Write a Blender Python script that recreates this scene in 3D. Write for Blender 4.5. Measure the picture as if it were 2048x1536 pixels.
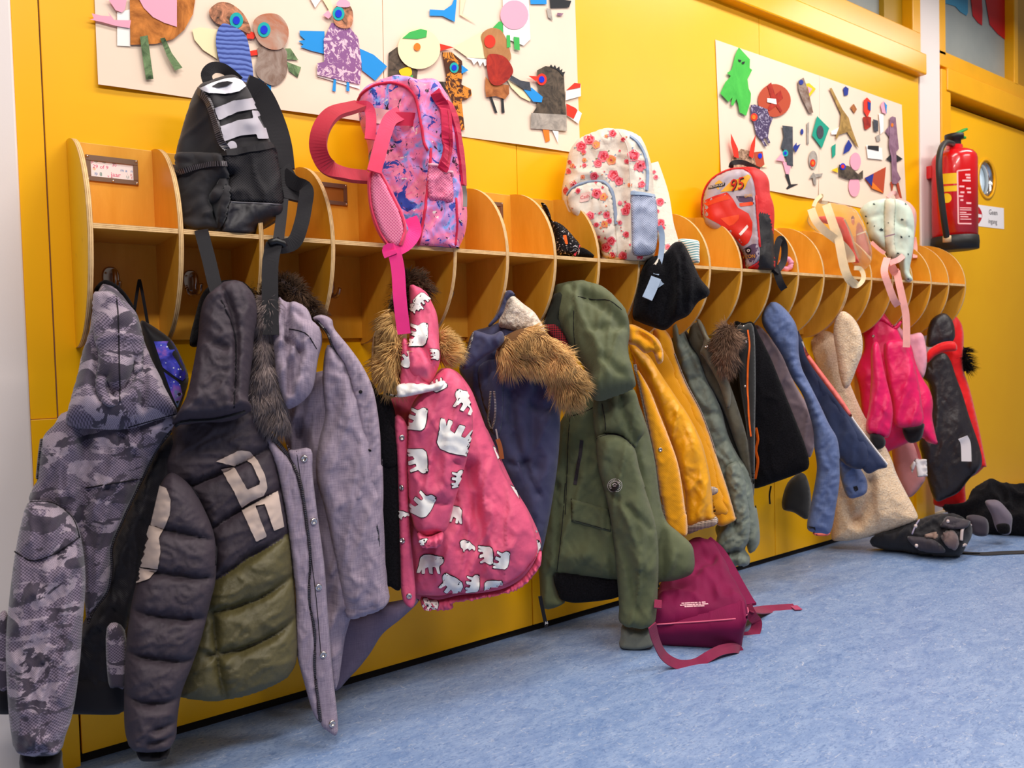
import bpy, bmesh, math, random
import numpy as np
from mathutils import Vector, Matrix, noise
from mathutils.bvhtree import BVHTree
from mathutils.geometry import delaunay_2d_cdt
random.seed(7); np.random.seed(7)
for _o in list(bpy.data.objects): bpy.data.objects.remove(_o)
SC = bpy.context.scene; COL = SC.collection
R = math.radians
# ------------------------------------------------------------------ camera, world, lights, exposure
FPX = 1582.22
CAMROT = Matrix.Rotation(R(-36.6897), 3, 'Z') @ Matrix.Rotation(R(87.9449), 3, 'X') @ Matrix.Rotation(R(-1.5376), 3, 'Z')
CAM = Vector((-.2612, -1.8427, .8438))
cd = bpy.data.cameras.new('camera'); cam = bpy.data.objects.new('camera', cd); COL.objects.link(cam)
cam.matrix_world = Matrix.Translation(CAM) @ CAMROT.to_4x4()
cd.sensor_width = 36; cd.lens = FPX / 2048 * 36; cd.clip_start = .02
cd.dof.use_dof = True; cd.dof.focus_distance = 2.0; cd.dof.aperture_fstop = 5.6
SC.camera = cam
SC.view_settings.view_transform = 'Standard'; SC.view_settings.look = 'None'
SC.view_settings.gamma = 1; SC.view_settings.use_curve_mapping = False
SC.view_settings.exposure = 0.08
W = bpy.data.worlds.new('world'); SC.world = W; W.use_nodes = True
bg = W.node_tree.nodes['Background']; bg.inputs[0].default_value = (1, .95, .92, 1); bg.inputs[1].default_value = .17
def area(name, loc, sx, sy, power, col=(1, .95, .90), rot=(0, 0, 0)):
    l = bpy.data.lights.new(name, 'AREA'); l.shape = 'RECTANGLE'; l.size = sx; l.size_y = sy; l.energy = power; l.color = col
    o = bpy.data.objects.new(name, l); COL.objects.link(o); o.location = loc; o.rotation_euler = rot
    return o
for _x, _p in ((.6, 19), (2.3, 19), (4.0, 15)): area('ceiling_and_fill_lamp', (_x, -.68, 2.6), 1.25, .22, _p)
for _x, _p in ((-.5, 46), (1.4, 40), (3.6, 34)): area('ceiling_and_fill_lamp', (_x, -2.0, 2.6), 1.25, .22, _p)  # added fill row, brightens the coat fronts and the lower wall
# ------------------------------------------------------------------ photograph pixel -> point in the room
MN = np.array(CAMROT); CN = np.array(CAM)
def rays(px):
    px = np.asarray(px, float).reshape(-1, 2)
    v = np.stack([(px[:, 0] - 1024) / FPX, (768 - px[:, 1]) / FPX, -np.ones(len(px))], 1)
    return v @ MN.T
def P(x, y, d=0.):                      # point at distance d in front of the wall plane
    v = rays([(x, y)])[0]; return Vector(CN + v * ((-d - CN[1]) / v[1]))
ZF = .018                               # top of the floor covering
def PF(x, y, z=0.):
    z = z + ZF
    return PF_(x, y, z)
def PF_(x, y, z):                     # point on the horizontal plane z
    v = rays([(x, y)])[0]; return Vector(CN + v * ((z - CN[2]) / v[2]))
def zp(ox, oy, s, pts): return [(ox + a / s, oy + b / s) for a, b in pts]
# ------------------------------------------------------------------ object helpers
def loc_of(p): return Vector(p.get('_w', (0, 0, 0))) if p is not None else Vector((0, 0, 0))
def prop(o, label=None, cat=None, group=None, kind=None):
    if label: o['label'] = label
    if cat: o['category'] = cat
    if group: o['group'] = group
    if kind: o['kind'] = kind
    return o
WLOC = {}
def thing(name, label, cat, at, group=None):
    o = bpy.data.objects.new(name, None); COL.objects.link(o); o.location = at; o.empty_display_size = .05
    WLOC[o] = Vector(at); return prop(o, label, cat, group)
def link(name, me, parent=None, at=None):
    o = bpy.data.objects.new(name, me); COL.objects.link(o)
    w = Vector(at) if at is not None else Vector((0, 0, 0))
    if parent is not None: o.parent = parent; o.location = w - WLOC[parent]
    else: o.location = w
    WLOC[o] = w; return o
def mesh(name, verts, faces, mats, parent=None, at=None, smooth=True, uvs=None, midx=None, local=False):
    """verts in world coordinates; the object's origin is put at `at`"""
    v = np.asarray(verts, float).reshape(-1, 3)
    if at is None: at = v.mean(0)
    if not local: v = v - np.asarray(at, float)
    me = bpy.data.meshes.new(name); me.from_pydata([tuple(q) for q in v], [], faces)
    for m in (mats if isinstance(mats, (list, tuple)) else [mats]): me.materials.append(m)
    if midx is not None: me.polygons.foreach_set('material_index', midx)
    me.polygons.foreach_set('use_smooth', [smooth] * len(me.polygons))
    if uvs is not None:
        ul = me.uv_layers.new(name='UVMap'); vi = np.empty(len(me.loops), np.int32); me.loops.foreach_get('vertex_index', vi)
        ul.data.foreach_set('uv', np.asarray(uvs, float)[vi].ravel())
    me.update()
    return link(name, me, parent, at)
def bm_obj(name, bm, mats, parent=None, at=(0, 0, 0), smooth=False):
    """bm in local coordinates around `at`"""
    me = bpy.data.meshes.new(name); bm.to_mesh(me); bm.free()
    for m in (mats if isinstance(mats, (list, tuple)) else [mats]): me.materials.append(m)
    if smooth: me.polygons.foreach_set('use_smooth', [True] * len(me.polygons))
    return link(name, me, parent, at)
def box(name, a, b, mat, parent=None, bev=.003):
    a, b = Vector(a), Vector(b); c = (a + b) / 2; s = b - a
    bm = bmesh.new(); bmesh.ops.create_cube(bm, size=1)
    bmesh.ops.scale(bm, vec=(abs(s.x), abs(s.y), abs(s.z)), verts=bm.verts)
    if bev: bmesh.ops.bevel(bm, geom=bm.edges[:], offset=min(bev, .45 * min(abs(s.x), abs(s.y), abs(s.z))), segments=2, affect='EDGES', profile=.5)
    return bm_obj(name, bm, mat, parent, c)
def sm(pts, closed=True, n=4):          # Catmull-Rom
    p = np.asarray(pts, float); N = len(p); out = []
    for i in range(N if closed else N - 1):
        if closed: a, b, c, d = p[i - 1], p[i], p[(i + 1) % N], p[(i + 2) % N]
        else: a, b, c, d = p[max(i - 1, 0)], p[i], p[i + 1], p[min(i + 2, N - 1)]
        for k in range(n):
            t = k / n
            out.append(.5 * ((2 * b) + (c - a) * t + (2 * a - 5 * b + 4 * c - d) * t * t + (3 * b - a - 3 * c + d) * t ** 3))
    if not closed: out.append(p[-1])
    return np.array(out)
def resample(p, step, closed=True):
    p = np.asarray(p, float); q = np.vstack([p, p[:1]]) if closed else p
    L = np.r_[0, np.cumsum(np.linalg.norm(np.diff(q, axis=0), axis=1))]; n = max(3 if closed else 2, int(round(L[-1] / step)) + (0 if closed else 1))
    t = np.linspace(0, L[-1], n, endpoint=not closed)
    return np.stack([np.interp(t, L, q[:, k]) for k in range(q.shape[1])], 1)
def segdist(p, path, closed=False, chunk=4000):
    a = np.asarray(path, float); b = np.roll(a, -1, 0) if closed else a[1:]
    if not closed: a = a[:-1]
    ab = b - a; L2 = (ab ** 2).sum(1) + 1e-12; out = np.empty(len(p))
    for i in range(0, len(p), chunk):
        q = p[i:i + chunk, None, :]; t = np.clip(((q - a) * ab).sum(2) / L2, 0, 1)
        out[i:i + chunk] = np.sqrt(((q - a - t[..., None] * ab) ** 2).sum(2).min(1))
    return out
def inside(p, poly):
    x, y = p[:, 0], p[:, 1]; r = np.zeros(len(p), bool); n = len(poly); j = n - 1
    for i in range(n):
        xi, yi = poly[i]; xj, yj = poly[j]
        c = ((yi > y) != (yj > y)) & (x < (xj - xi) * (y - yi) / (yj - yi + 1e-12) + xi); r ^= c; j = i
    return r
def fill(poly, cell):
    """triangulate a 2D outline with interior points -> (points, n_boundary, tris)"""
    lo, hi = poly.min(0), poly.max(0)
    gx = np.arange(lo[0], hi[0], cell); gy = np.arange(lo[1], hi[1], cell * .87)
    g = np.array([(x + (cell / 2 if k % 2 else 0), y) for k, y in enumerate(gy) for x in gx]).reshape(-1, 2)
    if len(g):
        g = g[inside(g, poly)]
        if len(g): g = g[segdist(g, poly, True) > cell * .45]
    pts = np.vstack([poly, g]) if len(g) else poly
    nb = len(poly)
    v, e, f, ov, oe, of = delaunay_2d_cdt([Vector(q) for q in pts], [(i, (i + 1) % nb) for i in range(nb)], [], 1, 1e-5)
    return np.array([(q.x, q.y) for q in v]), [tuple(t) for t in f]
BV = {}
CR = [(.012, 34, 130, 8), (.005, 20, 56, -24), (.0018, 11, 22, 35)]; CRN = 1.
def n3(x, y, z=0): return noise.noise(Vector((x, y, z)))
def tps(c):
    c = np.asarray(c, float); n = len(c); d = np.linalg.norm(c[:, None, :2] - c[None, :, :2], axis=2)
    K = d * d * np.log(d + 1e-9); A = np.zeros((n + 3, n + 3)); A[:n, :n] = K + np.eye(n) * 1e-3; A[:n, n] = 1; A[:n, n + 1:] = c[:, :2]; A[n:, :n] = A[:n, n:].T
    w = np.linalg.solve(A, np.r_[c[:, 2], 0, 0, 0])
    def f(p):
        r = np.linalg.norm(p[:, None] - c[None, :, :2], axis=2); return (r * r * np.log(r + 1e-9)) @ w[:n] + w[n] + p @ w[n + 1:]
    return f
class Base:
    """a standing plane in the room on which an outline is laid out"""
    def __init__(s, c, d, yaw=0, d2=None, c2=None):
        s.A = np.array(P(c[0], c[1], d)); v = CN - s.A; v[2] = 0; v /= np.linalg.norm(v)
        a = R(yaw); s.n = np.array([v[0] * math.cos(a) - v[1] * math.sin(a), v[0] * math.sin(a) + v[1] * math.cos(a), 0])
        s.u = np.array([-s.n[1], s.n[0], 0]); s.w = np.array([0, 0, 1.])
        if d2 is not None:              # second anchor: the plane leans
            B = np.array(P(c2[0], c2[1], d2)) - s.A
            k = (B @ s.n) / (B[2] if abs(B[2]) > 1e-6 else 1e-6); s.w = np.array([s.n[0] * k, s.n[1] * k, 1.]); s.w /= np.linalg.norm(s.w); s.n = np.cross(s.u, s.w)
    def at(s, px):
        v = rays(px); t = ((s.A - CN) @ s.n) / (v @ s.n); return CN + v * t[:, None]
    def uv(s, X): q = X - s.A; return np.stack([q @ s.u, q @ s.w], 1)
def pillow(name, outline, d, T, mat, parent=None, Tb=None, yaw=0, d2=None, w=None, folds=(), nz=None, quilt=None, ctrl=None, cell=8, smooth=True, rnd=4, pw=.5, wav=0, base=None, midfn=None, zmin=None, on=None):
    cell = max(3.8, cell * .74)
    ol = sm(outline, True, rnd) if smooth else np.asarray(outline, float)
    ol = resample(ol, cell * .8)
    if wav:
        c0 = ol.mean(0)
        for i in range(len(ol)):
            k = n3(ol[i, 0] * .03, ol[i, 1] * .03, 5.1) + .5 * n3(ol[i, 0] * .11, ol[i, 1] * .11, 1.7); r = ol[i] - c0; ol[i] += r / (np.linalg.norm(r) + 1e-6) * k * wav
    p, f = fill(ol, cell); nb = len(ol)
    lo, hi = ol.min(0), ol.max(0); top = ((lo[0] + hi[0]) / 2, lo[1]); bot = ((lo[0] + hi[0]) / 2, hi[1])
    B = base or (Base(top, d, yaw, d2, bot) if d2 is not None else Base((lo + hi) / 2, d, yaw))
    X = B.at(p); uv = B.uv(X)
    ds = segdist(p, ol, True); ds[:nb] = 0
    W_ = w or max(ds.max() * .62, cell); s = np.clip(ds / W_, 0, 1); g = (1 - (1 - s) ** 2) ** pw
    h = np.full(len(p), float(T))
    if ctrl: h = h + tps(ctrl)(p)
    for (path, wd, am) in folds: 
        q = sm(path, False, 4) if len(path) > 2 else np.asarray(path, float); h += am * np.exp(-(segdist(p, q) / wd) ** 2)
    if nz and nz[0] is CR[0]:           # sharp short creases
        rg = random.Random(int(lo[0] * 7 + hi[1])); cnt = int((hi[0] - lo[0]) * (hi[1] - lo[1]) / 3200 * CRN)
        for _ in range(cnt):
            i = rg.randrange(len(p)); an = R(rg.choice((-1, 1)) * rg.uniform(10, 55) + 90); L = rg.uniform(14, 46); k = rg.uniform(-.3, .3); c0 = p[i]
            q = np.array([(c0[0] + math.cos(an + k * t) * L * t, c0[1] + math.sin(an + k * t) * L * t) for t in (-1, -.5, 0, .5, 1)]); dd = segdist(p, q)
            tt = np.clip(1 - np.abs(((p - c0) @ np.array([math.cos(an), math.sin(an)])) / (L * 1.2)) ** 2, 0, 1)
            h += tt * rg.uniform(.35, 1) * (.0055 * np.exp(-(dd / 7.) ** 2) - .0065 * np.exp(-(dd / 3.2) ** 2))
    if quilt:
        dq = np.full(len(p), 1e9)
        for path in quilt[0]: dq = np.minimum(dq, segdist(p, sm(path, False, 4) if len(path) > 2 else np.asarray(path, float)))
        h += quilt[2] * (1 - np.exp(-dq / quilt[1])) - quilt[2]
    if nz:
        for (am, sx, sy, an) in nz:
            c, q = math.cos(R(an)), math.sin(R(an))
            for i in range(len(p)):
                a, b = (p[i, 0] * c + p[i, 1] * q) / sx, (-p[i, 0] * q + p[i, 1] * c) / sy
                wx = n3(a * .7 + 2.2, b * .7, d * 5) * .9; q_ = abs(n3(a + 7.3 + wx, b + 3.1 - wx, d * 9)); h[i] += am * (1.15 * max(0, 1 - q_ * 2.6) ** 1.5 - .35) if am > 0 else -am * n3(a, b, d * 9)
    hf = g * h
    BN = np.tile(B.n, (len(p), 1))
    if on is not None:                  # a panel sewn on to surfaces that are already built
        on = on if isinstance(on, (list, tuple)) else [on]; X, HN = hit(p, on, fb=1)
        BN = HN * .3 + BN * .7; BN /= np.linalg.norm(BN, axis=1)[:, None]; X = X + BN * .0006; Tb = .004 if Tb is None else min(Tb, .004)
    Tb = T * .55 if Tb is None else Tb
    hb = -(1 - (1 - s) ** 2) ** .5 * Tb
    n = len(p); V = np.vstack([X + BN * hf[:, None], (X + BN * hb[:, None])[nb:]])
    bi = lambda i: i if i < nb else i + n - nb
    fr = [t if True else t for t in f]
    # orientation: make the front faces look along +n
    a, b, c = (X[k] for k in f[0])
    if np.dot(np.cross(b - a, c - a), B.n) < 0: fr = [(t[0], t[2], t[1]) for t in f]
    F = fr + [(bi(t[0]), bi(t[2]), bi(t[1])) for t in fr]
    if zmin is not None: V[:, 2] = np.maximum(V[:, 2], zmin)
    mi = None
    if midfn: 
        cen = [(p[t[0]] + p[t[1]] + p[t[2]]) / 3 for t in fr]; m1 = [midfn(c) for c in cen]; mi = m1 + m1
    o = mesh(name, V, F, mat, parent, uvs=np.vstack([uv, uv[nb:]]), midx=mi)
    BV[o] = BVHTree.FromPolygons([tuple(q) for q in V[:n]], fr); o_base[o] = B
    return o
o_base = {}
def hit(px, targets, fb=None):
    """where the ray of a photograph pixel meets the built surfaces -> points, normals"""
    v = rays(px); out = []; nor = []; last = None; C = Vector(CN)
    for q in v:
        best = None; dv = Vector(q).normalized()
        for t in targets:
            r = BV[t].ray_cast(C, dv)
            if r[0] is not None and (best is None or r[3] < best[3]): best = r
        if best is not None:
            nn = best[1]; 
            if nn.dot(dv) > 0: nn = -nn
            out.append(best[0]); nor.append(nn); last = best
        else: out.append(None); nor.append(None)
    if fb == 'drop': return out, nor
    idx = [i for i, q in enumerate(out) if q is not None]
    for i in range(len(out)):
        if out[i] is None:
            if idx:
                j = min(idx, key=lambda k: abs(k - i)) if len(px) == len(out) and fb is None else min(idx, key=lambda k: (px[k][0] - px[i][0]) ** 2 + (px[k][1] - px[i][1]) ** 2)
                nn = nor[j]; B = out[j]; dv = Vector(v[i]); vd = (Vector(CN) - B); vd.z = 0; vd.normalize()
                t = (B - C).dot(vd) / dv.dot(vd); out[i] = C + dv * t; nor[i] = nn
            else:
                o = targets[0]; X = o_base[o].at([px[i]])[0]; out[i] = Vector(X); nor[i] = Vector(o_base[o].n)
    return np.array([tuple(q) for q in out]), np.array([tuple(q) for q in nor])
def decal(name, outline, targets, mat, parent, lift=.0012, cell=10, smooth=False, uvs=True, T=0):
    targets = targets if isinstance(targets, (list, tuple)) else [targets]
    ol = sm(outline, True, 4) if smooth else np.asarray(outline, float)
    ol = resample(ol, max(cell * .7, 1.2)) if smooth or cell < 60 else ol
    p, f = fill(ol, cell); B = o_base[targets[0]]; X, N = hit(p, targets, fb='drop')
    ok = [q is not None for q in X]
    if not all(ok):                     # keep only what lies on the surface
        par = list(range(len(p)))
        def root(i):
            while par[i] != i: par[i] = par[par[i]]; i = par[i]
            return i
        gd = [t for t in f if all(ok[i] for i in t)]
        for t in gd: par[root(t[0])] = root(t[1]); par[root(t[1])] = root(t[2])
        if gd:                          # one connected patch only
            ct = {}
            for t in gd: ct[root(t[0])] = ct.get(root(t[0]), 0) + 1
            best = max(ct, key=ct.get); us = {i for t in gd if root(t[0]) == best for i in t}; ok = [i in us for i in range(len(p))]; X = [q if ok[i] else None for i, q in enumerate(X)]; N = [q if ok[i] else None for i, q in enumerate(N)]
        ix = {}
        for i, q in enumerate(ok):
            if q: ix[i] = len(ix)
        f = [tuple(ix[i] for i in t) for t in f if all(ok[i] for i in t)]
        if not f: return None
        X = [q for q in X if q is not None]; N = [q for q in N if q is not None]
    X = np.array([tuple(q) for q in X]); N = np.array([tuple(q) for q in N]); N = N * .3 + B.n * .7; N /= np.linalg.norm(N, axis=1)[:, None]; V = X + N * lift
    a, b, c = (V[k] for k in f[0])
    if np.dot(np.cross(b - a, c - a), N[f[0][0]]) < 0: f = [(t[0], t[2], t[1]) for t in f]
    return mesh(name, V, f, mat, parent, uvs=B.uv(X))
def frames(X, N):
    T = np.gradient(X, axis=0); T /= np.linalg.norm(T, axis=1)[:, None] + 1e-9; S = np.cross(T, N); S /= np.linalg.norm(S, axis=1)[:, None] + 1e-9
    return T, S, np.cross(S, T)
def ribbon_geo(X, S, U, w, t):
    """a band along X: width w along S, thickness t along U"""
    n = len(X); w = np.broadcast_to(w, (n,)) / 2; V = []
    for i in range(n):
        a = S[i] * w[i]; V += [X[i] - a, X[i] + a, X[i] + a + U[i] * t, X[i] - a + U[i] * t]
    F = []
    for i in range(n - 1):
        k = 4 * i
        for j in range(4): F.append((k + j, k + (j + 1) % 4, k + 4 + (j + 1) % 4, k + 4 + j))
    F += [(0, 1, 2, 3)[::-1], tuple(range(4 * n - 4, 4 * n))]
    L = np.r_[0, np.cumsum(np.linalg.norm(np.diff(X, axis=0), axis=1))]
    uv = [(q, L[i]) for i in range(n) for q in (-w[i], w[i], w[i], -w[i])]
    return np.array(V), F, uv
def strip(name, path, targets, w, mat, parent, t=.0015, step=8, lift=.0004, smooth=True):
    """flat band lying on the built surface along a path of pixels"""
    targets = targets if isinstance(targets, (list, tuple)) else [targets]
    q = resample(sm(path, False, 5) if smooth and len(path) > 2 else path, step, False)
    X, N = hit(q, targets); 
    for _ in range(2): N[1:-1] = (N[:-2] + N[1:-1] * 2 + N[2:]) / 4
    N /= np.linalg.norm(N, axis=1)[:, None]; T, S, U = frames(X, N)
    V, F, uv = ribbon_geo(X + N * lift, S, U, w, t); return mesh(name, V, F, mat, parent, smooth=False, uvs=uv)
def tube_geo(X, r, k=6, caps=True):
    X = np.asarray(X, float); n = len(X); r = np.broadcast_to(r, (n,)); T = np.gradient(X, axis=0); T /= np.linalg.norm(T, axis=1)[:, None] + 1e-12
    a = np.array([0, 0, 1.]) if abs(T[0][2]) < .9 else np.array([1., 0, 0]); V = []; uv = []; L = 0
    S = np.cross(T[0], a); S /= np.linalg.norm(S)
    for i in range(n):
        S = S - T[i] * (S @ T[i]); S /= np.linalg.norm(S) + 1e-12; U = np.cross(T[i], S)
        if i: L += np.linalg.norm(X[i] - X[i - 1])
        for j in range(k):
            t = 2 * math.pi * j / k; V.append(X[i] + r[i] * (S * math.cos(t) + U * math.sin(t))); uv.append((t / 6.283 * .02, L))
    F = [(i * k + j, i * k + (j + 1) % k, (i + 1) * k + (j + 1) % k, (i + 1) * k + j) for i in range(n - 1) for j in range(k)]
    if caps: F += [tuple(range(k))[::-1], tuple(range((n - 1) * k, n * k))]
    return np.array(V), F, uv
def tube(name, X, r, mat, parent=None, k=8):
    V, F, uv = tube_geo(X, r, k); return mesh(name, V, F, mat, parent, uvs=uv)
def cord(name, path, targets, r, mat, parent, step=8, sink=.3, k=6):
    targets = targets if isinstance(targets, (list, tuple)) else [targets]
    q = resample(sm(path, False, 5) if len(path) > 2 else path, step, False); X, N = hit(q, targets)
    return tube(name, X + N * r * (1 - 2 * sink), r, mat, parent, k)
def strap(name, path, w, mat, parent, t=.002, step=None, twist=0, n=None):
    """webbing through the air: path of (px, py, distance from wall); w in metres; faces the room side"""
    X = sm([tuple(P(a, b, c)) for a, b, c in path], False, 7) if len(path) > 2 else np.array([tuple(P(a, b, c)) for a, b, c in path])
    v = CN - X.mean(0); v /= np.linalg.norm(v)
    if n is not None: v = np.array(n, float); v /= np.linalg.norm(v)
    N = np.tile(v, (len(X), 1)); T, S, U = frames(X, N)
    if twist:
        for i in range(len(X)):
            a = R(twist) * i / (len(X) - 1); S[i], U[i] = S[i] * math.cos(a) + U[i] * math.sin(a), U[i] * math.cos(a) - S[i] * math.sin(a)
    V, F, uv = ribbon_geo(X, S, U, w, t); o = mesh(name, V, F, mat, parent, smooth=False, uvs=uv); m_ = path[len(path) // 2]; BV[o] = BVHTree.FromPolygons([tuple(q) for q in V], F); o_base[o] = Base(m_[:2], m_[2]); return o
def disc(name, c, targets, r, mat, parent, h=.002, k=14, ring=0):
    """button / snap on a surface at pixel c"""
    targets = targets if isinstance(targets, (list, tuple)) else [targets]
    X, N = hit([c], targets); X, N = X[0], N[0]; a = np.cross(N, [0, 0, 1.]); a /= np.linalg.norm(a); b = np.cross(N, a); V = []; F = []
    prof = [(r, 0), (r, h * .6), (r * .85, h), (r * .5, h), (r * .4, h * .45), (0.0001, h * .4)] if ring else [(r, 0), (r, h * .6), (r * .8, h), (.0001, h * 1.1)]
    for (q, z) in prof:
        for j in range(k): t = 6.2832 * j / k; V.append(X + (a * math.cos(t) + b * math.sin(t)) * q + N * z)
    for i in range(len(prof) - 1):
        for j in range(k): F.append((i * k + j, i * k + (j + 1) % k, (i + 1) * k + (j + 1) % k, (i + 1) * k + j))
    return mesh(name, V, F, mat, parent)
def fur(name, target, N, L, mat, parent, flow=(0, 1), r=.0012, up=.6, var=.5, mask=None, clump=0):
    """tufts of hair growing out of a built surface; one mesh"""
    me = target.data; w = np.array(WLOC[target]); co = np.empty(len(me.vertices) * 3); me.vertices.foreach_get('co', co); co = co.reshape(-1, 3) + w
    B = o_base[target]; tri = [tuple(q.vertices) for q in me.polygons]
    tri = np.array(tri); a, b, c = co[tri[:, 0]], co[tri[:, 1]], co[tri[:, 2]]; cr = np.cross(b - a, c - a); ar = np.linalg.norm(cr, axis=1); nn = cr / (ar[:, None] + 1e-12)
    pr = ar * (np.where(nn @ B.n > -.3, 1, .15)); pr /= pr.sum(); k = np.random.choice(len(tri), N, p=pr); r1 = np.sqrt(np.random.rand(N)); r2 = np.random.rand(N)
    O = a[k] * (1 - r1)[:, None] + b[k] * (r1 * (1 - r2))[:, None] + c[k] * (r1 * r2)[:, None]; Nn = nn[k]
    fl = B.u * flow[0] - B.w * flow[1]; V = []; F = []
    for i in range(N):
        q = O[i]; nz_ = np.array([n3(q[0] * 30, q[1] * 30, q[2] * 30), n3(q[0] * 30 + 9, q[1] * 30, q[2] * 30), n3(q[0] * 30, q[1] * 30 + 9, q[2] * 30)])
        D = Nn[i] * up + fl + nz_ * var * 1.6 + np.random.randn(3) * var * .25; D /= np.linalg.norm(D); l = L * (.6 + .6 * random.random())
        s1 = np.cross(D, Nn[i] + 1e-3); s1 /= np.linalg.norm(s1) + 1e-9; s2 = np.cross(D, s1); e = len(V)
        m = q + D * l * .55 + np.array([0, 0, -.06 * l]); t = q + D * l + np.array([0, 0, -.25 * l]) + nz_ * l * .25
        for z in range(3): an = z * 2.094; V.append(q - Nn[i] * .002 + (s1 * math.cos(an) + s2 * math.sin(an)) * r)
        for z in range(3): an = z * 2.094; V.append(m + (s1 * math.cos(an) + s2 * math.sin(an)) * r * .7)
        V.append(t)
        for z in range(3): y = (z + 1) % 3; F += [(e + z, e + y, e + 3 + y, e + 3 + z), (e + 3 + z, e + 3 + y, e + 6)]
    o = mesh(name, V, F, mat, parent); o['kind'] = 'stuff'; return o
def text2d(s, size=1., sub=0):
    cu = bpy.data.curves.new('t', 'FONT'); cu.body = s; cu.size = size; cu.align_x = 'CENTER'; cu.align_y = 'CENTER'; cu.resolution_u = 2
    o = bpy.data.objects.new('t', cu); COL.objects.link(o); bpy.context.view_layer.update()
    me = bpy.data.meshes.new_from_object(o.evaluated_get(bpy.context.evaluated_depsgraph_get()))
    bm = bmesh.new(); bm.from_mesh(me); bmesh.ops.triangulate(bm, faces=bm.faces[:])
    for _ in range(sub): bmesh.ops.subdivide_edges(bm, edges=bm.edges[:], cuts=1, use_grid_fill=True)
    bmesh.ops.triangulate(bm, faces=bm.faces[:]); bm.to_mesh(me); bm.free()
    v = np.array([(q.co.x, q.co.y) for q in me.vertices]); f = [tuple(p.vertices) for p in me.polygons]
    bpy.data.objects.remove(o); bpy.data.curves.remove(cu); bpy.data.meshes.remove(me); return v, f
def text_px(name, s, c, ax, ay, mat, parent, targets=None, lift=.001, d=None):
    """lettering: c centre pixel, ax / ay pixel vectors of one em across / up; printed on the surface under it"""
    v, f = text2d(s, 1., 2 if targets else 0); px = np.array([(c[0] + ax[0] * a - ay[0] * b, c[1] + ax[1] * a - ay[1] * b) for a, b in v])
    if targets: X, N = hit(px, targets if isinstance(targets, (list, tuple)) else [targets], fb=1); N = N * .15 + o_base[targets[0] if isinstance(targets, (list, tuple)) else targets].n * .85; X = X + N * lift
    else: X = np.array([tuple(P(a, b, d)) for a, b in px])
    a, b, cc = (X[k] for k in f[0][:3])
    if np.dot(np.cross(b - a, cc - a), CN - a) < 0: f = [t[::-1] for t in f]
    return mesh(name, X, f, mat, parent, smooth=False)
def wallpoly(name, pts, d, mat, parent, t=.0012, smooth=False, bend=0):
    """a cut sheet lying flat near the wall: outline in pixels at distance d, real thickness t"""
    q = sm(pts, True, 4) if smooth else np.asarray(pts, float); n = len(q)
    f0 = [Vector(a) for a in q]; v, e, f, *_ = delaunay_2d_cdt(f0, [(i, (i + 1) % n) for i in range(n)], [], 1, 1e-5)
    v = [(a.x, a.y) for a in v]; m = len(v); X = [tuple(P(a, b, d + t)) for a, b in v] + [tuple(P(a, b, d)) for a, b in v]
    a, b, c = (np.array(X[k]) for k in f[0])
    if np.dot(np.cross(b - a, c - a), (0, -1, 0)) < 0: f = [tuple(k)[::-1] for k in f]
    F = [tuple(k) for k in f] + [tuple(k + m for k in q_)[::-1] for q_ in f]
    X0 = np.array(X)
    for i in range(n): F.append((i, (i + 1) % n, m + (i + 1) % n, m + i))
    return mesh(name, X, F, mat, parent, smooth=False, uvs=X0[:, [0, 2]])
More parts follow.
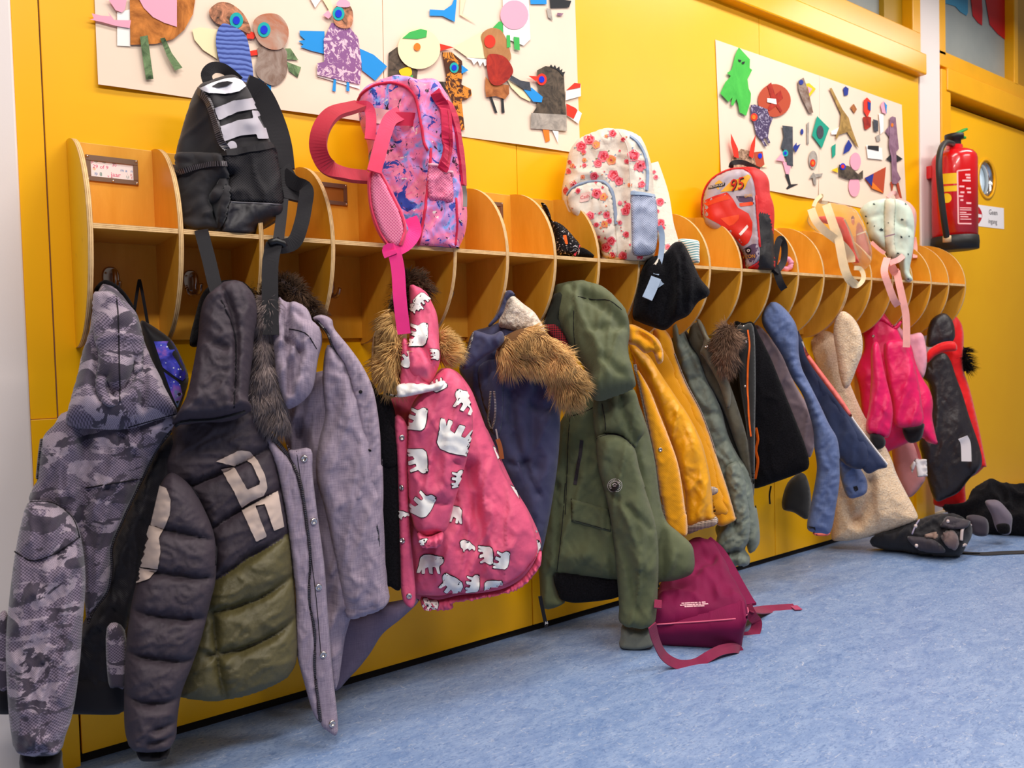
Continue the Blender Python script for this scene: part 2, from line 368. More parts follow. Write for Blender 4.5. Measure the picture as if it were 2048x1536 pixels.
# ------------------------------------------------------------------ materials
def lin(c):
    if isinstance(c, str): c = [int(c[i:i + 2], 16) / 255 for i in (0, 2, 4)]
    return tuple(x / 12.92 if x <= .04045 else ((x + .055) / 1.055) ** 2.4 for x in c) + (1,)
class NT:
    def __init__(s, name, rough=.7, spec=.4, metal=0, sheen=0):
        s.m = bpy.data.materials.new(name); s.m.use_nodes = True; s.t = s.m.node_tree; s.b = s.t.nodes['Principled BSDF']
        s.b.inputs['Roughness'].default_value = rough; s.b.inputs['Specular IOR Level'].default_value = spec; s.b.inputs['Metallic'].default_value = metal
        if sheen: s.b.inputs['Sheen Weight'].default_value = sheen; s.b.inputs['Sheen Roughness'].default_value = .5
    def n(s, ty, **k):
        q = s.t.nodes.new('ShaderNode' + ty)
        for a, b in k.items():
            if a.startswith('_'): setattr(q, a[1:], b)
            else:
                i = q.inputs[int(a[1:])] if a[0] == 'i' and a[1:].isdigit() else q.inputs[a.replace('__', ' ')]
                if hasattr(b, 'is_output'): s.t.links.new(b, i)
                else: i.default_value = b
        return q
    def co(s, kind='UV', scale=(1, 1, 1), rot=(0, 0, 0), loc=(0, 0, 0)):
        c = s.n('TexCoord').outputs[kind]; return s.n('Mapping', Vector=c, Scale=scale, Rotation=rot, Location=loc).outputs[0]
    def noise(s, v, sc, det=3, ro=.55, dist=0): return s.n('TexNoise', Vector=v, Scale=float(sc), Detail=float(det), Roughness=float(ro), Distortion=float(dist)).outputs['Fac']
    def ramp(s, fac, stops, mode='LINEAR'):
        q = s.n('ValToRGB', Fac=fac); e = q.color_ramp; e.interpolation = mode
        while len(e.elements) < len(stops): e.elements.new(.5)
        for k, (p, c) in zip(e.elements, stops): k.position = p; k.color = lin(c) if isinstance(c, str) else (c, c, c, 1) if not isinstance(c, tuple) else c
        return q.outputs[0]
    def mix(s, f, a, b, mode='MIX'):
        q = s.n('Mix', _data_type='RGBA', _blend_type=mode); 
        for k, x in ((0, f), (6, a), (7, b)):
            if hasattr(x, 'is_output'): s.t.links.new(x, q.inputs[k])
            else: q.inputs[k].default_value = lin(x) if isinstance(x, str) else x
        return q.outputs[2]
    def math(s, op, a, b=0., c=0.): return s.n('Math', _operation=op, i0=a, i1=b, i2=c).outputs[0]
    def col(s, c): 
        if hasattr(c, 'is_output'): s.t.links.new(c, s.b.inputs['Base Color'])
        else: s.b.inputs['Base Color'].default_value = lin(c)
        return s
    def bump(s, h, st=.3, di=.001):
        q = s.n('Bump', Height=h, Strength=st, Distance=di); s.t.links.new(q.outputs[0], s.b.inputs['Normal']); return s
def plain(name, c, rough=.6, spec=.4, metal=0, var=0, bump=0, bs=300, sheen=0, coord='Object'):
    m = NT(name, rough, spec, metal, sheen)
    if var:
        f = m.noise(m.co(coord), 9, 4); q = lin(c)
        m.col(m.mix(m.ramp(f, [(.3, 0.), (.7, 1.)]), tuple(x * (1 - var) for x in q[:3]) + (1,), tuple(min(1, x * (1 + var)) for x in q[:3]) + (1,)))
    else: m.col(c)
    if bump: m.bump(m.noise(m.co(coord), bs, 2), bump, .001)
    return m.m
def cloth(name, c, rough=.75, weave=900, wb=.25, var=.12, sheen=.15, heather=0, c2=None, spec=.25, crease=0):
    """woven cloth: soft colour drift, a fine weave and small creases as relief; heather mixes a second yarn"""
    m = NT(name, rough, spec, 0, sheen); uv = m.co('UV'); q = lin(c)
    f = m.ramp(m.noise(uv, 14, 4), [(.3, 0.), (.7, 1.)]); col = m.mix(f, tuple(x * (1 - var) for x in q[:3]) + (1,), tuple(min(1, x * (1 + var)) for x in q[:3]) + (1,))
    if heather:
        a = m.noise(m.co('UV', (32, 420, 1)), 1, 3, .7); b = m.noise(m.co('UV', (420, 32, 1)), 1, 3, .7)
        h = m.math('MULTIPLY', m.math('ADD', a, b), .5); col = m.mix(m.ramp(h, [(.40, 0.), (.62, heather)]), col, c2 or 'ffffff')
    m.col(col); wx = m.n('TexWave', Vector=uv, Scale=weave / 3.2, _bands_direction='DIAGONAL').outputs['Fac']
    h = m.math('MULTIPLY_ADD', wx, wb, m.noise(uv, 60, 4, .6))
    if crease: h = m.math('MULTIPLY_ADD', m.noise(m.co('UV', (1, .4, 1)), 20, 3, .5, 1.5), crease, h)
    m.bump(h, .6 if crease else .4, .003 if crease else .001); return m.m
def pile(name, c, c2, sc=160, st=.9, di=.004, rough=.95):
    m = NT(name, rough, .1, 0, .4 if c > '8' else .04); uv = m.co('UV'); a = m.noise(uv, sc, 3, .6, .6); m.col(m.mix(m.ramp(a, [(.35, 0.), (.65, 1.)]), c2, c)); m.bump(a, st, di); return m.m
def wood(name, c1, c2, rough=.4, axis=(1, 1, 1), spec=.35):
    m = NT(name, rough, spec); v = m.co('Object', axis); oi = m.n('ObjectInfo').outputs['Random']
    v2 = m.n('VectorMath', _operation='ADD', i0=v, i1=m.n('CombineXYZ', X=m.math('MULTIPLY', oi, 13.), Y=m.math('MULTIPLY', oi, 7.)).outputs[0]).outputs[0]
    a = m.noise(v2, 1.2, 5, .6, 1.2); b = m.noise(v2, 9, 4, .7, .4)
    f = m.math('MULTIPLY_ADD', b, .35, m.math('MULTIPLY', a, .8)); m.col(m.mix(m.ramp(f, [(.38, 0.), (.75, 1.)]), c1, c2)); m.bump(b, .05, .001); return m.m
def ply(name, ax):
    m = NT(name, .6, .2); v = m.n('TexCoord').outputs['Object']; x = m.n('SeparateXYZ', Vector=v).outputs[ax]
    s = m.math('FRACT', m.math('MULTIPLY_ADD', x, 1 / .0032, .25)); z = m.noise(m.co('Object'), 60, 3)
    m.col(m.mix(m.math('MULTIPLY', m.ramp(s, [(.5, 0.), (.62, 1.), (.9, 1.), (1, 0.)]), m.ramp(z, [(.3, .35), (.7, 1.)])), 'ecc48c', '8a5a32')); return m.m
YELLOW = NT('yellow_paint', .36, .32); _n = YELLOW.noise(YELLOW.co('Object'), 2.2, 3); YELLOW.col(YELLOW.mix(_n, 'f2ac00', 'fcbc00')).bump(YELLOW.noise(YELLOW.co('Object'), 260, 2), .06, .001); YELLOW = YELLOW.m
YDARK = plain('yellow_frame_paint', 'efa800', .3, .45, var=.04)
WHITE = plain('white_pillar_paint', 'e9dcd6', .55, .3, bump=.1, bs=200)
BLACK = plain('black_gap', '0a0807', .9, .1)
GLASS = NT('frosted_window_glass', .35, .5); GLASS.col(GLASS.mix(GLASS.noise(GLASS.co('Object'), 5, 4), '8b9290', 'a9aca6')); GLASS = GLASS.m
LINO = NT('blue_linoleum', .42, .4); _v = LINO.co('Object'); _w = LINO.co('Object', (1, 2.2, 1), (0, 0, .6))
_a = LINO.noise(_w, 9, 6, .65, 1.4); _b = LINO.noise(_w, 42, 5, .7, 2.2); _c = LINO.noise(LINO.co('Object', (1, 1.7, 1), (0, 0, -.5)), 26, 6, .75, 3.)
_k = LINO.mix(LINO.ramp(_a, [(.3, 0.), (.7, 1.)]), '6c86b2', '92a6c8'); _k = LINO.mix(LINO.ramp(_b, [(.36, .75), (.5, 0.)]), _k, '53709f'); _k = LINO.mix(LINO.ramp(_c, [(.56, 0.), (.70, .85)]), _k, 'c2c6d2')
LINO.col(_k).bump(LINO.noise(_v, 120, 3), .05, .001); LINO = LINO.m
WOODI = wood('birch_ply_face', 'd4901c', 'eaac40', .38, (3, 3, .8)); WOODY = plain('yellow_lacquered_ply', 'fac00a', .4, .4, var=.04)
PLYX, PLYZ = ply('ply_edge_upright', 0), ply('ply_edge_shelf', 2)
STEEL = plain('brushed_steel', 'b9aca4', .28, .5, 1.0, var=.15); CHROME = plain('polished_steel', 'd6d0cc', .15, .5, 1.0)
PLATE = plain('bronze_name_frame', '8d6f5c', .38, .5, .8, var=.1)
PAPER = plain('white_card', 'f4ecec', .7, .2); POSTER = plain('cream_poster_paper', 'eed6c0', .75, .2, var=.02, bump=.08, bs=40)
# ------------------------------------------------------------------ the room
def structure(name): o = bpy.data.objects.new(name, None); COL.objects.link(o); WLOC[o] = Vector((0, 0, 0)); o['kind'] = 'structure'; return o
fl = box('floor', (-1.6, -4.2, -.06), (6.6, .3, ZF), LINO, bev=0); fl['kind'] = 'structure'
wb = structure('wall_back'); wb['label'] = 'yellow painted wall of large panels behind the coat rack'
XW0, XG, X1, X2, XE = P(25, 0).x - .004, P(99, 480).x, P(1034, 340).x, P(1518, 60).x, P(1830, 400).x
XE = P(1838, 300).x
ZB = 2.09
g = .0016
box('backing', (XW0 + .05, .02, 0), (XE + .08, .05, 2.2), BLACK, wb, 0)
for a, b in ((XW0, XG - .0012), (XG + .0012, X1 - g * .5), (X1 + g * .5, X2 - g * .5), (X2 + g * .5, XE)):
    box('wall_panel', (a, 0, .742), (b, .02, ZB + .05), YELLOW, wb, .0012)
L1, L2 = P(1066, 1255).x, P(1551, 1115).x; LP = P(162, 1500).x
for a, b, z in ((XW0, LP - .002, 0), (LP + .002, L1 - g, .04), (L1 + g, L2 - g, .04), (L2 + g, XE, .04)):
    box('wall_panel', (a, 0 if z else -.004, z), (b, .02, .741), YELLOW, wb, .0012)
box('wall_panel', (XE - .075, -.012, 0), (P(1865, 1024).x, .02, .74), YELLOW, wb, .002)
bb = box('baseboard_back', (LP, .012, 0), (XE - .02, .03, .045), plain('dark_plinth', '1c1512', .6, .2), bev=0); bb['kind'] = 'structure'
pl = box('wall_left', (-1.6, -.004, 0), (XW0, .05, 3.2), WHITE, bev=.004); pl['kind'] = 'structure'
pc = box('trim_1', (XE + .004, -.006, 0), (P(1878, 210).x, .08, 3.2), WHITE, bev=.004); pc['kind'] = 'structure'; pc['label'] = 'white pillar between the yellow wall and the door'
XCR = P(1878, 210).x
# upper window over the wall
w1 = structure('window_1'); w1['label'] = 'window high above the yellow wall with a yellow frame'
box('window_ledge', (-.3, -.04, ZB), (XE, .03, ZB + .095), YDARK, w1, .006)
box('window_frame', (-.3, -.018, ZB + .093), (XE - .01, .04, ZB + .195), YDARK, w1, .004)
XJ = P(1818, 40).x; XJ2 = P(1775, 20).x
box('window_frame', (XJ, -.018, ZB + .19), (XE - .01, .04, 3.0), YDARK, w1, .004)
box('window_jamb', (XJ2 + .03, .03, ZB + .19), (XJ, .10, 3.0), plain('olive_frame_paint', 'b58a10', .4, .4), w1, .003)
box('window_pane', (-.3, .055, ZB + .17), (XJ, .065, 3.0), GLASS, w1, 0)
for x in (1.1, 2.3): box('window_frame', (x, -.01, ZB + .19), (x + .07, .08, 3.0), YDARK, w1, .003)
# door with its frame and the window above
XD = P(1897, 200).x; ZH = P(1897, 186).z; ZT = P(1894, 140).z; ZG = P(1892, 104).z
w2 = structure('window_2'); w2['label'] = 'window above the door with blue and red painted shapes'
box('window_frame', (XCR, -.0, ZG - .075), (6.2, .06, ZG), YDARK, w2, .004)
box('window_frame', (XCR + .0, .0, ZG - .02), (XCR + .075, .06, 3.2), YDARK, w2, .004)
XM = P(2026, 120).x + .02
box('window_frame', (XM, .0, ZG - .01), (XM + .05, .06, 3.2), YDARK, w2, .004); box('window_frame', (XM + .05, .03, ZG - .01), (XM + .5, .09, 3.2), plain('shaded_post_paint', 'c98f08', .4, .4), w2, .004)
box('window_pane', (XCR + .06, .05, ZG - .01), (XM + .01, .06, 3.2), GLASS, w2, 0)
RED, BLUE = plain('red_window_paint', 'c8101c', .5, .3), plain('blue_window_paint', '3f8db0', .5, .3)
wallpoly('painted_shape', zp(1700, 0, 5.885, [(1085, -40), (1390, -40), (1388, 150), (1372, 185), (1300, 140), (1240, 75), (1150, 45), (1100, 40)]), -.048, BLUE, w2)
wallpoly('painted_shape', zp(1700, 0, 5.885, [(1420, -40), (1552, -40), (1560, 120), (1556, 300), (1510, 270), (1445, 185), (1435, 90)]), -.048, RED, w2)
wallpoly('painted_shape', zp(1700, 0, 5.885, [(1590, -40), (1890, -40), (1888, 505), (1850, 485), (1780, 430), (1740, 400), (1645, 290), (1620, 140)]), -.048, RED, w2)
dr = structure('door_1'); dr['label'] = 'yellow door with a round window beside the fire extinguisher'
box('door_frame', (XCR + .004, -.012, 0), (XD, .09, ZT - .01), YDARK, dr, .005)
box('door_frame', (XCR + .05, -.02, ZH), (6.2, .09, ZT), YDARK, dr, .005)
box('door_seal', (XD, .03, .01), (XD + .03, .07, ZH), plain('pale_seal', 'd8ccc4', .5, .3), dr, .002)
# leaf with a round hole
wc = P(1973, 358, -.045); wr = .098
def leaf():
    bm = bmesh.new(); x0, x1, z0, z1 = XD + .034, 6.2, .012, ZH - .03; k = 40
    o4 = [(x0, z0), (x1, z0), (x1, z1), (x0, z1)]; c = [(wc.x + wr * math.cos(6.2832 * i / k), wc.z + wr * math.sin(6.2832 * i / k)) for i in range(k)]
    pts = [Vector(q) for q in o4 + c]; v, e, f, *_ = delaunay_2d_cdt(pts, [(i, (i + 1) % 4) for i in range(4)] + [(4 + i, 4 + (i + 1) % k) for i in range(k)], [], 2, 1e-5)
    f = [t for t in f if (sum((v[i] for i in t), Vector((0, 0))) / len(t) - Vector((wc.x, wc.z))).length > wr * .9]
    n = len(v); V = [(q.x, .045, q.y) for q in v] + [(q.x, .09, q.y) for q in v]; F = [tuple(t) for t in f] + [tuple(i + n for i in t)[::-1] for t in f]
    F += [(4 + i, 4 + (i + 1) % k, n + 4 + (i + 1) % k, n + 4 + i) for i in range(k)]; F += [(i, n + i, n + (i + 1) % 4, (i + 1) % 4) for i in range(4)]
    bm.free(); return mesh('door_leaf', V, F, YELLOW, dr, smooth=False)
leaf()
def ringmesh(name, c, r0, r1, y0, y1, mat, parent, k=40):
    V = []; F = []
    for (r, y) in ((r0, y0), (r1, y0), (r1, y1), (r0, y1)):
        for i in range(k): a = 6.2832 * i / k; V.append((c[0] + r * math.cos(a), y, c[2] + r * math.sin(a)))
    for j in range(4):
        for i in range(k): F.append((j * k + i, j * k + (i + 1) % k, ((j + 1) % 4) * k + (i + 1) % k, ((j + 1) % 4) * k + i))
    return mesh(name, V, F, mat, parent)
ringmesh('porthole_rim', wc, wr * .84, wr * 1.0, .05, .092, CHROME, dr); ringmesh('porthole_rim', wc, wr * .95, wr * 1.12, .040, .046, YDARK, dr)
DAY = NT('daylit_pane', .2, .5).col('c9d6dd'); DAY.b.inputs['Emission Color'].default_value = lin('bcd0e0'); DAY.b.inputs['Emission Strength'].default_value = .45
ringmesh('porthole_pane', wc, .0005, wr * .86, .088, .092, DAY.m, dr)
tt = box('dark_hall_backing', (4.0, .1, 0), (6.4, .16, 3.2), plain('dark_hall', '3a2a1c', .9, .1), bev=0); tt['kind'] = 'structure'  # sheet behind the door, darkness of the unlit hall put into its colour
thr = box('trim_3', (XE, -.012, 0), (5.6, .012, .03), plain('beige_threshold', 'd9c4a4', .6, .3), bev=.003); thr['kind'] = 'structure'; thr['label'] = 'beige threshold strip under the door'
# no-entry sign on the door
sg = thing('door_sign', 'white laminated no entry sign on the yellow door below the round window', 'sign', P(1977, 435, -.044))
q5 = lambda pts: zp(1780, 240, 5.12, pts)
wallpoly('sign_sheet', q5([(838, 858), (1165, 903), (1168, 1118), (845, 1080)]), -.0445, PAPER, sg)
SRED = plain('sign_red', 'c41828', .5, .3); SIGW = plain('sign_white', 'f6eef0', .5, .3); INK = plain('grey_ink', '4a4448', .6, .2)
wallpoly('no_entry_disc', sm(q5([(903, 888), (938, 940), (942, 1000), (905, 1062), (872, 1010), (868, 930)]), True, 5), -.0432, SRED, sg, .0006)
wallpoly('no_entry_bar', q5([(872, 960), (940, 968), (940, 1000), (872, 992)]), -.0424, SIGW, sg, .0006)
text_px('lettering', 'Geen', q5([(1057, 948)])[0], (8, .8), (.3, 15), INK, sg, d=-.0424); text_px('lettering', 'ingang', q5([(1052, 1040)])[0], (7, .7), (.3, 14), INK, sg, d=-.0424)
# ------------------------------------------------------------------ coat racks: half-disc dividers on a back board with one shelf
PI_, TH, ZS, RD = .16, .0098, 1.106, .2
def half(ry=RD, up=.200, dn=.222, t=TH):
    k = 28; prof = [(0, -dn)] + [(-ry * math.cos(a), (up if a > 0 else dn) * math.sin(a)) for a in np.linspace(-1.5, 1.5, k)] + [(0, up)]
    bm = bmesh.new(); A = [bm.verts.new((-t / 2, y, z)) for y, z in prof]; B = [bm.verts.new((t / 2, y, z)) for y, z in prof]; n = len(prof)
    f = bm.faces.new(A); f.material_index = 0; f = bm.faces.new(B[::-1]); f.material_index = 2
    for i in range(n): f = bm.faces.new((A[i], A[(i + 1) % n], B[(i + 1) % n], B[i])[::-1]); f.material_index = 1; f.smooth = True
    bmesh.ops.recalc_face_normals(bm, faces=bm.faces); return bm
def mk_me(name, bm, mats):
    me = bpy.data.meshes.new(name); bm.to_mesh(me); bm.free()
    for m in mats: me.materials.append(m)
    return me
ME_DIV = mk_me('divider', half(), (WOODI, PLYX, WOODI)); ME_END = mk_me('end_panel', half(), (WOODY, PLYX, WOODI))
def hook_parts():
    bm = bmesh.new(); k = 24        # oval plate
    pts = [(.0165 * (abs(math.cos(a)) ** .8) * (1 if math.cos(a) > 0 else -1), .0235 * (abs(math.sin(a)) ** .8) * (1 if math.sin(a) > 0 else -1)) for a in np.linspace(0, 6.2832, k, endpoint=False)]
    A = [bm.verts.new((x, 0, z)) for x, z in pts]; B = [bm.verts.new((x, -.003, z)) for x, z in pts]; Cc = [bm.verts.new((x * .88, -.0042, z * .9)) for x, z in pts]
    for i in range(k): j = (i + 1) % k; bm.faces.new((A[i], A[j], B[j], B[i])); bm.faces.new((B[i], B[j], Cc[j], Cc[i]))
    bm.faces.new(Cc); bmesh.ops.recalc_face_normals(bm, faces=bm.faces); p = mk_me('hook_plate', bm, [STEEL])
    def bent(path, r):
        X = sm(path, False, 6); V, F, _ = tube_geo(X, np.linspace(r, r * .85, len(X)), 10); me = bpy.data.meshes.new('hook_arm'); me.from_pydata([tuple(q) for q in V], [], F); me.materials.append(STEEL); me.polygons.foreach_set('use_smooth', [True] * len(F)); return me
    up = bent([(.004, -.002, .014), (.004, -.020, .012), (.004, -.026, -.004), (.004, -.022, -.022), (.004, -.036, -.030), (.004, -.058, -.024), (.004, -.066, -.012)], .0052)
    lo = bent([(.004, -.020, -.022), (-.006, -.030, -.032), (-.016, -.040, -.030), (-.021, -.046, -.02)], .0045)
    bm = bmesh.new(); bmesh.ops.create_uvsphere(bm, u_segments=8, v_segments=5, radius=.0026); s = mk_me('screw', bm, [CHROME]); s.polygons.foreach_set('use_smooth', [True] * len(s.polygons))
    return p, up, lo, s
HK = hook_parts()
def frame_bm(w, h, t, d):
    bm = bmesh.new()
    for x0, x1, z0, z1 in ((-w, w, h - t, h), (-w, w, -h, -h + t * .85), (-w, -w + t * .8, -h + t * .85, h - t), (w - t * .8, w, -h + t * .85, h - t)):
        r = bmesh.ops.create_cube(bm, size=1)['verts']; bmesh.ops.scale(bm, vec=(x1 - x0, d, z1 - z0), verts=r); bmesh.ops.translate(bm, vec=((x0 + x1) / 2, -d / 2, (z0 + z1) / 2), verts=r)
    bmesh.ops.bevel(bm, geom=bm.edges[:], offset=.0006, segments=1, affect='EDGES'); return bm
ME_NF = mk_me('name_frame', frame_bm(.0495, .0265, .0115, .004), [PLATE])
def plane_me(name, w, h, mat):
    bm = bmesh.new(); r = bmesh.ops.create_cube(bm, size=1)['verts']; bmesh.ops.scale(bm, vec=(2 * w, .0006, 2 * h), verts=r); return mk_me(name, bm, [mat])
ME_CARD = plane_me('name_card', .041, .0175, PAPER); ME_SLOT = plane_me('name_slot', .041, .0175, plain('empty_slot', '9a5c1e', .5, .3))
YB = -.012
def xk(k): return PI_ * k + (TH if k > 16 else 0)
def rack(name, label, k0, k1, mid):
    t = thing(name, label, 'coat rack', (xk(k0), 0, ZS - .22)); x0, x1 = xk(k0) + (TH if k0 else 0), xk(k1)
    for k in range(k0, k1 + 1):
        x = x0 if k == k0 else x1 if k == k1 else xk(k); o = link('end_panel' if k == k0 and k0 == 0 else 'divider', ME_END if k == k0 and k0 == 0 else ME_DIV, t, (x, 0, ZS))
        if o.name.startswith('end_panel'): o['label'] = 'yellow lacquered end panel'; endp = o
    box('back_board', (x0, YB, ZS - .208), (x1, 0, ZS + .198), WOODI, t, .001)
    zt = ZS + TH / 2
    sh = bmesh.new(); bmesh.ops.create_cube(sh, size=1); w = x1 - x0 - TH; bmesh.ops.scale(sh, vec=(w, RD - .002 + YB + .003, TH), verts=sh.verts)
    for f in sh.faces: f.material_index = 1 if f.normal.y < -.5 else 0
    bm_obj('shelf', sh, (WOODI, PLYZ), t, ((x0 + x1) / 2, -(RD + .003 - YB) / 2 + .003, ZS))
    for k in range(k0, k1):
        xm = (max(xk(k), x0) + xk(k + 1)) / 2
        if k % 1 == 0:
            h = link('coat_hook', HK[0], t, (xm - .016, YB, ZS - .078))
            for me in HK[1:3]: link('hook_arm', me, h, WLOC[h])
            for sx in (-.0095, .0095):
                for sz in (-.012, .010): link('screw', HK[3], h, WLOC[h] + Vector((sx, -.0042, sz)))
        f = link('name_frame', ME_NF, t, (xm - .004, YB, ZS + .147))
        link('name_card' if k == 0 else 'name_slot', ME_CARD if k == 0 else ME_SLOT, f, WLOC[f] + Vector((0, -.001, 0)))
        for sx, sz in ((-.046, .023), (.046, .023), (-.046, -.023), (.046, -.023), (0, -.023)): link('screw', HK[3], f, WLOC[f] + Vector((sx, -.0038, sz)))
        if k == 0: first = f
    if k0 == 0:
        cols = [plain('pen_' + n, c, .6, .2) for n, c in (('pink', 'e0487c'), ('teal', '1f7f74'), ('blue', '2f7fc4'), ('red', 'd0303c'), ('yellow', 'f0b428'))]
        w0 = WLOC[first] + Vector((0, -.0015, 0))
        for s, x, z, h, c in (('29 of 9', -.022, .004, .0105, 0), ('8', -.022, -.011, .0105, 1), ('jaar', .006, -.009, .013, 0), ('m a', .022, .002, .009, 2), ('p', -.037, .013, .008, 0), ('30', .004, .011, .009, 0), ('n', .037, .002, .008, 2), ('p', .036, -.005, .007, 3), ('U', .029, -.011, .008, 1), (':', .029, -.004, .006, 1), ('*', -.034, -.004, .014, 4), ('*', -.031, -.014, .016, 2), ('*', -.030, .012, .016, 1), ('*', -.015, .012, .016, 1), ('*', .003, .012, .016, 1), ('v', -.008, -.013, .008, 0), ('u', -.001, -.015, .008, 0), ('f', .037, -.012, .008, 3)):
            v, f = text2d(s, h); mesh('pen_writing', [(w0.x + a + x, w0.y, w0.z + z + b) for a, b in v], f, cols[c], first, smooth=False)
        # small wall brackets on the yellow end panel
        for z, y in ((.11, -.012), (-.02, -.14), (-.04, -.06), (-.13, -.03)):
            mesh('bracket_screw', [(-TH / 2 - .0006, y - .001, ZS + z - .004), (-TH / 2 - .0006, y + .001, ZS + z - .004), (-TH / 2 - .0006, y + .001, ZS + z + .004), (-TH / 2 - .0006, y - .001, ZS + z + .004)], [(0, 1, 2, 3)], STEEL, endp, smooth=False)
    return t
rackA = rack('coat_rack', 'long birch plywood coat rack of half-disc dividers holding most of the coats', 0, 16, None)
rackB = rack('coat_rack', 'shorter birch plywood coat rack nearest the fire extinguisher and door', 16, 22, None)
SHELF = ZS + TH / 2
# ------------------------------------------------------------------ fabrics
BLK = cloth('black_rib_knit', '17141a', .85, 1400, .4); BLKF = pile('black_fleece', '18161a', '0a090b', 220, .8, .003); DARKL = cloth('black_quilt_lining', '1b171d', .6, 500, .5)
ZIPM = plain('black_zip_tape', '15131a', .6, .3); SILV = plain('snap_metal', 'd2c6c0', .25, .5, 1.0); SEAM = plain('dark_stitching', '19151b', .8, .2)
def ziptooth(name, c):
    m = NT(name, .35, .5, .3); v = m.n('SeparateXYZ', Vector=m.n('TexCoord').outputs['UV']).outputs[1]
    s = m.math('FRACT', m.math('MULTIPLY', v, 1 / .004)); m.col(m.mix(m.ramp(s, [(.45, 0.), (.55, 1.)]), c, '0c0a0c')); return m.m
ZT1, ZT2 = ziptooth('zip_teeth_dark', '5a5258'), ziptooth('zip_teeth_silver', 'd8d0cc')
def camo():
    m = NT('grey_camouflage_knit', .85, .2, 0, .2); uv = m.co('UV', (1, 1.9, 1)); a = m.noise(uv, 11, 4, .55, .6); b = m.noise(m.co('UV', (1, 1.9, 1), loc=(3, 5, 0)), 15, 4, .6, .8)
    d = m.n('SeparateXYZ', Vector=m.n('Mapping', Vector=m.n('TexCoord').outputs['UV'], Rotation=(0, 0, .785), Scale=(260, 260, 1)).outputs[0])
    dx, dy = (m.math('ABSOLUTE', m.math('SUBTRACT', m.math('FRACT', d.outputs[k]), .5)) for k in (0, 1))
    dots = m.ramp(m.math('ADD', dx, dy), [(.42, 0.), (.6, 1.)])
    fine = m.ramp(m.math('ADD', *(m.math('ABSOLUTE', m.math('SUBTRACT', m.math('FRACT', m.math('MULTIPLY', d.outputs[k], 2.)), .5)) for k in (0, 1))), [(.42, 0.), (.6, 1.)])
    light = m.mix(fine, 'b9a8b4', '6b5d6c'); mid = m.mix(dots, '857688', '4b4150'); dark = m.mix(fine, '4c434e', '393140')
    c = m.mix(m.ramp(a, [(.52, 0.), (.53, 1.)]), mid, light); c = m.mix(m.ramp(b, [(.545, 0.), (.555, 1.)]), c, dark); m.col(c); m.bump(m.math('ADD', m.noise(m.co('UV'), 50, 4), m.math('MULTIPLY', dots, .15)), .4, .002); return m.m
CAMO = camo()
PUFB = cloth('charcoal_puffer_nylon', '3e343c', .62, 1800, .08, .12, 0, spec=.35, crease=1.2); PUFO = cloth('olive_puffer_nylon', '585030', .45, 1800, .08, .12, 0, spec=.45, crease=1.2); PATCH = cloth('beige_felt_letter', 'bda79c', .8, 900, .2)
LILAC = cloth('lilac_heather_canvas', '8d7d8f', .8, 900, .3, .1, .1, .75, 'b8a6b4', crease=.5); LILD = cloth('dark_lilac_heather', '6b5d72', .85, 900, .3, .1, .1, .5, '857588')
FURG = plain('grey_brown_fur', '958480', .9, .1, var=.35); FURB = plain('caramel_fur', 'dcae72', .85, .15, var=.4); FURD = plain('dark_brown_fur', '4e3a2c', .9, .1, var=.4); FURT = plain('tan_fur', 'dcb070', .85, .15, var=.35); FURK = plain('black_fur', '141214', .9, .1); FURM = plain('brown_fur', '8a6c58', .9, .1, var=.4)
PINK = cloth('salmon_pink_raincoat', 'e2577c', .5, 1500, .1, .06, .05, spec=.4, crease=.7); BEARW = plain('white_bear_print', 'f6f0ea', .6, .3); BEARK = plain('black_print_line', '241a20', .6, .3)
NAVY = cloth('slate_navy_canvas', '40405f', .7, 1000, .25, .12, crease=.7); GREEN = cloth('olive_green_twill', '5f6446', .7, 1300, .25, .1, .1, crease=.8); GREENR = cloth('grey_green_rib', '75766a', .85, 500, 1.)
MUST = cloth('mustard_wool', 'e79a00', .9, 300, .35, .06, .4); MUSTS = cloth('mustard_satin', 'f0a400', .38, 1500, .06, .06, .1, spec=.5, crease=.9)
SAGE = cloth('grey_green_puffer_nylon', '747c70', .5, 1600, .08, .1, spec=.4, crease=1.3); OLIVE = cloth('dark_olive_canvas', '5a5444', .7, 1100, .25, .12, crease=.6)
BLKC = cloth('black_softshell', '2a2826', .75, 900, .3); ORNG = plain('orange_piping', 'f2691c', .5, .3); MAUVE = cloth('mauve_grey_lining', '8b757b', .7, 1100, .2)
BLUE2 = cloth('denim_blue_ski_fabric', '54648f', .7, 1000, .3, .12, .1, .35, '7c88b0', crease=1.0); NAVD = cloth('deep_navy_fabric', '2b3453', .7, 1000, .3); CORAL = plain('coral_lining', 'f0766e', .6, .3); PIPE = plain('white_piping', 'e8e0e0', .6, .3)
TEDDY = pile('cream_teddy_pile', 'f4d8b8', 'dcb690', 170, 1., .005); HOTP = cloth('hot_pink_shell', 'ee0a60', .38, 1500, .08, .06, .05, spec=.5, crease=.9); PALEP = cloth('pale_pink_knit', 'f0a3b4', .85, 500, .4)
ROSE = cloth('dusty_rose_felt', 'cf8a8a', .85, 900, .3); BLKS = cloth('black_satin_lining', '2b2528', .35, 1500, .06, .1, 0, spec=.5, crease=1.3); REDC = cloth('bright_red_shell', 'e8161a', .5, 1500, .1); SHERPA = pile('white_sherpa', 'ecdccb', 'cdb6a0', 120, 1., .006)
BEIGE = cloth('beige_striped_cloth', 'c9a673', .85, 400, .4)
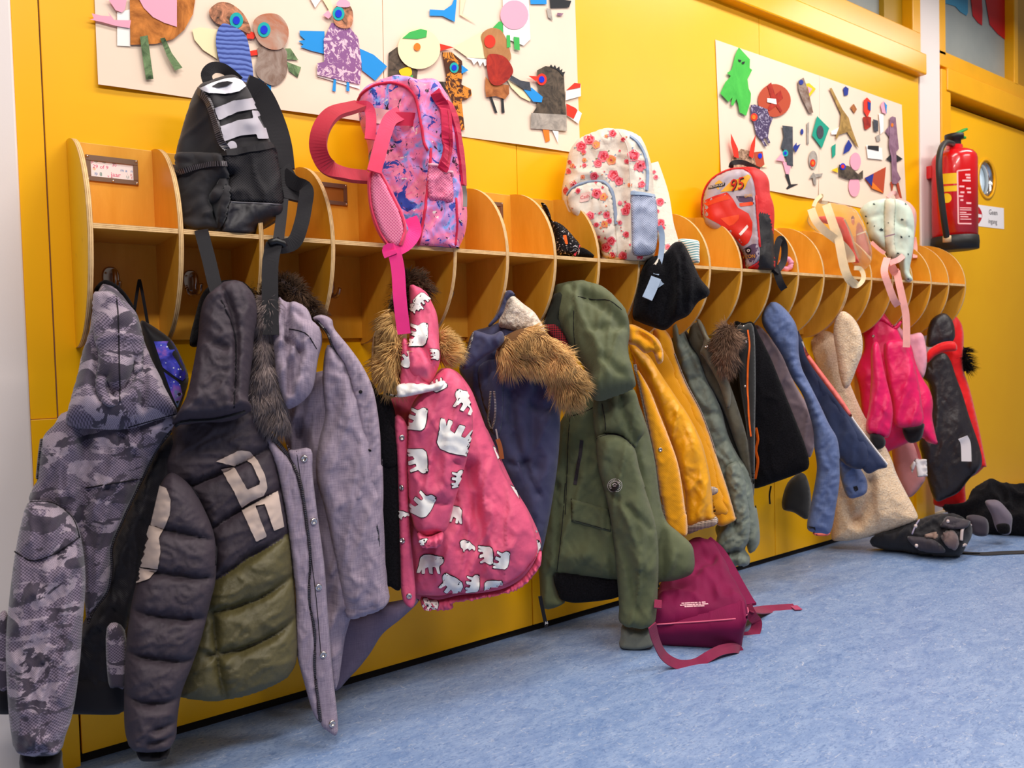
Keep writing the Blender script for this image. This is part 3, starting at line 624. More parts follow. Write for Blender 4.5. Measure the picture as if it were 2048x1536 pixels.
def tartan(name, a, b, sc):
    m = NT(name, .85, .2); v = m.n('SeparateXYZ', Vector=m.n('TexCoord').outputs['UV'])
    x, y = (m.ramp(m.math('FRACT', m.math('MULTIPLY', v.outputs[k], sc)), [(.5, 0.), (.55, 1.)]) for k in (0, 1)); m.col(m.mix(m.math('MULTIPLY', m.math('ADD', x, y), .5), a, b)); return m.m
CHECK = tartan('checked_trim', 'e6d2c4', '1d181c', 230.)
A = lambda p: zp(0, 400, 3.2, p)
B_ = lambda p: zp(0, 840, 2.207, p)
C_ = lambda p: zp(480, 540, 3.938, p)
D_ = lambda p: zp(560, 840, 3.2, p)
E_ = lambda p: zp(1040, 560, 3.2, p)
F_ = lambda p: zp(1040, 960, 3.2, p)
G_ = lambda p: zp(1500, 540, 3.737, p)
H_ = lambda p: zp(1500, 840, 3.737, p)
I_ = lambda p: zp(0, 0, 3.2, p)
K_ = lambda p: zp(1080, 240, 3.2, p)
HANG = 'coats hanging on the rack'
def coat(label, cat, hookx, d, name='hanging_coat', z=1.02, group=HANG): return thing(name, label, cat, P(hookx, 600, d) * 1.0, group)
# ---- 1 grey camouflage jacket
c1 = coat('grey dotted camouflage jacket at the left end of the rack', 'jacket', 230, .08, 'camouflage_jacket')
o = pillow('hem_band', B_([(-20, 1165), (150, 1150), (360, 1130), (548, 1110), (548, 1285), (330, 1295), (100, 1292), (-20, 1285)]), .13, .03, BLK, c1, folds=[])
pillow('lining', B_([(690, 120), (790, 60), (790, 200), (720, 420), (640, 700), (562, 940), (560, 1180), (340, 1180), (365, 900), (470, 740), (495, 560), (590, 330)]), .14, .03, DARKL, c1, nz=CR, cell=10)
pillow('sleeve', B_([(472, 915), (552, 930), (556, 1165), (515, 1178), (478, 1160)]), .20, .02, CAMO, c1)
pillow('sleeve', B_([(-12, 900), (20, 840), (40, 900), (45, 1165), (-16, 1165)]), .20, .02, CAMO, c1)
body1 = pillow('body', B_([(300, -40), (560, -60), (740, -60), (780, -20), (748, 60), (690, 130), (640, 230), (590, 330), (530, 460), (492, 560), (492, 660), (470, 760), (410, 840), (385, 892), (365, 700), (340, 500), (230, 400), (130, 362), (150, 290), (165, 260), (185, 90), (240, 20)]), .18, .05, CAMO, c1, nz=CR,
    folds=[(B_([(380, 30), (370, 250), (375, 480)]), 14, -.03), (B_([(380, 305), (620, 255)]), 4, -.006)])
hood1 = pillow('hood', A([(640, 585), (700, 575), (760, 605), (830, 690), (890, 770), (920, 890), (970, 1020), (1050, 1190), (1125, 1340), (1130, 1375), (1000, 1410), (820, 1465), (600, 1465), (430, 1440), (440, 1330), (490, 1150), (520, 1010), (570, 860), (590, 720)]), .13, .07, CAMO, c1, d2=.24, nz=[(.004, 40, 80, 10)],
    folds=[(A([(620, 1000), (640, 1120), (610, 1240), (660, 1330)]), 10, -.02), (A([(690, 1200), (740, 1290), (830, 1200), (860, 1100)]), 12, -.03), (A([(915, 900), (925, 1150), (915, 1380)]), 7, -.022), (A([(590, 760), (700, 700), (840, 790)]), 12, .012), (A([(640, 900), (760, 870), (880, 900)]), 14, .012)])
lob1 = pillow('hood_fold', A([(600, 600), (640, 587), (700, 582), (755, 615), (825, 695), (885, 780), (912, 890), (915, 1080), (880, 1110), (830, 1200), (780, 1290), (700, 1325), (625, 1265), (608, 1160), (630, 1000), (598, 870), (594, 740)]), .2, .016, CAMO, c1, on=hood1, w=14, nz=[(.003, 30, 60, 10)], folds=[(A([(690, 1200), (740, 1290), (830, 1200)]), 10, -.02), (A([(640, 900), (760, 870), (880, 900)]), 10, .01)])
pillow('hood_lining', A([(600, 585), (640, 525), (690, 513), (770, 560), (835, 640), (880, 740), (830, 700), (760, 612), (690, 585)]), .12, .03, BLKF, c1)
slv1 = pillow('sleeve', B_([(130, 360), (230, 362), (320, 425), (358, 520), (378, 700), (365, 900), (350, 1100), (322, 1290), (290, 1390), (262, 1462), (160, 1478), (70, 1455), (50, 1390), (35, 1250), (25, 1000), (40, 800), (65, 600), (95, 450)]), .20, .06, CAMO, c1, d2=.26, nz=CR, folds=[(B_([(80, 570), (140, 620), (240, 590), (340, 520)]), 5, -.008), (B_([(330, 500), (370, 640)]), 10, .008), (B_([(50, 1390), (160, 1420), (300, 1380)]), 8, -.008)])
pillow('cuff', B_([(95, 1462), (180, 1472), (265, 1452), (275, 1500), (268, 1570), (105, 1570)]), .25, .04, BLK, c1)
strip('zipper', B_([(750, 50), (690, 130), (640, 230), (590, 330), (530, 460), (490, 560), (490, 660), (470, 760), (410, 840), (385, 895)]), body1, .009, ZT1, c1, .003)
strip('zipper', B_([(188, 85), (178, 150), (168, 258)]), body1, .007, ZT1, c1, .003)
for q in (A([(745, 620), (758, 760), (762, 950), (768, 1290)]), A([(820, 1455), (960, 1415), (1120, 1370)])): cord('seam', q, [hood1, lob1], .0012, SEAM, c1)
cord('seam', B_([(380, 300), (500, 280), (625, 258)]), body1, .0014, SEAM, c1); cord('seam', B_([(65, 580), (140, 620), (240, 590), (345, 520)]), slv1, .0012, SEAM, c1); cord('seam', B_([(135, 362), (230, 366), (318, 430), (350, 520)]), slv1, .0012, SEAM, c1)
# galaxy bag hanging behind it
c1b = thing('galaxy_bag', 'black bag with a blue and violet galaxy print hanging between the camouflage and charcoal jackets', 'bag', P(285, 560, .06))
gb = pillow('bag_body', A([(900, 775), (960, 795), (1075, 875), (1122, 930), (1180, 1050), (1206, 1130), (1197, 1200), (1150, 1340), (1100, 1420), (1010, 1420), (960, 1100), (910, 880)]), .10, .045, cloth('black_bag_nylon', '131016', .6, 1200), c1b, cell=6)
def galaxy():
    m = NT('galaxy_print', .45, .4); uv = m.co('UV'); a = m.noise(uv, 13, 4, .6, 1); c = m.ramp(a, [(.28, '14102a'), (.42, '2c2a9a'), (.5, '4a4fd0'), (.58, '9a62c8'), (.68, '3fa0b0'), (.8, '201840')])
    v = m.n('TexVoronoi', Vector=uv, Scale=110.).outputs['Distance']; m.col(m.mix(m.ramp(v, [(.10, 1.), (.2, 0.)]), c, 'e8f0ff')); return m.m
GALX = galaxy()
decal('print_panel', A([(985, 905), (1095, 903), (1132, 960), (1172, 1060), (1197, 1130), (1165, 1160), (1090, 1108), (1040, 1070)]), gb, GALX, c1b); decal('print_panel', A([(1048, 1100), (1150, 1172), (1168, 1250), (1135, 1330), (1095, 1230)]), gb, GALX, c1b)
strap('hanging_loop', [(A([(850, 780)])[0]) + (.06,), (A([(885, 545)])[0]) + (.07,), (A([(900, 540)])[0]) + (.07,), (A([(945, 790)])[0]) + (.08,)], .006, BLK, c1b)
# ---- 2 charcoal and olive puffer
c2 = coat('charcoal and olive quilted puffer jacket with beige letters beside the camouflage jacket', 'jacket', 400, .1, 'puffer_jacket')
pillow('hood_lining', A([(1215, 930), (1250, 740), (1300, 590), (1400, 520), (1530, 515), (1600, 560), (1650, 640), (1640, 760), (1500, 700), (1330, 900)]), .13, .035, BLKF, c2)
body2 = pillow('body', B_([(780, 0), (950, -70), (1120, -70), (1192, 60), (1228, 220), (1268, 430), (1292, 640), (1307, 850), (1312, 1030), (1287, 1112), (1220, 1162), (1090, 1212), (960, 1237), (810, 1222), (785, 1190), (820, 1040), (880, 850), (900, 700), (860, 500), (790, 330), (740, 250), (730, 180), (755, 90)]), .19, .055, (PUFB, PUFO), c2, d2=.22, cell=6.5, nz=[(.004, 22, 46, 60), (.002, 9, 20, 30)],
    quilt=([B_(q) for q in ([(840, 290), (1000, 220), (1195, 118)], [(920, 485), (1060, 390), (1245, 298)], [(940, 700), (1030, 640), (1120, 580), (1265, 498)], [(940, 835), (1100, 790), (1200, 740), (1295, 680)], [(930, 1020), (1080, 985), (1210, 930), (1308, 865)], [(942, 840), (965, 1060), (1000, 1230)], [(835, 280), (930, 470), (945, 640)])], 9, .030), midfn=lambda c: int(c[1] > np.interp(c[0], *np.array(B_([(920, 710), (985, 678), (1090, 600), (1180, 555), (1270, 495)])).T)))
slv2 = pillow('sleeve', B_([(770, 235), (840, 290), (900, 390), (948, 520), (953, 690), (930, 800), (890, 960), (845, 1090), (800, 1210), (782, 1330), (776, 1400), (740, 1447), (660, 1457), (590, 1447), (557, 1400), (547, 1290), (551, 1100), (562, 940), (582, 800), (607, 700), (642, 540), (682, 380), (702, 300), (735, 245)]), .235, .06, PUFB, c2, d2=.28, cell=6.5, nz=[(.004, 30, 22, 10), (.002, 12, 9, 0)],
    quilt=([B_(q) for q in ([(630, 455), (750, 480), (950, 528)], [(600, 645), (760, 670), (960, 692)], [(570, 825), (700, 850), (910, 866)], [(540, 1010), (680, 1032), (860, 1046)], [(530, 1195), (660, 1222), (800, 1212)], [(690, 1335), (785, 1320)], [(670, 1392), (785, 1375)])], 9, .026))
pillow('cuff', B_([(600, 1435), (690, 1450), (755, 1430), (738, 1475), (660, 1488), (610, 1478)]), .27, .03, BLK, c2)
hood2 = pillow('hood', A([(1370, 590), (1430, 550), (1530, 545), (1590, 580), (1640, 660), (1648, 770), (1625, 900), (1618, 1000), (1598, 1150), (1590, 1290), (1610, 1345), (1480, 1412), (1300, 1425), (1110, 1440), (1130, 1390), (1190, 1270), (1230, 1100), (1265, 900), (1280, 740), (1310, 650)]), .20, .075, PUFB, c2, d2=.27, cell=6.5, nz=[(.006, 26, 44, -35), (.003, 12, 18, 25)],
    folds=[(A([(1420, 640), (1490, 800), (1510, 1000), (1495, 1330)]), 6, -.02), (A([(1270, 870), (1330, 950), (1450, 1010)]), 8, -.014), (A([(1290, 760), (1340, 700), (1420, 660)]), 12, .012), (A([(1150, 1395), (1380, 1390), (1600, 1320)]), 7, .012)])
cord('seam', A([(1415, 640), (1470, 760), (1505, 900), (1510, 1100), (1498, 1330)]), hood2, .0016, SEAM, c2); strip('piping', A([(1115, 1445), (1180, 1410), (1380, 1395), (1560, 1350)]), hood2, .005, BLK, c2, .004)
for q in (B_([(842, 292), (905, 395), (950, 525), (950, 640)]),): cord('seam', q, [slv2, body2], .0018, SEAM, c2)
for q, t in (([(953, 183), (1060, 133), (1102, 138), (1137, 180), (1167, 240), (1180, 300), (1160, 335), (1142, 300), (1146, 270), (1112, 195), (1085, 178), (1035, 202)], body2), ([(975, 215), (1032, 204), (1092, 306), (1148, 282), (1165, 330), (1105, 358), (1066, 385), (1030, 310)], body2),
    ([(1068, 398), (1225, 312), (1252, 470), (1208, 488), (1168, 372), (1128, 380), (1177, 513), (1130, 536)], body2),
    ([(708, 290), (735, 300), (755, 350), (750, 420), (725, 478), (668, 464)], slv2), ([(662, 466), (722, 480), (703, 520), (710, 580), (697, 656), (614, 645), (640, 540)], slv2), ([(611, 650), (695, 660), (660, 700), (604, 719)], slv2)):
    decal('letter_patch', B_(q), t, PATCH, c2, .0042, 5)
# ---- 3 lilac grey parka
c3 = coat('lilac grey parka with a grey fur trimmed hood, hanging third from the left', 'coat', 560, .1, 'fur_hood_parka')
pillow('tail', [(632, 1060), (690, 1225), (775, 1205), (838, 1198), (805, 1235), (765, 1268), (738, 1310), (702, 1352), (662, 1378), (635, 1250)], .14, .02, LILD, c3)
pillow('lining', D_([(600, -120), (690, -160), (745, 0), (762, 300), (782, 700), (778, 1068), (700, 1062), (630, 1010), (600, 500), (600, 100)]), .20, .03, BLKF, c3)
pillow('lining', C_([(980, 860), (1040, 880), (1095, 980), (1155, 1080), (1225, 1250), (1245, 1536), (1100, 1540), (1060, 1200), (1000, 980)]), .2, .03, BLKF, c3)
body3 = pillow('body', [(560, 820), (600, 760), (660, 740), (700, 760), (730, 830), (755, 950), (768, 1100), (770, 1190), (700, 1240), (672, 1380), (640, 1290), (610, 1180), (595, 1000), (575, 900)], .17, .05, LILAC, c3, d2=.2, nz=CR, folds=[([(600, 860), (625, 1000), (655, 1200)], 16, -.03)])
CRN = 1.
slv3 = pillow('sleeve', [(655, 690), (690, 720), (718, 790), (745, 860), (760, 950), (768, 1050), (772, 1150), (778, 1203), (742, 1225), (704, 1236), (688, 1222), (672, 1130), (650, 1020), (632, 950), (636, 890), (650, 830), (645, 760)], .24, .055, LILAC, c3, nz=CR, folds=[(C_([(640, 700), (760, 790), (840, 790)]), 8, -.01), (C_([(740, 900), (760, 1060), (700, 1300)]), 14, -.018), ([(690, 1210), (735, 1203), (778, 1188)], 3, -.006)])
hood3 = pillow('hood', C_([(300, 235), (360, 262), (480, 285), (545, 340), (580, 420), (637, 480), (645, 580), (615, 700), (592, 850), (560, 960), (470, 1055), (370, 1095), (330, 1020), (280, 870), (250, 640), (240, 500), (285, 380)]), .20, .07, LILAC, c3, d2=.25, cell=6, nz=CR,
    folds=[(C_([(370, 300), (375, 560), (390, 800), (400, 1000)]), 7, -.035), (C_([(380, 590), (470, 690)]), 5, -.02), (C_([(470, 700), (450, 880)]), 9, -.016), (C_([(300, 640), (360, 640), (390, 720)]), 7, .016), (C_([(430, 470), (540, 560), (600, 700)]), 12, .014), (C_([(400, 480), (430, 400), (510, 470)]), 9, -.014)])
flapl = pillow('front_edge', B_([(1160, 30), (1230, 120), (1295, 190), (1330, 290), (1352, 420), (1372, 600), (1368, 780), (1392, 930), (1392, 1080), (1405, 1200), (1420, 1330), (1385, 1300), (1340, 1150), (1305, 1000), (1305, 800), (1290, 640), (1262, 420), (1222, 220), (1180, 110)]), .24, .02, LILAC, c3, nz=[(.004, 12, 40, 0)], cell=6)
flap3 = pillow('storm_flap', B_([(1262, 90), (1285, 132), (1372, 128), (1380, 240), (1402, 420), (1432, 640), (1447, 850), (1467, 1100), (1492, 1372), (1442, 1370), (1412, 1330), (1395, 1200), (1388, 1080), (1388, 930), (1362, 780), (1368, 600), (1345, 420), (1322, 290), (1290, 195)]), .262, .012, LILAC, c3, nz=[(.003, 14, 40, 0)], cell=6)
strip('zipper', B_([(1165, 45), (1230, 112), (1290, 190), (1328, 285), (1350, 420), (1370, 600), (1362, 780), (1390, 930), (1386, 1080), (1400, 1200), (1415, 1325)]), [flapl, flap3], .012, ZT1, c3, .004)
pl3 = pillow('storm_flap', C_([(572, 378), (640, 352), (722, 388), (745, 465), (855, 600), (955, 740), (1035, 900), (1075, 1060), (1105, 1300), (1112, 1536)]) + D_([(655, 250), (662, 500), (645, 800), (622, 1035), (590, 1030), (600, 900), (562, 650), (528, 450), (535, 250)]) + C_([(968, 1480), (955, 1350), (925, 1150), (880, 950), (825, 760), (735, 620), (680, 490), (610, 410)]), .255, .022, LILAC, c3, cell=6, nz=[(.005, 10, 26, 12)])
strip('zipper', C_([(600, 385), (690, 490), (735, 610), (800, 720), (850, 840)]), pl3, .008, ZT1, c3, .003); strip('zipper', D_([(540, 470), (575, 560), (615, 680), (625, 860), (600, 1010)]), pl3, .007, ZT1, c3, .003)
for q in ((1343, 170), (1384, 447), (1405, 737), (1427, 1035), (1465, 1340)): disc('snap', B_([q])[0], flap3, .0075, SILV, c3, .004, 16, 1)
for q in (C_([(950, 960)])[0], C_([(1020, 1420)])[0]): disc('button_hole', q, pl3, .004, SEAM, c3, .0015)
cord('seam', D_([(105, 200), (170, 640), (230, 1130), (262, 1500)]), flap3, .0008, SEAM, c3); cord('seam', C_([(390, 465), (520, 500), (600, 620)]), hood3, .0012, SEAM, c3)
f3 = pillow('fur_base', C_([(135, 230), (200, 190), (290, 210), (240, 470), (252, 640), (290, 800), (345, 1000), (362, 1190), (300, 1240), (185, 1230), (125, 1100), (100, 1000), (92, 850), (115, 650), (132, 450)]), .225, .03, plain('grey_fur_skin', '5d5050', .9, .1), c3)
fur('fur_trim', f3, 5200, .032, FURG, c3, (-.25, .9), .0007, .55, .55)
f3b = pillow('fur_base', C_([(135, 240), (180, 110), (320, 60), (430, 110), (560, 250), (640, 345), (580, 410), (470, 300), (350, 270), (290, 230)]), .165, .03, plain('fur_skin_dark', '3c3130', .9, .1), c3)
fur('fur_trim', f3b, 2200, .028, FURD, c3, (.2, .2), .0008, .8, .6)
# ---- beige striped cloth hanging behind the pink coat
cb = thing('striped_scarf', 'beige striped cloth hanging behind the pink bear raincoat', 'scarf', P(760, 640, .06))
bs_ = pillow('scarf_cloth', C_([(1050, 520), (1150, 400), (1300, 380), (1300, 1000), (1165, 1010), (1110, 900), (1040, 860)]), .10, .02, BEIGE, cb, cell=10)
for x in (1065, 1110, 1160): strip('stripe', C_([(x, 520), (x - 4, 700), (x + 10, 880)]), bs_, .006, plain('brown_stripe', '6a4a2a', .8, .2), cb, .0006)
# ---- 4 pink raincoat printed with white bears
c4 = coat('salmon pink raincoat printed with white polar bears, tan fur on its hood', 'raincoat', 830, .1, 'bear_raincoat')
body4 = pillow('body', [(778, 800), (812, 790), (856, 772), (880, 738), (912, 742), (940, 775), (955, 810), (968, 845), (985, 890), (1005, 940), (1030, 985), (1055, 1020), (1072, 1075), (1075, 1105), (1060, 1130), (1035, 1155), (1000, 1172), (950, 1185), (905, 1186), (880, 1192), (840, 1190), (806, 1185), (803, 1150), (800, 1050), (795, 950), (790, 880), (785, 830)], .21, .05, PINK, c4, d2=.24, nz=CR, cell=7,
    folds=[(D_([(1215, 300), (1240, 520), (1290, 850), (1300, 1000)]), 14, -.035), (D_([(1240, 640), (1330, 960), (1420, 1060)]), 14, .02), (D_([(820, 700), (850, 900), (860, 1100)]), 6, -.02), (D_([(1040, 640), (1090, 850), (1120, 1050)]), 22, .018)])
pillow('lining', [(810, 900), (900, 850), (1000, 960), (1060, 1060), (1078, 1110), (1050, 1165), (1000, 1185), (940, 1200), (820, 1195), (808, 1100)], .20, .03, PINK, c4)
slr4 = pillow('sleeve', D_([(1235, 180), (1260, 80), (1310, 40), (1360, 130), (1420, 260), (1500, 430), (1585, 570), (1655, 720), (1672, 800), (1640, 880), (1560, 930), (1500, 940), (1470, 880), (1400, 760), (1320, 620), (1262, 470), (1222, 310)]), .245, .05, PINK, c4, nz=CR, cell=7, folds=[(D_([(1470, 770), (1540, 660), (1600, 640)]), 9, -.014), (D_([(1330, 230), (1450, 450), (1580, 650)]), 16, .012)])
slv4 = pillow('sleeve', [(885, 740), (912, 745), (938, 790), (946, 850), (938, 900), (925, 950), (910, 1000), (900, 1040), (890, 1062), (860, 1070), (835, 1064), (824, 1040), (816, 990), (814, 930), (815, 870), (820, 820), (840, 786)], .27, .055, PINK, c4, nz=CR, cell=7, folds=[(D_([(960, 480), (1050, 520), (1120, 500)]), 6, -.01), (D_([(1120, 260), (1180, 300), (1210, 250)]), 7, -.014), (D_([(840, 700), (950, 690), (1060, 720)]), 5, -.012)])
cuf4 = pillow('cuff', D_([(880, 715), (960, 735), (1042, 715), (1036, 790), (990, 808), (920, 812), (890, 792)]), .275, .04, PINK, c4, cell=4, nz=[(.012, 5, 60, 0)])
pk4 = pillow('placket', D_([(735, -20), (815, 40), (818, 300), (832, 700), (868, 1162), (785, 1152), (768, 900), (760, 600), (752, 300)]), .235, .018, PINK, c4, nz=[(.003, 14, 40, 0)], cell=7)
for q in ((780, 112), (780, 432), (784, 772), (826, 1125)): disc('snap', D_([q])[0], pk4, .0068, SILV, c4, .004, 16, 1)
hem4 = pillow('hem_gather', D_([(905, 1130), (1010, 1150), (1150, 1120), (1300, 1105), (1440, 1075), (1550, 1010), (1620, 920), (1664, 830), (1676, 870), (1660, 940), (1590, 1030), (1500, 1090), (1380, 1120), (1220, 1150), (1110, 1165), (1105, 1205), (1000, 1212), (915, 1205)]), .25, .022, PINK, c4, cell=4.5, nz=[(.014, 5, 50, -25)])
hood4 = pillow('hood', C_([(1330, 165), (1400, 160), (1472, 210), (1542, 330), (1562, 420), (1568, 560), (1575, 720), (1510, 880), (1450, 905), (1340, 870), (1300, 700), (1330, 560), (1335, 480), (1335, 300)]), .20, .06, PINK, c4, d2=.27, nz=CR, cell=6, folds=[(C_([(1430, 640), (1500, 760), (1510, 860)]), 6, -.02), (C_([(1510, 250), (1530, 480), (1560, 700)]), 5, -.008)])
hodl4 = pillow('hood', C_([(1268, 570), (1310, 538), (1345, 640), (1420, 760), (1492, 905), (1480, 960), (1300, 972), (1250, 960), (1262, 780)]), .26, .035, PINK, c4, nz=CR, cell=6)
col4 = pillow('collar', C_([(1240, 905), (1400, 885), (1495, 905), (1560, 880), (1620, 870), (1600, 930), (1480, 962), (1300, 1000), (1220, 1000), (1150, 985), (1160, 968), (1235, 982)]), .285, .018, BEARW, c4, cell=6, nz=CR)
decal('reflective_tag', D_([(1595, 590), (1636, 580), (1660, 700), (1640, 728)]), slr4, plain('grey_reflective_tag', 'b9adb0', .4, .5), c4, .002)
f4 = pillow('fur_base', C_([(1180, 300), (1240, 400), (1265, 560), (1262, 780), (1245, 900), (1190, 880), (1130, 800), (1110, 700), (1170, 600), (1170, 450)]), .225, .03, plain('tan_fur_skin', '8d6636', .9, .1), c4); fur('fur_trim', f4, 1900, .042, FURT, c4, (-.75, .5), .0011, .4, .55)
f4b = pillow('fur_base', C_([(1560, 500), (1630, 520), (1700, 610), (1715, 650), (1670, 690), (1600, 720), (1560, 690)]), .235, .025, plain('tan_fur_skin2', '8d6636', .9, .1), c4); fur('fur_trim', f4b, 900, .032, FURT, c4, (.7, -.05), .0011, .4, .5)
f4c = pillow('fur_base', C_([(1220, 130), (1300, 40), (1430, 60), (1500, 190), (1400, 180), (1330, 190), (1310, 330), (1240, 420)]), .17, .03, plain('dark_fur_skin', '3a2414', .9, .1), c4); fur('fur_trim', f4c, 1100, .03, FURD, c4, (.1, -.3), .001, .7, .6)
WALK = np.array([(1275, 482), (1290, 462), (1312, 460), (1350, 440), (1400, 420), (1460, 408), (1500, 428), (1530, 500), (1566, 568), (1540, 577), (1508, 545), (1522, 588), (1490, 596), (1478, 542), (1440, 536), (1447, 600), (1410, 613), (1398, 545), (1372, 552), (1366, 620), (1340, 628), (1334, 552), (1300, 538), (1282, 520)], float); WALK = (WALK - (1420, 510)) / 290
SIT = np.array([(.42, -.48), (.5, -.4), (.36, -.34), (.3, -.2), (.42, -.05), (.3, .02), (.22, -.02), (.25, .2), (.45, .3), (.42, .38), (.2, .36), (.1, .5), (-.3, .52), (-.42, .4), (-.4, .1), (-.25, -.15), (0, -.3), (.2, -.5)]) * .8
def bear(t, c, s, rot=0, flip=1, kind=WALK):
    a = R(rot); q = kind * (flip, 1); q = np.stack([q[:, 0] * math.cos(a) - q[:, 1] * math.sin(a), q[:, 0] * math.sin(a) + q[:, 1] * math.cos(a)], 1) * s + np.array(c)
    m = q.mean(0); dr_ = q - m; out = q + dr_ / np.linalg.norm(dr_, axis=1)[:, None] * 1.5
    b = decal('bear_print', q, t, BEARW, c4, .0034, 5)
    if b is None: return
    w = decal('print_outline', out, t, BEARK, b, .002, 5)
    def pt(x, y): x *= flip; return c[0] + s * (x * math.cos(a) - y * math.sin(a)), c[1] + s * (x * math.sin(a) + y * math.cos(a))
    if kind is WALK:
        for x, y, r in ((-.485, -.095, .028), (-.40, -.11, .014)): n = pt(x, y); decal('print_dot', [(n[0] + s * r * math.cos(u), n[1] + s * r * math.sin(u)) for u in np.linspace(0, 6.28, 8, endpoint=False)], t, BEARK, b, .0046, 90)
X_ = lambda x, y: D_([(x, y)])[0]
Y_ = lambda x, y: C_([(x, y)])[0]
for t, c, s, r_, fl_, kd in ((hood4, Y_(1430, 235), 34, -25, 1, WALK), (hood4, Y_(1385, 295), 30, 60, 1, SIT), (hood4, Y_(1405, 520), 58, 115, 1, WALK), (hood4, Y_(1535, 665), 26, 70, -1, WALK), (hodl4, Y_(1315, 710), 40, 150, 1, WALK), (hodl4, Y_(1470, 800), 30, 240, 1, WALK),
    (slv4, Y_(1560, 910), 36, 170, 1, WALK), (slv4, Y_(1400, 1180), 56, 120, 1, WALK), (slv4, Y_(1690, 1330), 92, 215, 1, WALK), (slv4, X_(885, 255), 60, 65, -1, WALK), (slv4, X_(910, 545), 62, 140, 1, WALK), (slv4, X_(1140, 380), 40, 105, 1, WALK), (slv4, Y_(1790, 1040), 62, 40, 1, WALK),
    (body4, X_(1105, 600), 50, 25, 1, WALK), (body4, X_(960, 920), 58, -12, -1, WALK), (body4, X_(1100, 1060), 56, 50, 1, WALK), (body4, X_(1200, 800), 34, 80, 1, SIT), (body4, X_(1320, 860), 44, 70, -1, WALK), (body4, X_(1235, 1050), 42, 110, 1, WALK), (body4, X_(1420, 900), 44, 120, 1, WALK), (body4, X_(1360, 1070), 44, -20, -1, WALK),
    (slr4, X_(1420, 515), 92, 3, 1, WALK), (slr4, X_(1250, 330), 44, 100, 1, WALK), (slr4, X_(1410, 740), 40, 235, 1, WALK), (slr4, X_(1580, 850), 66, -35, -1, WALK), (slr4, X_(1375, 215), 30, 60, 1, WALK), (slr4, X_(1290, 640), 30, 40, 1, WALK), (cuf4, X_(915, 775), 20, 30, 1, SIT), (hem4, X_(965, 1180), 40, 40, 1, WALK), (pk4, X_(785, 600), 26, 60, 1, SIT)):
    bear(t, c, s, r_, fl_, kd)
# ---- 5 slate navy coat with a brown fur hood
c5 = coat('slate navy winter coat with big brown fur trim on its white sherpa lined hood', 'coat', 1010, .1, 'navy_winter_coat')
pillow('body', [(945, 665), (972, 655), (1010, 640), (1040, 630), (1080, 660), (1110, 720), (1120, 800), (1118, 900), (1105, 1000), (1085, 1100), (1072, 1112), (1050, 1060), (1005, 960), (965, 840), (935, 770), (918, 738), (932, 700)], .15, .055, NAVY, c5, nz=CR, folds=[(E_([(80, 800), (150, 820), (230, 790)]), 10, -.02), ([(1020, 780), (1030, 880), (1075, 980)], 9, -.02), ([(1075, 760), (1065, 850), (1070, 930)], 12, -.02), (D_([(1460, 260), (1540, 280), (1580, 250)]), 6, -.014)])
b5 = list(BV)[-1]
colr5 = pillow('collar', C_([(1835, 492), (1870, 480), (1980, 510), (2060, 480), (2080, 560), (2000, 640), (1900, 700), (1800, 780), (1750, 770), (1790, 640)]), .21, .02, NAVY, c5, cell=6, nz=CR)
strip('zipper', C_([(1842, 495), (1815, 600), (1775, 700)]), colr5, .005, ZT2, c5, .003)
sh5 = pillow('sherpa_lining', zp(860, 360, 5.12, [(770, 1140), (830, 1165), (890, 1210), (960, 1270), (1060, 1345), (1120, 1430), (1180, 1540), (1150, 1600), (1000, 1580), (800, 1540), (700, 1480), (760, 1300)]), .20, .04, SHERPA, c5, cell=5, nz=[(.006, 6, 6, 0)])
pillow('hood_rim', zp(860, 360, 5.12, [(770, 1160), (800, 1130), (840, 1135), (880, 1190), (840, 1190), (790, 1240), (740, 1380), (620, 1500), (600, 1480), (700, 1350)]), .21, .012, NAVY, c5, cell=6)
f5 = pillow('fur_base', E_([(-150, 430), (-110, 370), (-20, 320), (60, 310), (160, 340), (270, 440), (335, 520), (395, 640), (395, 710), (350, 750), (300, 770), (250, 750), (235, 680), (190, 620), (110, 570), (40, 545), (-40, 560), (-130, 520)]), .27, .03, plain('brown_fur_skin', '6d4c30', .9, .1), c5, cell=6)
fur('fur_trim', f5, 4600, .04, FURB, c5, (.42, .62), .0011, .5, .5)
pz = pillow('pocket_panel', C_([(1880, 760), (2060, 740), (2060, 1250), (1990, 1290), (1960, 1180), (1900, 1000)]), .205, .006, NAVY, c5, cell=7, on=b5)
strip('pocket_zipper', C_([(1978, 955), (1968, 1080), (1960, 1180), (1982, 1250)]), pz, .005, ZT2, c5, .003); strip('pocket_zipper', C_([(2005, 955), (2012, 1080), (2008, 1180), (1990, 1250)]), pz, .005, ZT2, c5, .003)
strap('leather_toggle', [(995, 878, .24), (1000, 893, .245), (1004, 918, .25)], .011, plain('brown_leather', '8a4a22', .5, .3), c5, .004); strap('cord_loop', [(992, 858, .235), (996, 880, .24)], .004, plain('grey_cord', '8a8080', .8), c5, .002)
strap('draw_cord', D_([(1480, 330), (1500, 400)]) and [(1036, 925, .225), (1042, 945, .23), (1048, 968, .23)], .005, NAVY, c5, .003)
# ---- tartan edge peeping behind the green hood
ts = thing('tartan_scarf', 'dark red and black tartan scarf peeping out between brown fur and green hood', 'scarf', P(1105, 660, .1)); pillow('scarf_cloth', E_([(150, 300), (190, 280), (240, 290), (300, 380), (330, 470), (280, 470), (220, 400)]), .165, .02, tartan('red_tartan', '8c1c22', '15121a', 160.), ts, cell=5)
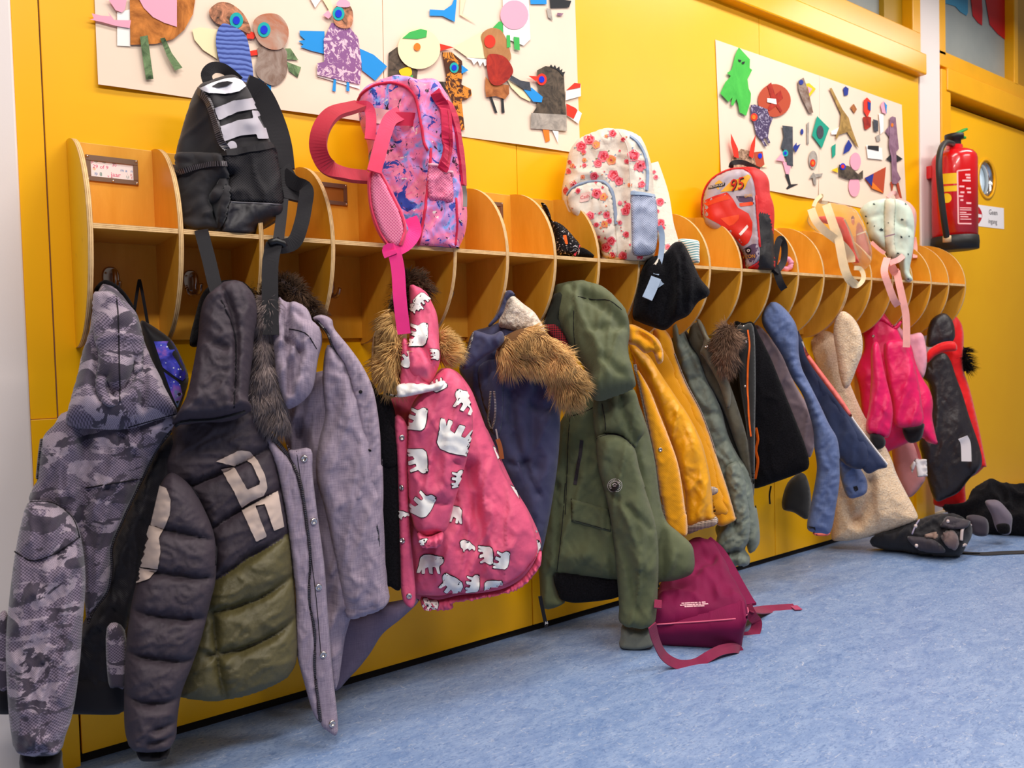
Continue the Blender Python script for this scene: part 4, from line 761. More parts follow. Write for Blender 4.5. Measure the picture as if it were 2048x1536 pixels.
# ---- 6 olive green parka
c6 = coat('olive green hooded parka with a round sleeve badge, in the middle of the row', 'coat', 1180, .1, 'green_parka')
b6 = pillow('body', E_([(330, 760), (480, 700), (600, 690), (720, 690), (765, 800), (825, 980), (865, 1170), (895, 1400)]) + F_([(935, 260), (1010, 330), (1095, 410), (1115, 480), (1116, 560), (1085, 610), (980, 645), (890, 655), (880, 690), (640, 645), (400, 620), (240, 600), (222, 640), (245, 730), (288, 785), (150, 822), (125, 640), (118, 540), (130, 350), (148, 180)]) + E_([(170, 1300), (200, 1120), (250, 930), (290, 850)]), .20, .055, GREEN, c6, d2=.22, nz=CR, cell=7.5,
    folds=[(E_([(830, 1000), (860, 1200)]) + F_([(900, 200), (900, 500), (890, 640)]), 12, -.035), (F_([(240, 20), (250, 350), (230, 600)]), 5, -.016), (E_([(300, 900), (300, 1200), (280, 1500)]), 4, -.01), (F_([(330, 480), (480, 450), (560, 600)]), 18, .02), (F_([(240, 605), (420, 615), (630, 640)]), 4, .012)])
pillow('lining', F_([(225, 600), (400, 600), (640, 640), (640, 745), (400, 785), (285, 775), (245, 730)]), .175, .02, BLKF, c6)
s6 = pillow('sleeve', E_([(490, 1010), (560, 985), (650, 1000), (730, 1070), (762, 1200), (802, 1330)]) + F_([(800, 60), (862, 260), (886, 450), (882, 700), (870, 880), (850, 922), (760, 942), (640, 912), (634, 800), (618, 600), (600, 400), (570, 200), (532, 40)]) + E_([(500, 1200)]), .285, .05, GREEN, c6, nz=CR, cell=7, folds=[(F_([(650, 130), (720, 320), (760, 520)]), 8, .018), (F_([(560, 60), (720, 180), (830, 300)]), 6, -.012), (F_([(620, 330), (700, 520), (740, 800)]), 10, -.014), (E_([(560, 1010), (660, 1010), (740, 1080)]), 6, .01)])
pillow('shoulder', E_([(480, 760), (600, 730), (725, 700), (770, 830), (800, 960), (760, 1030), (735, 1075), (650, 1003), (560, 985), (490, 1015), (470, 900)]), .265, .03, GREEN, c6, nz=CR, cell=7, folds=[(E_([(640, 740), (680, 900), (740, 1040)]), 9, -.02), (E_([(520, 780), (540, 980)]), 3, -.008)])
sh6 = list(BV)[-1]
cf6 = pillow('cuff', F_([(658, 925), (760, 945), (852, 915), (862, 1000), (852, 1052), (750, 1078), (640, 1062), (645, 1000)]), .285, .035, GREENR, c6, cell=5)
h6 = pillow('hood', E_([(215, 85), (260, 60), (330, 45), (430, 45), (540, 75), (625, 150), (685, 220), (702, 320), (692, 430), (705, 520), (738, 640), (728, 690), (610, 740), (490, 772), (440, 700), (450, 640), (380, 520), (330, 450), (255, 330), (222, 240), (205, 160)]), .17, .085, GREEN, c6, d2=.28, nz=CR, cell=6.5,
    folds=[(E_([(420, 180), (500, 220), (600, 300), (650, 340)]), 12, -.03), (E_([(480, 400), (600, 380), (680, 330)]), 10, -.016), (E_([(345, 190), (420, 380), (520, 560), (560, 720)]), 7, .014), (E_([(540, 580), (620, 650), (720, 660)]), 9, -.02), (E_([(330, 110), (345, 200), (350, 460)]), 4, -.012)])
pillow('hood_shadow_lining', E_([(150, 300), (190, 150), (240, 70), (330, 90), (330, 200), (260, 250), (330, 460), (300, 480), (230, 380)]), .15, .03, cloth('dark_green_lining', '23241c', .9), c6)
for q, t in ((E_([(370, 105), (470, 125), (570, 130), (650, 190)]), h6), (E_([(345, 195), (345, 340), (360, 480)]), h6), (E_([(495, 765), (600, 742), (720, 700)]), [sh6, b6]), (E_([(492, 1015), (560, 990), (650, 1003), (735, 1075)]), [s6, sh6]), (E_([(525, 790), (545, 900), (548, 985)]), sh6), (F_([(290, 20), (270, 300), (235, 600)]), b6), (F_([(245, 605), (420, 615), (620, 640)]), b6), (E_([(330, 800), (310, 1000), (300, 1300), (290, 1500)]), b6), (E_([(330, 870), (400, 850), (470, 815)]), b6)): cord('seam', q, t, .0011, SEAM, c6)
strip('pocket_zipper', E_([(395, 1025), (380, 1150), (352, 1310)]), b6, .010, cloth('dark_zip_flap', '2a2228', .6), c6, .002)
fl6 = pillow('pocket_flap', F_([(325, 118), (440, 150), (565, 185), (585, 260), (582, 335), (460, 300), (328, 268)]), .275, .007, GREEN, c6, smooth=False, w=6, cell=6, on=b6)
cord('seam', F_([(335, 255), (460, 290), (570, 320)]), fl6, .0009, SEAM, c6)
bc = E_([(607, 1313)])[0]; ci = lambda c, r, n=28: [(c[0] + r * math.cos(u), c[1] + r * math.sin(u)) for u in np.linspace(0, 6.2832, n, endpoint=False)]
bd = disc('round_badge', bc, s6, .0185, plain('badge_rubber', '241f22', .5, .3), c6, .0025, 28)
BWH = plain('badge_white', 'd9cdc8', .5, .3)
def ring_px(name, c, r0, r1, t, mat, par, lift):
    n = 28; px = ci(c, r0) + ci(c, r1); X, N = hit(px, [t]); V = X + N * lift; return mesh(name, V, [(i, (i + 1) % n, n + (i + 1) % n, n + i) for i in range(n)], mat, par, smooth=False)
ring_px('badge_ring', bc, 12.6, 13.3, s6, BWH, bd, .0032); ring_px('badge_ring', bc, 7.4, 8.2, s6, BWH, bd, .0032)
decal('badge_mark', [(bc[0] - 5, bc[1] - 2), (bc[0], bc[1] - 5), (bc[0] + 5, bc[1] - 2), (bc[0] + 4.5, bc[1] - .5), (bc[0], bc[1] - 3), (bc[0] - 4.5, bc[1] - .5)], s6, BWH, bd, .0033, 90); decal('badge_mark', [(bc[0] - 4, bc[1] + .5), (bc[0] + 4, bc[1] + .5), (bc[0], bc[1] + 5.5)], s6, BWH, bd, .0033, 90)
for i in range(20):
    u = i / 20 * 6.2832; c = (bc[0] + 10.3 * math.cos(u), bc[1] + 10.3 * math.sin(u)); decal('badge_letter', [(c[0] - .6, c[1] - 1.), (c[0] + .6, c[1] - 1.), (c[0] + .5, c[1] + 1.), (c[0] - .5, c[1] + 1.)], s6, BWH, bd, .0033, 90)
strap('hanging_tape', [(1080, 1192, .2), (1086, 1222, .2), (1093, 1254, .2)], .010, BLK, c6, .002); text_px('tape_letters', 'AI', (1093, 1246), (7, -2), (2, 8), PIPE, c6, d=.2045)
# ---- black fleece draped over the shelf edge, with a striped hat beside it
fb = thing('black_fleece', 'black fleece draped over the shelf edge under the flowered backpack', 'jacket', P(1330, 520, .2))
pillow('fleece_cloth', K_([(840, 800), (880, 778), (920, 795), (965, 880), (1000, 960), (1030, 1020), (1085, 1088), (1072, 1130), (1012, 1165), (950, 1250), (870, 1290), (800, 1345), (720, 1325), (640, 1295), (592, 1255), (615, 1100), (650, 960), (690, 890), (740, 870), (800, 850)]), .255, .05, BLKF, fb, Tb=.02, nz=[(.010, 30, 130, 5), (.005, 12, 40, -10)], cell=7, folds=[(K_([(840, 830), (890, 980), (880, 1250)]), 6, .02), (K_([(930, 870), (960, 1050), (950, 1200)]), 6, .018), (K_([(800, 900), (830, 1050), (790, 1280)]), 9, -.02), (K_([(1010, 1020), (1040, 1100), (1000, 1150)]), 8, .012)])
def stripes(name, a, b, sc, k=1, rot=0):
    m = NT(name, .9, .15, 0, .3); v = m.n('SeparateXYZ', Vector=m.co('UV', rot=(0, 0, R(rot)))).outputs[k]; s = m.math('FRACT', m.math('MULTIPLY', v, sc)); m.col(m.mix(m.ramp(s, [(.5, 0.), (.6, 1.), (.95, 1.), (1., 0.)]), a, b)); m.bump(m.noise(m.co('UV'), 300, 2), .5, .001); return m.m
ht = thing('striped_hat', 'pale mint and white striped knitted hat on the shelf beside the black fleece', 'hat', P(1385, 520, .12))
pillow('knit', K_([(862, 775), (900, 760), (960, 762), (1012, 772), (1022, 800), (1020, 860), (1022, 910), (1000, 925), (965, 922), (940, 890), (915, 830), (880, 800)]), .16, .04, stripes('mint_stripes', 'e9e9df', '5f9aa0', 130., 1, -8), ht, cell=4)
# ---- 7 mustard coat
c7 = coat('mustard yellow wool coat with satin sleeves and checked edging, right of the green parka', 'coat', 1290, .1, 'mustard_coat')
pr7 = pillow('back_panel', E_([(850, 330), (905, 308), (930, 320), (970, 380), (1000, 500), (1060, 660), (1150, 830), (1210, 980), (1262, 1140), (1332, 1350), (1385, 1536)]) + F_([(1378, 200), (1382, 245), (1362, 268), (1262, 288), (1180, 100)]) + E_([(1130, 1100), (1000, 800), (900, 600)]), .13, .03, MUST, c7, nz=[(.006, 22, 60, -25), (.002, 8, 12, 0)], cell=6)
pillow('inner_back', E_([(700, 420), (800, 380), (920, 420), (1050, 700), (1200, 1000), (1300, 1350), (1340, 1500)]) + F_([(1200, 230), (1060, 280), (960, 260)]) + E_([(900, 1300), (820, 900), (740, 560)]), .105, .03, MUST, c7, cell=9)
sl7 = pillow('sleeve', E_([(690, 380), (760, 430), (830, 490), (900, 600), (1000, 750), (1080, 870), (1160, 1030), (1205, 1200), (1225, 1330), (1240, 1500)]) + F_([(1232, 120), (1252, 235), (1150, 265), (1068, 285), (1058, 100)]) + E_([(1040, 1300), (970, 1050), (880, 800), (790, 600), (715, 470)]), .19, .05, MUSTS, c7, nz=CR, cell=6)
lf7 = pillow('front_panel', E_([(690, 480), (760, 580), (830, 700), (890, 850), (950, 1000), (1010, 1170), (1042, 1350), (1062, 1500)]) + F_([(1058, 140), (1072, 340), (1020, 362), (965, 378), (940, 320), (905, 120)]) + E_([(895, 1380), (870, 1200), (822, 950), (775, 720), (735, 560)]), .235, .02, MUST, c7, nz=[(.004, 22, 60, -10), (.002, 8, 12, 0)], cell=6)
pillow('hood', E_([(695, 285), (790, 315), (880, 375), (915, 450), (915, 520), (880, 535), (850, 460), (800, 470), (740, 420), (690, 400)]), .225, .04, MUST, c7, nz=CR, cell=6, folds=[(E_([(760, 340), (840, 390), (880, 460)]), 6, -.02), (E_([(800, 330), (870, 400), (900, 500)]), 5, .012)])
strip('checked_edging', E_([(735, 540), (775, 720), (826, 980), (870, 1200), (898, 1420)]) + F_([(912, 160), (945, 340)]), lf7, .009, CHECK, c7, .003); strip('checked_edging', E_([(985, 470), (1060, 660), (1150, 830), (1215, 1000), (1250, 1110)]), pr7, .005, CHECK, c7, .003)
pillow('cuff', F_([(1068, 280), (1150, 260), (1252, 232), (1258, 285), (1150, 318), (1072, 345)]), .195, .03, CHECK, c7, cell=5); pillow('pocket_edge', E_([(1200, 1330), (1230, 1322), (1265, 1335), (1262, 1365), (1205, 1385), (1195, 1360)]), .215, .01, CHECK, c7, cell=4)
disc('snap', E_([(897, 1085)])[0], lf7, .0065, SILV, c7, .004, 14, 1)
# ---- 8 grey-green puffer
c8 = coat('grey green puffer jacket with a crumpled sleeve behind the mustard coat', 'jacket', 1370, .1, 'sage_puffer_jacket')
pillow('body', E_([(965, 330), (985, 270), (1010, 250), (1050, 330), (1090, 420), (1150, 500), (1195, 640), (1250, 740), (1295, 850), (1335, 1000), (1400, 1130), (1455, 1200), (1485, 1300), (1500, 1450)]) + F_([(1510, 160), (1532, 300), (1530, 410), (1470, 470), (1440, 400), (1380, 380), (1290, 390), (1250, 300)]) + E_([(1330, 1500), (1250, 1250), (1150, 900), (1060, 660), (1000, 500)]), .125, .055, SAGE, c8, nz=[(.009, 20, 40, -30), (.006, 12, 22, 30)], cell=6, quilt=([E_(q) for q in ([(1090, 640), (1150, 620), (1200, 650)], [(1170, 850), (1290, 850)], [(1230, 1080), (1330, 1010)], [(1290, 1290), (1400, 1150)], [(1050, 400), (1120, 560), (1170, 700)])], 7, .02))
pillow('sleeve', E_([(1310, 1200), (1390, 1160), (1440, 1260), (1462, 1400), (1478, 1536)]) + F_([(1480, 250), (1470, 380), (1440, 440), (1470, 490), (1468, 535), (1440, 552), (1390, 548), (1340, 572), (1290, 505), (1255, 430), (1270, 330), (1330, 200)]) + E_([(1370, 1560), (1340, 1400)]), .19, .045, SAGE, c8, nz=[(.010, 22, 18, -20), (.006, 12, 12, 20)], cell=5.5, folds=[(F_([(1280, 480), (1370, 450), (1450, 455)]), 6, -.022)])
# ---- 9 dark olive jacket
c9 = coat('dark olive canvas jacket with an open snap collar beside the black coat', 'jacket', 1430, .1, 'olive_jacket')
pillow('inner_lining', E_([(960, 330), (1040, 300), (1130, 420), (1300, 640), (1420, 900), (1490, 1200), (1490, 1400), (1400, 1300), (1250, 900), (1100, 620)]), .085, .03, cloth('dark_olive_lining', '2f2c26', .8), c9, cell=9)
j9 = pillow('body', E_([(1090, 300), (1130, 270), (1170, 280), (1220, 400), (1280, 520), (1340, 660), (1390, 800), (1450, 1000), (1485, 1190), (1480, 1320), (1400, 1110), (1310, 860), (1250, 740), (1190, 640), (1140, 500), (1080, 400)]), .135, .03, OLIVE, c9, nz=CR, cell=6)
k9 = pillow('collar', E_([(1130, 250), (1160, 265), (1195, 350), (1235, 400), (1240, 470), (1300, 580), (1350, 720), (1330, 830), (1270, 660), (1180, 500), (1150, 465), (1175, 390), (1140, 300)]), .16, .015, cloth('light_olive_canvas', '736c5a', .7, 1100), c9, nz=CR, cell=6); disc('snap', E_([(1195, 428)])[0], k9, .006, SILV, c9, .004, 14, 1)
# ---- 10 black coat with brown fur collar and orange piping
c10 = coat('black soft shell coat with orange piping and a brown fur collar', 'coat', 1500, .1, 'black_fleece_coat')
pillow('lower_lining', H_([(280, 470), (400, 395), (455, 560), (435, 740), (330, 692), (238, 652)]), .09, .03, BLKC, c10)
m10 = pillow('mauve_lining', G_([(30, 430), (95, 440), (245, 640), (330, 840), (430, 1010), (500, 1150), (500, 1230), (425, 1400), (240, 950), (90, 650)]), .165, .025, MAUVE, c10, nz=CR, cell=6)
bo10 = pillow('body', E_([(1375, 265), (1430, 275), (1490, 268), (1530, 350), (1605, 500), (1685, 700), (1765, 900), (1832, 1080), (1850, 1190), (1800, 1232), (1640, 1292), (1500, 1335), (1485, 1280), (1462, 1100), (1440, 900), (1402, 700), (1380, 500), (1368, 350)]), .17, .045, BLKF, c10, nz=[(.006, 26, 70, -15)], cell=6.5)
pk10 = pillow('placket', E_([(1385, 320), (1430, 290), (1495, 300), (1508, 600), (1505, 900), (1500, 1280), (1480, 1250), (1445, 920), (1405, 640)]), .225, .012, BLKC, c10, cell=6, nz=[(.003, 12, 40, 0)])
strip('orange_piping', E_([(1458, 320), (1468, 420), (1460, 560), (1458, 720), (1468, 900), (1478, 1000)]), pk10, .005, ORNG, c10, .004); strip('orange_piping', E_([(1512, 945), (1526, 1020), (1512, 1090), (1526, 1160), (1508, 1270)]), [bo10, pk10], .008, ORNG, c10, .004)
for q in ((1428, 295), (1448, 395), (1440, 680)): disc('snap', E_([q])[0], pk10, .004, SILV, c10, .002)
f10 = pillow('fur_base', E_([(1275, 310), (1330, 285), (1390, 325), (1385, 450), (1360, 560), (1335, 605), (1285, 545), (1240, 430)]), .205, .03, plain('fur_skin_mid', '5a4232', .9, .1), c10); fur('fur_trim', f10, 1300, .034, FURM, c10, (.05, .7), .0012, .6, .6)
strap('draw_cord', [(1542, 972, .12), (1539, 990, .12), (1540, 1008, .12)], .006, BLK, c10, .003)
pillow('inner_lining', E_([(1340, 340), (1480, 300), (1560, 420), (1700, 760), (1800, 1000), (1760, 1180), (1560, 1300), (1480, 1300), (1400, 900), (1320, 600)]), .10, .03, BLKC, c10, cell=9)
# ---- 11 blue ski jacket
c11 = coat('denim blue ski jacket with coral lining and white piping', 'jacket', 1560, .12, 'blue_ski_jacket')
pillow('body', G_([(330, 400), (390, 520), (480, 720), (640, 960), (800, 1180), (900, 1350), (860, 1480), (720, 1460), (600, 1300), (520, 1080), (400, 860), (330, 640)]), .165, .03, NAVD, c11, nz=CR, cell=8)
pn11 = pillow('front_panel', G_([(362, 545), (388, 520), (425, 640), (525, 790), (655, 950), (782, 1140), (902, 1300), (1026, 1458), (960, 1490), (872, 1520), (790, 1400), (700, 1250), (600, 1080), (500, 920), (415, 760), (372, 640)]), .20, .02, NAVD, c11, nz=[(.005, 24, 60, -35)], cell=6)
strip('white_piping', G_([(385, 535), (425, 640), (525, 790), (655, 950), (782, 1140), (902, 1300), (1022, 1455)]), pn11, .005, PIPE, c11, .004)
pillow('coral_edge', G_([(400, 570), (440, 630), (560, 790), (680, 950), (760, 1080), (740, 1090), (640, 960), (520, 800), (430, 670)]), .18, .02, CORAL, c11, cell=6)
si11 = pillow('sleeve', H_([(640, 100), (700, 200), (760, 280), (830, 370), (872, 450), (877, 520), (850, 560), (762, 587), (720, 560), (690, 480), (660, 350), (630, 200)]), .19, .04, BLUE2, c11, nz=[(.010, 22, 16, -25), (.005, 12, 10, 10)], cell=5.5)
decal('cuff_tab', H_([(770, 500), (800, 490), (812, 520), (785, 535)]), si11, BLK, c11, .002, 5)
so11 = pillow('sleeve', G_([(150, 245), (210, 248), (280, 310), (340, 400), (362, 500), (365, 620), (390, 740), (445, 850), (520, 1000), (590, 1150), (652, 1260), (672, 1400)]) + H_([(668, 300), (670, 450), (642, 650), (602, 838), (530, 845), (468, 840), (425, 800), (450, 650), (480, 500), (500, 350), (480, 200)]) + G_([(470, 1180), (400, 950), (310, 800), (240, 640), (150, 500), (92, 400), (95, 320)]), .23, .06, BLUE2, c11, d2=.27, nz=[(.009, 26, 18, -15), (.005, 14, 10, 15)], cell=6, folds=[(G_([(310, 800), (380, 820), (440, 860)]), 6, -.02), (G_([(380, 720), (430, 900)]), 5, -.015)])
pillow('cuff', H_([(470, 838), (530, 845), (602, 834), (585, 862), (530, 868), (480, 860)]), .265, .02, CORAL, c11, cell=4); decal('cuff_strap', H_([(420, 790), (490, 800), (488, 840), (418, 832)]), so11, BLK, c11, .003, 6)
# ---- 12 cream teddy coat
c12 = coat('cream teddy coat with a round hood, behind the blue ski jacket', 'coat', 1680, .1, 'teddy_coat')
pillow('body', G_([(425, 540), (480, 490), (560, 455), (640, 500), (700, 700), (760, 880), (860, 1100), (1000, 1300), (1060, 1420)]) + H_([(1095, 400), (1165, 540), (1225, 650), (1255, 730), (1205, 768), (1000, 842), (820, 890), (660, 905), (608, 870), (630, 640)]) + G_([(620, 1350), (600, 1100), (520, 780)]), .14, .07, TEDDY, c12, nz=[(.008, 40, 90, -20), (.004, 6, 6, 0)], cell=6, folds=[(H_([(900, 440), (905, 560), (850, 680), (800, 740)]), 9, -.035), (H_([(700, 560), (740, 680), (800, 750)]), 12, -.03), (H_([(950, 520), (1000, 680)]), 16, .02)])
pillow('hood', G_([(690, 308), (745, 332), (802, 400), (838, 500), (838, 620), (802, 720), (745, 862), (702, 882), (668, 780), (648, 640), (628, 520), (625, 430), (650, 350)]), .19, .05, TEDDY, c12, nz=[(.004, 6, 6, 0)], cell=6)
# ---- 13 hot pink jacket
c13 = coat('hot pink waterproof jacket with black cuffs', 'jacket', 1750, .1, 'hot_pink_jacket')
pillow('body', G_([(810, 395), (860, 330), (900, 290), (945, 275), (1000, 320), (1062, 405), (1100, 440), (1140, 525), (1202, 560), (1235, 680), (1285, 800), (1345, 900), (1368, 1000), (1362, 1100), (1392, 1250), (1402, 1302), (1330, 1290), (1270, 1255), (1100, 1330), (985, 1368), (900, 1300), (850, 1180), (820, 900), (788, 740), (850, 600), (845, 480)]), .15, .05, HOTP, c13, nz=CR, cell=6)
b13 = list(BV)[-1]
pillow('collar', G_([(880, 290), (940, 270), (1000, 330), (1070, 415), (1100, 400), (1130, 375), (1135, 395), (1090, 445), (1000, 390), (900, 350)]), .19, .012, HOTP, c13, on=b13, w=8, cell=5); disc('snap', G_([(922, 494)])[0], b13, .006, SILV, c13, .004, 12, 1)
pillow('sleeve', G_([(930, 540), (965, 560), (1005, 760), (1062, 1000), (1064, 1130), (1035, 1250), (960, 1240), (868, 1195), (890, 1000), (905, 800), (905, 600)]), .22, .035, HOTP, c13, nz=CR, cell=6); pillow('cuff', G_([(900, 1225), (960, 1218), (1012, 1270), (1002, 1322), (945, 1342), (905, 1292)]), .22, .025, BLK, c13, cell=4)
pillow('sleeve', G_([(1000, 560), (1090, 520), (1160, 545), (1222, 680), (1262, 850), (1284, 1000), (1294, 1140), (1200, 1175), (1080, 1160), (1062, 1000), (1020, 780)]), .23, .04, HOTP, c13, nz=CR, cell=6); pillow('cuff', G_([(1140, 1185), (1220, 1170), (1295, 1145), (1302, 1180), (1272, 1272), (1182, 1288)]), .23, .03, BLK, c13, cell=4)
# ---- 14 pale pink knit, rose bag
c14 = coat('pale pink knitted cardigan between the hot pink jacket and the black coat', 'cardigan', 1815, .1, 'pink_cardigan'); pillow('knit', G_([(1010, 330), (1060, 330), (1100, 400), (1180, 480), (1280, 470), (1312, 560), (1322, 700), (1285, 810), (1200, 700), (1100, 500)]), .10, .03, PALEP, c14, nz=CR, cell=6)
rb = thing('rose_bag', 'dusty rose felt bag with a white swing tag below the hot pink jacket', 'bag', P(1820, 950, .06)); rbb = pillow('bag_body', H_([(1060, 150), (1170, 90), (1232, 190), (1272, 290), (1312, 420), (1282, 490), (1205, 575), (1150, 545), (1090, 420)]), .09, .04, ROSE, rb, cell=6)
strap('handle', [(1822, 865, .13), (1835, 900, .135), (1842, 925, .135)], .012, CORAL, rb, .002); pillow('swing_tag', H_([(1232, 290), (1320, 294), (1327, 420), (1252, 427)]), .16, .002, PAPER, rb, on=rbb, w=3, smooth=False, cell=5); pillow('swing_tag', H_([(1195, 345), (1232, 295), (1240, 330), (1212, 400)]), .16, .002, PAPER, rb, on=rbb, w=3, smooth=False, cell=5)
# ---- 15 black coat with red lining edges
c15 = coat('black satin lined coat turned inside out showing bright red edges, last on the rack', 'coat', 1880, .1, 'red_edged_coat')
r15 = pillow('red_shell', G_([(1440, 315), (1500, 320), (1565, 375), (1595, 460), (1596, 600), (1598, 750), (1645, 900), (1705, 1150), (1745, 1350), (1768, 1470)]) + H_([(1752, 350), (1700, 400), (1612, 470), (1608, 640), (1500, 660), (1390, 640), (1370, 590), (1400, 300), (1450, 100)]) + G_([(1460, 900), (1400, 600)]), .14, .04, REDC, c15, nz=CR, cell=6)
b15 = pillow('satin_lining', G_([(1318, 700), (1370, 640), (1450, 618), (1500, 680), (1540, 800), (1585, 920), (1640, 1100), (1715, 1320), (1735, 1440)]) + H_([(1705, 380), (1640, 440), (1560, 540), (1470, 585), (1400, 610), (1362, 560), (1320, 420), (1280, 250), (1268, 150)]) + G_([(1345, 1000), (1335, 850), (1290, 800)]), .185, .035, BLKS, c15, nz=CR, cell=6)
pillow('red_collar', G_([(1325, 610), (1420, 545), (1525, 535), (1545, 600), (1455, 612), (1385, 642), (1325, 695)]), .215, .02, REDC, c15, cell=5)
fr15 = pillow('hood_lining', G_([(1318, 520), (1350, 380), (1440, 322), (1500, 360), (1530, 440), (1518, 530), (1400, 565), (1325, 575)]), .17, .03, BLKS, c15, cell=6, nz=CR)
fq = pillow('fur_base', G_([(1590, 580), (1612, 600), (1620, 680), (1612, 750), (1592, 745)]), .16, .02, FURK, c15, cell=4); fur('fur_trim', fq, 260, .05, FURK, c15, (.9, .1), .0016, .3, .5)
strap('care_label', [(G_([(1590, 1250)])[0]) + (.275,), (G_([(1612, 1300)])[0]) + (.28,), (G_([(1618, 1430)])[0]) + (.28,)], .038, PAPER, c15, .0015)
# ------------------------------------------------------------------ bags and things on the shelf
Y6 = lambda p: zp(600, 130, 2.742, p)
V5 = lambda p: zp(1100, 240, 3.841, p)
R4 = lambda p: zp(1380, 300, 5.118, p)
M3 = lambda p: zp(1600, 370, 6.142, p)
N2 = lambda p: zp(860, 360, 5.12, p)
BAGS = 'school bags on top of the rack'
def bag(name, label, x, y, d, cat='backpack'): q = P(x, y, d); return thing(name, label, cat, (q.x, q.y, SHELF), BAGS)
BP1 = cloth('black_canvas', '2a272a', .75, 900, .3, .1); BP2 = cloth('black_glossy_nylon', '2a262b', .45, 1600, .1, .08, 0, spec=.5, crease=.8)
def mesh_mat(name, a, b, sc, rough=.7):
    m = NT(name, rough, .3); d = m.n('SeparateXYZ', Vector=m.n('Mapping', Vector=m.n('TexCoord').outputs['UV'], Rotation=(0, 0, .785), Scale=(sc, sc, 1)).outputs[0])
    dx, dy = (m.math('ABSOLUTE', m.math('SUBTRACT', m.math('FRACT', d.outputs[k]), .5)) for k in (0, 1)); h = m.ramp(m.math('MAXIMUM', dx, dy), [(.28, 0.), (.4, 1.)]); m.col(m.mix(h, b, a)); m.bump(h, .6, .001); return m.m
MESHK = mesh_mat('black_net', '2c282c', '121013', 260); WEB = cloth('black_webbing', '1e1b1f', .6, 3500, .6, .05, 0)
LETW = plain('silver_print', 'b0a9b2', .6, .4)
# ---- black backpack
k1 = bag('black_backpack', 'black backpack with silver print letters and a net pocket, first bag on the rack', 455, 460, .13)
strap('shoulder_strap', [(490, 172, .14), (520, 190, .14), (545, 240, .14), (560, 290, .145), (566, 340, .15)], .05, BP1, k1, .012)
bb1 = pillow('bag_body', I_([(1275, 580), (1330, 545), (1400, 515), (1500, 500), (1560, 545), (1605, 600), (1650, 720), (1712, 860), (1748, 950), (1782, 1060), (1802, 1180), (1812, 1370), (1740, 1440), (1640, 1500), (1640, 1590), (1200, 1590), (1160, 1430), (1140, 1200), (1125, 1000), (1150, 880), (1190, 740), (1235, 625)]), .125, .07, BP1, k1, Tb=.05, w=34, zmin=SHELF + .001, nz=[(.004, 60, 60, 20)], cell=6.5,
    folds=[(I_([(1290, 590), (1370, 720), (1430, 950), (1460, 1120)]), 14, .022), (I_([(1160, 760), (1250, 1000), (1180, 1400)]), 30, -.02), (I_([(1480, 1160), (1390, 1230), (1350, 1330), (1400, 1440)]), 9, -.02), (I_([(1430, 1220), (1380, 1300)]), 6, .016), (I_([(1470, 1290), (1430, 1460)]), 8, .018)])
pkt = pillow('side_pocket', I_([(1130, 990), (1200, 978), (1320, 978), (1420, 985), (1450, 1060), (1480, 1170), (1470, 1290), (1430, 1440), (1330, 1480), (1230, 1480), (1165, 1420), (1142, 1200), (1128, 1080)]), .16, .022, BP1, k1, on=bb1, cell=6, w=14, nz=[(.003, 36, 40, 30)], folds=[(I_([(1490, 1170), (1390, 1230), (1350, 1330), (1390, 1450)]), 8, -.018), (I_([(1440, 1200), (1370, 1270), (1330, 1380)]), 6, .016)], zmin=SHELF + .001)
net = pillow('net_pocket', I_([(1425, 975), (1560, 955), (1745, 920), (1785, 1060), (1803, 1180), (1808, 1305), (1640, 1300), (1480, 1285), (1450, 1080)]), .185, .008, MESHK, k1, on=bb1, cell=6, w=8, nz=[(.003, 30, 70, 0)])
base1 = pillow('base_panel', I_([(1470, 1292), (1640, 1300), (1810, 1308), (1806, 1372), (1700, 1450), (1640, 1495), (1500, 1515), (1410, 1500), (1440, 1400)]), .182, .010, BP2, k1, on=bb1, cell=6, w=10, nz=[(.004, 40, 26, 0)], zmin=SHELF + .001)
strip('zipper', I_([(1280, 580), (1335, 640), (1380, 760), (1420, 900), (1450, 970)]), bb1, .014, ZT1, k1, .006); strip('zipper', I_([(1135, 1105), (1250, 1075), (1350, 1055), (1440, 1050)]), pkt, .010, ZT1, k1, .005); strip('pocket_hem', I_([(1425, 985), (1560, 965), (1740, 930)]), net, .014, WEB, k1, .003)
cord('piping', I_([(1475, 1294), (1640, 1302), (1805, 1310)]), [base1, net], .0015, plain('grey_piping', '6a666c', .5), k1)
for q in ([(1375, 695), (1500, 648), (1610, 632), (1650, 700), (1520, 720), (1400, 775)], [(1412, 815), (1520, 775), (1618, 762), (1608, 712), (1648, 716), (1690, 800), (1716, 893), (1648, 893), (1640, 862), (1540, 872), (1435, 908)]): decal('print_letter', I_(q), bb1, LETW, k1, .0055, 5)
decal('print_dot', ci(I_([(1482, 940)])[0], 10.5, 20), bb1, LETW, k1, .0055, 5); decal('print_letter', I_([(1280, 572), (1350, 540), (1440, 512), (1500, 503), (1545, 522), (1572, 556), (1530, 590), (1440, 607), (1340, 600)]), bb1, plain('white_print', 'efeaf0', .6, .4), k1, .0055, 5)
decal('print_hole', I_([(1350, 562), (1400, 536), (1460, 528), (1490, 537), (1450, 560), (1390, 572)]), bb1, BP1, k1, .0075, 5)
strap('carry_loop', [(420, 172, .14), (413, 150, .14), (425, 136, .14), (445, 137, .135), (462, 148, .13), (478, 162, .125)], .022, WEB, k1, .004)
strap('hanging_strap', [(403, 462, .2), (406, 475, .215), (418, 520, .23), (430, 570, .25), (441, 598, .262)], .026, WEB, k1, .003); strip('strap_end', [(431, 556), (442, 598)], list(BV)[-1:], .001, WEB, k1) if 0 else None
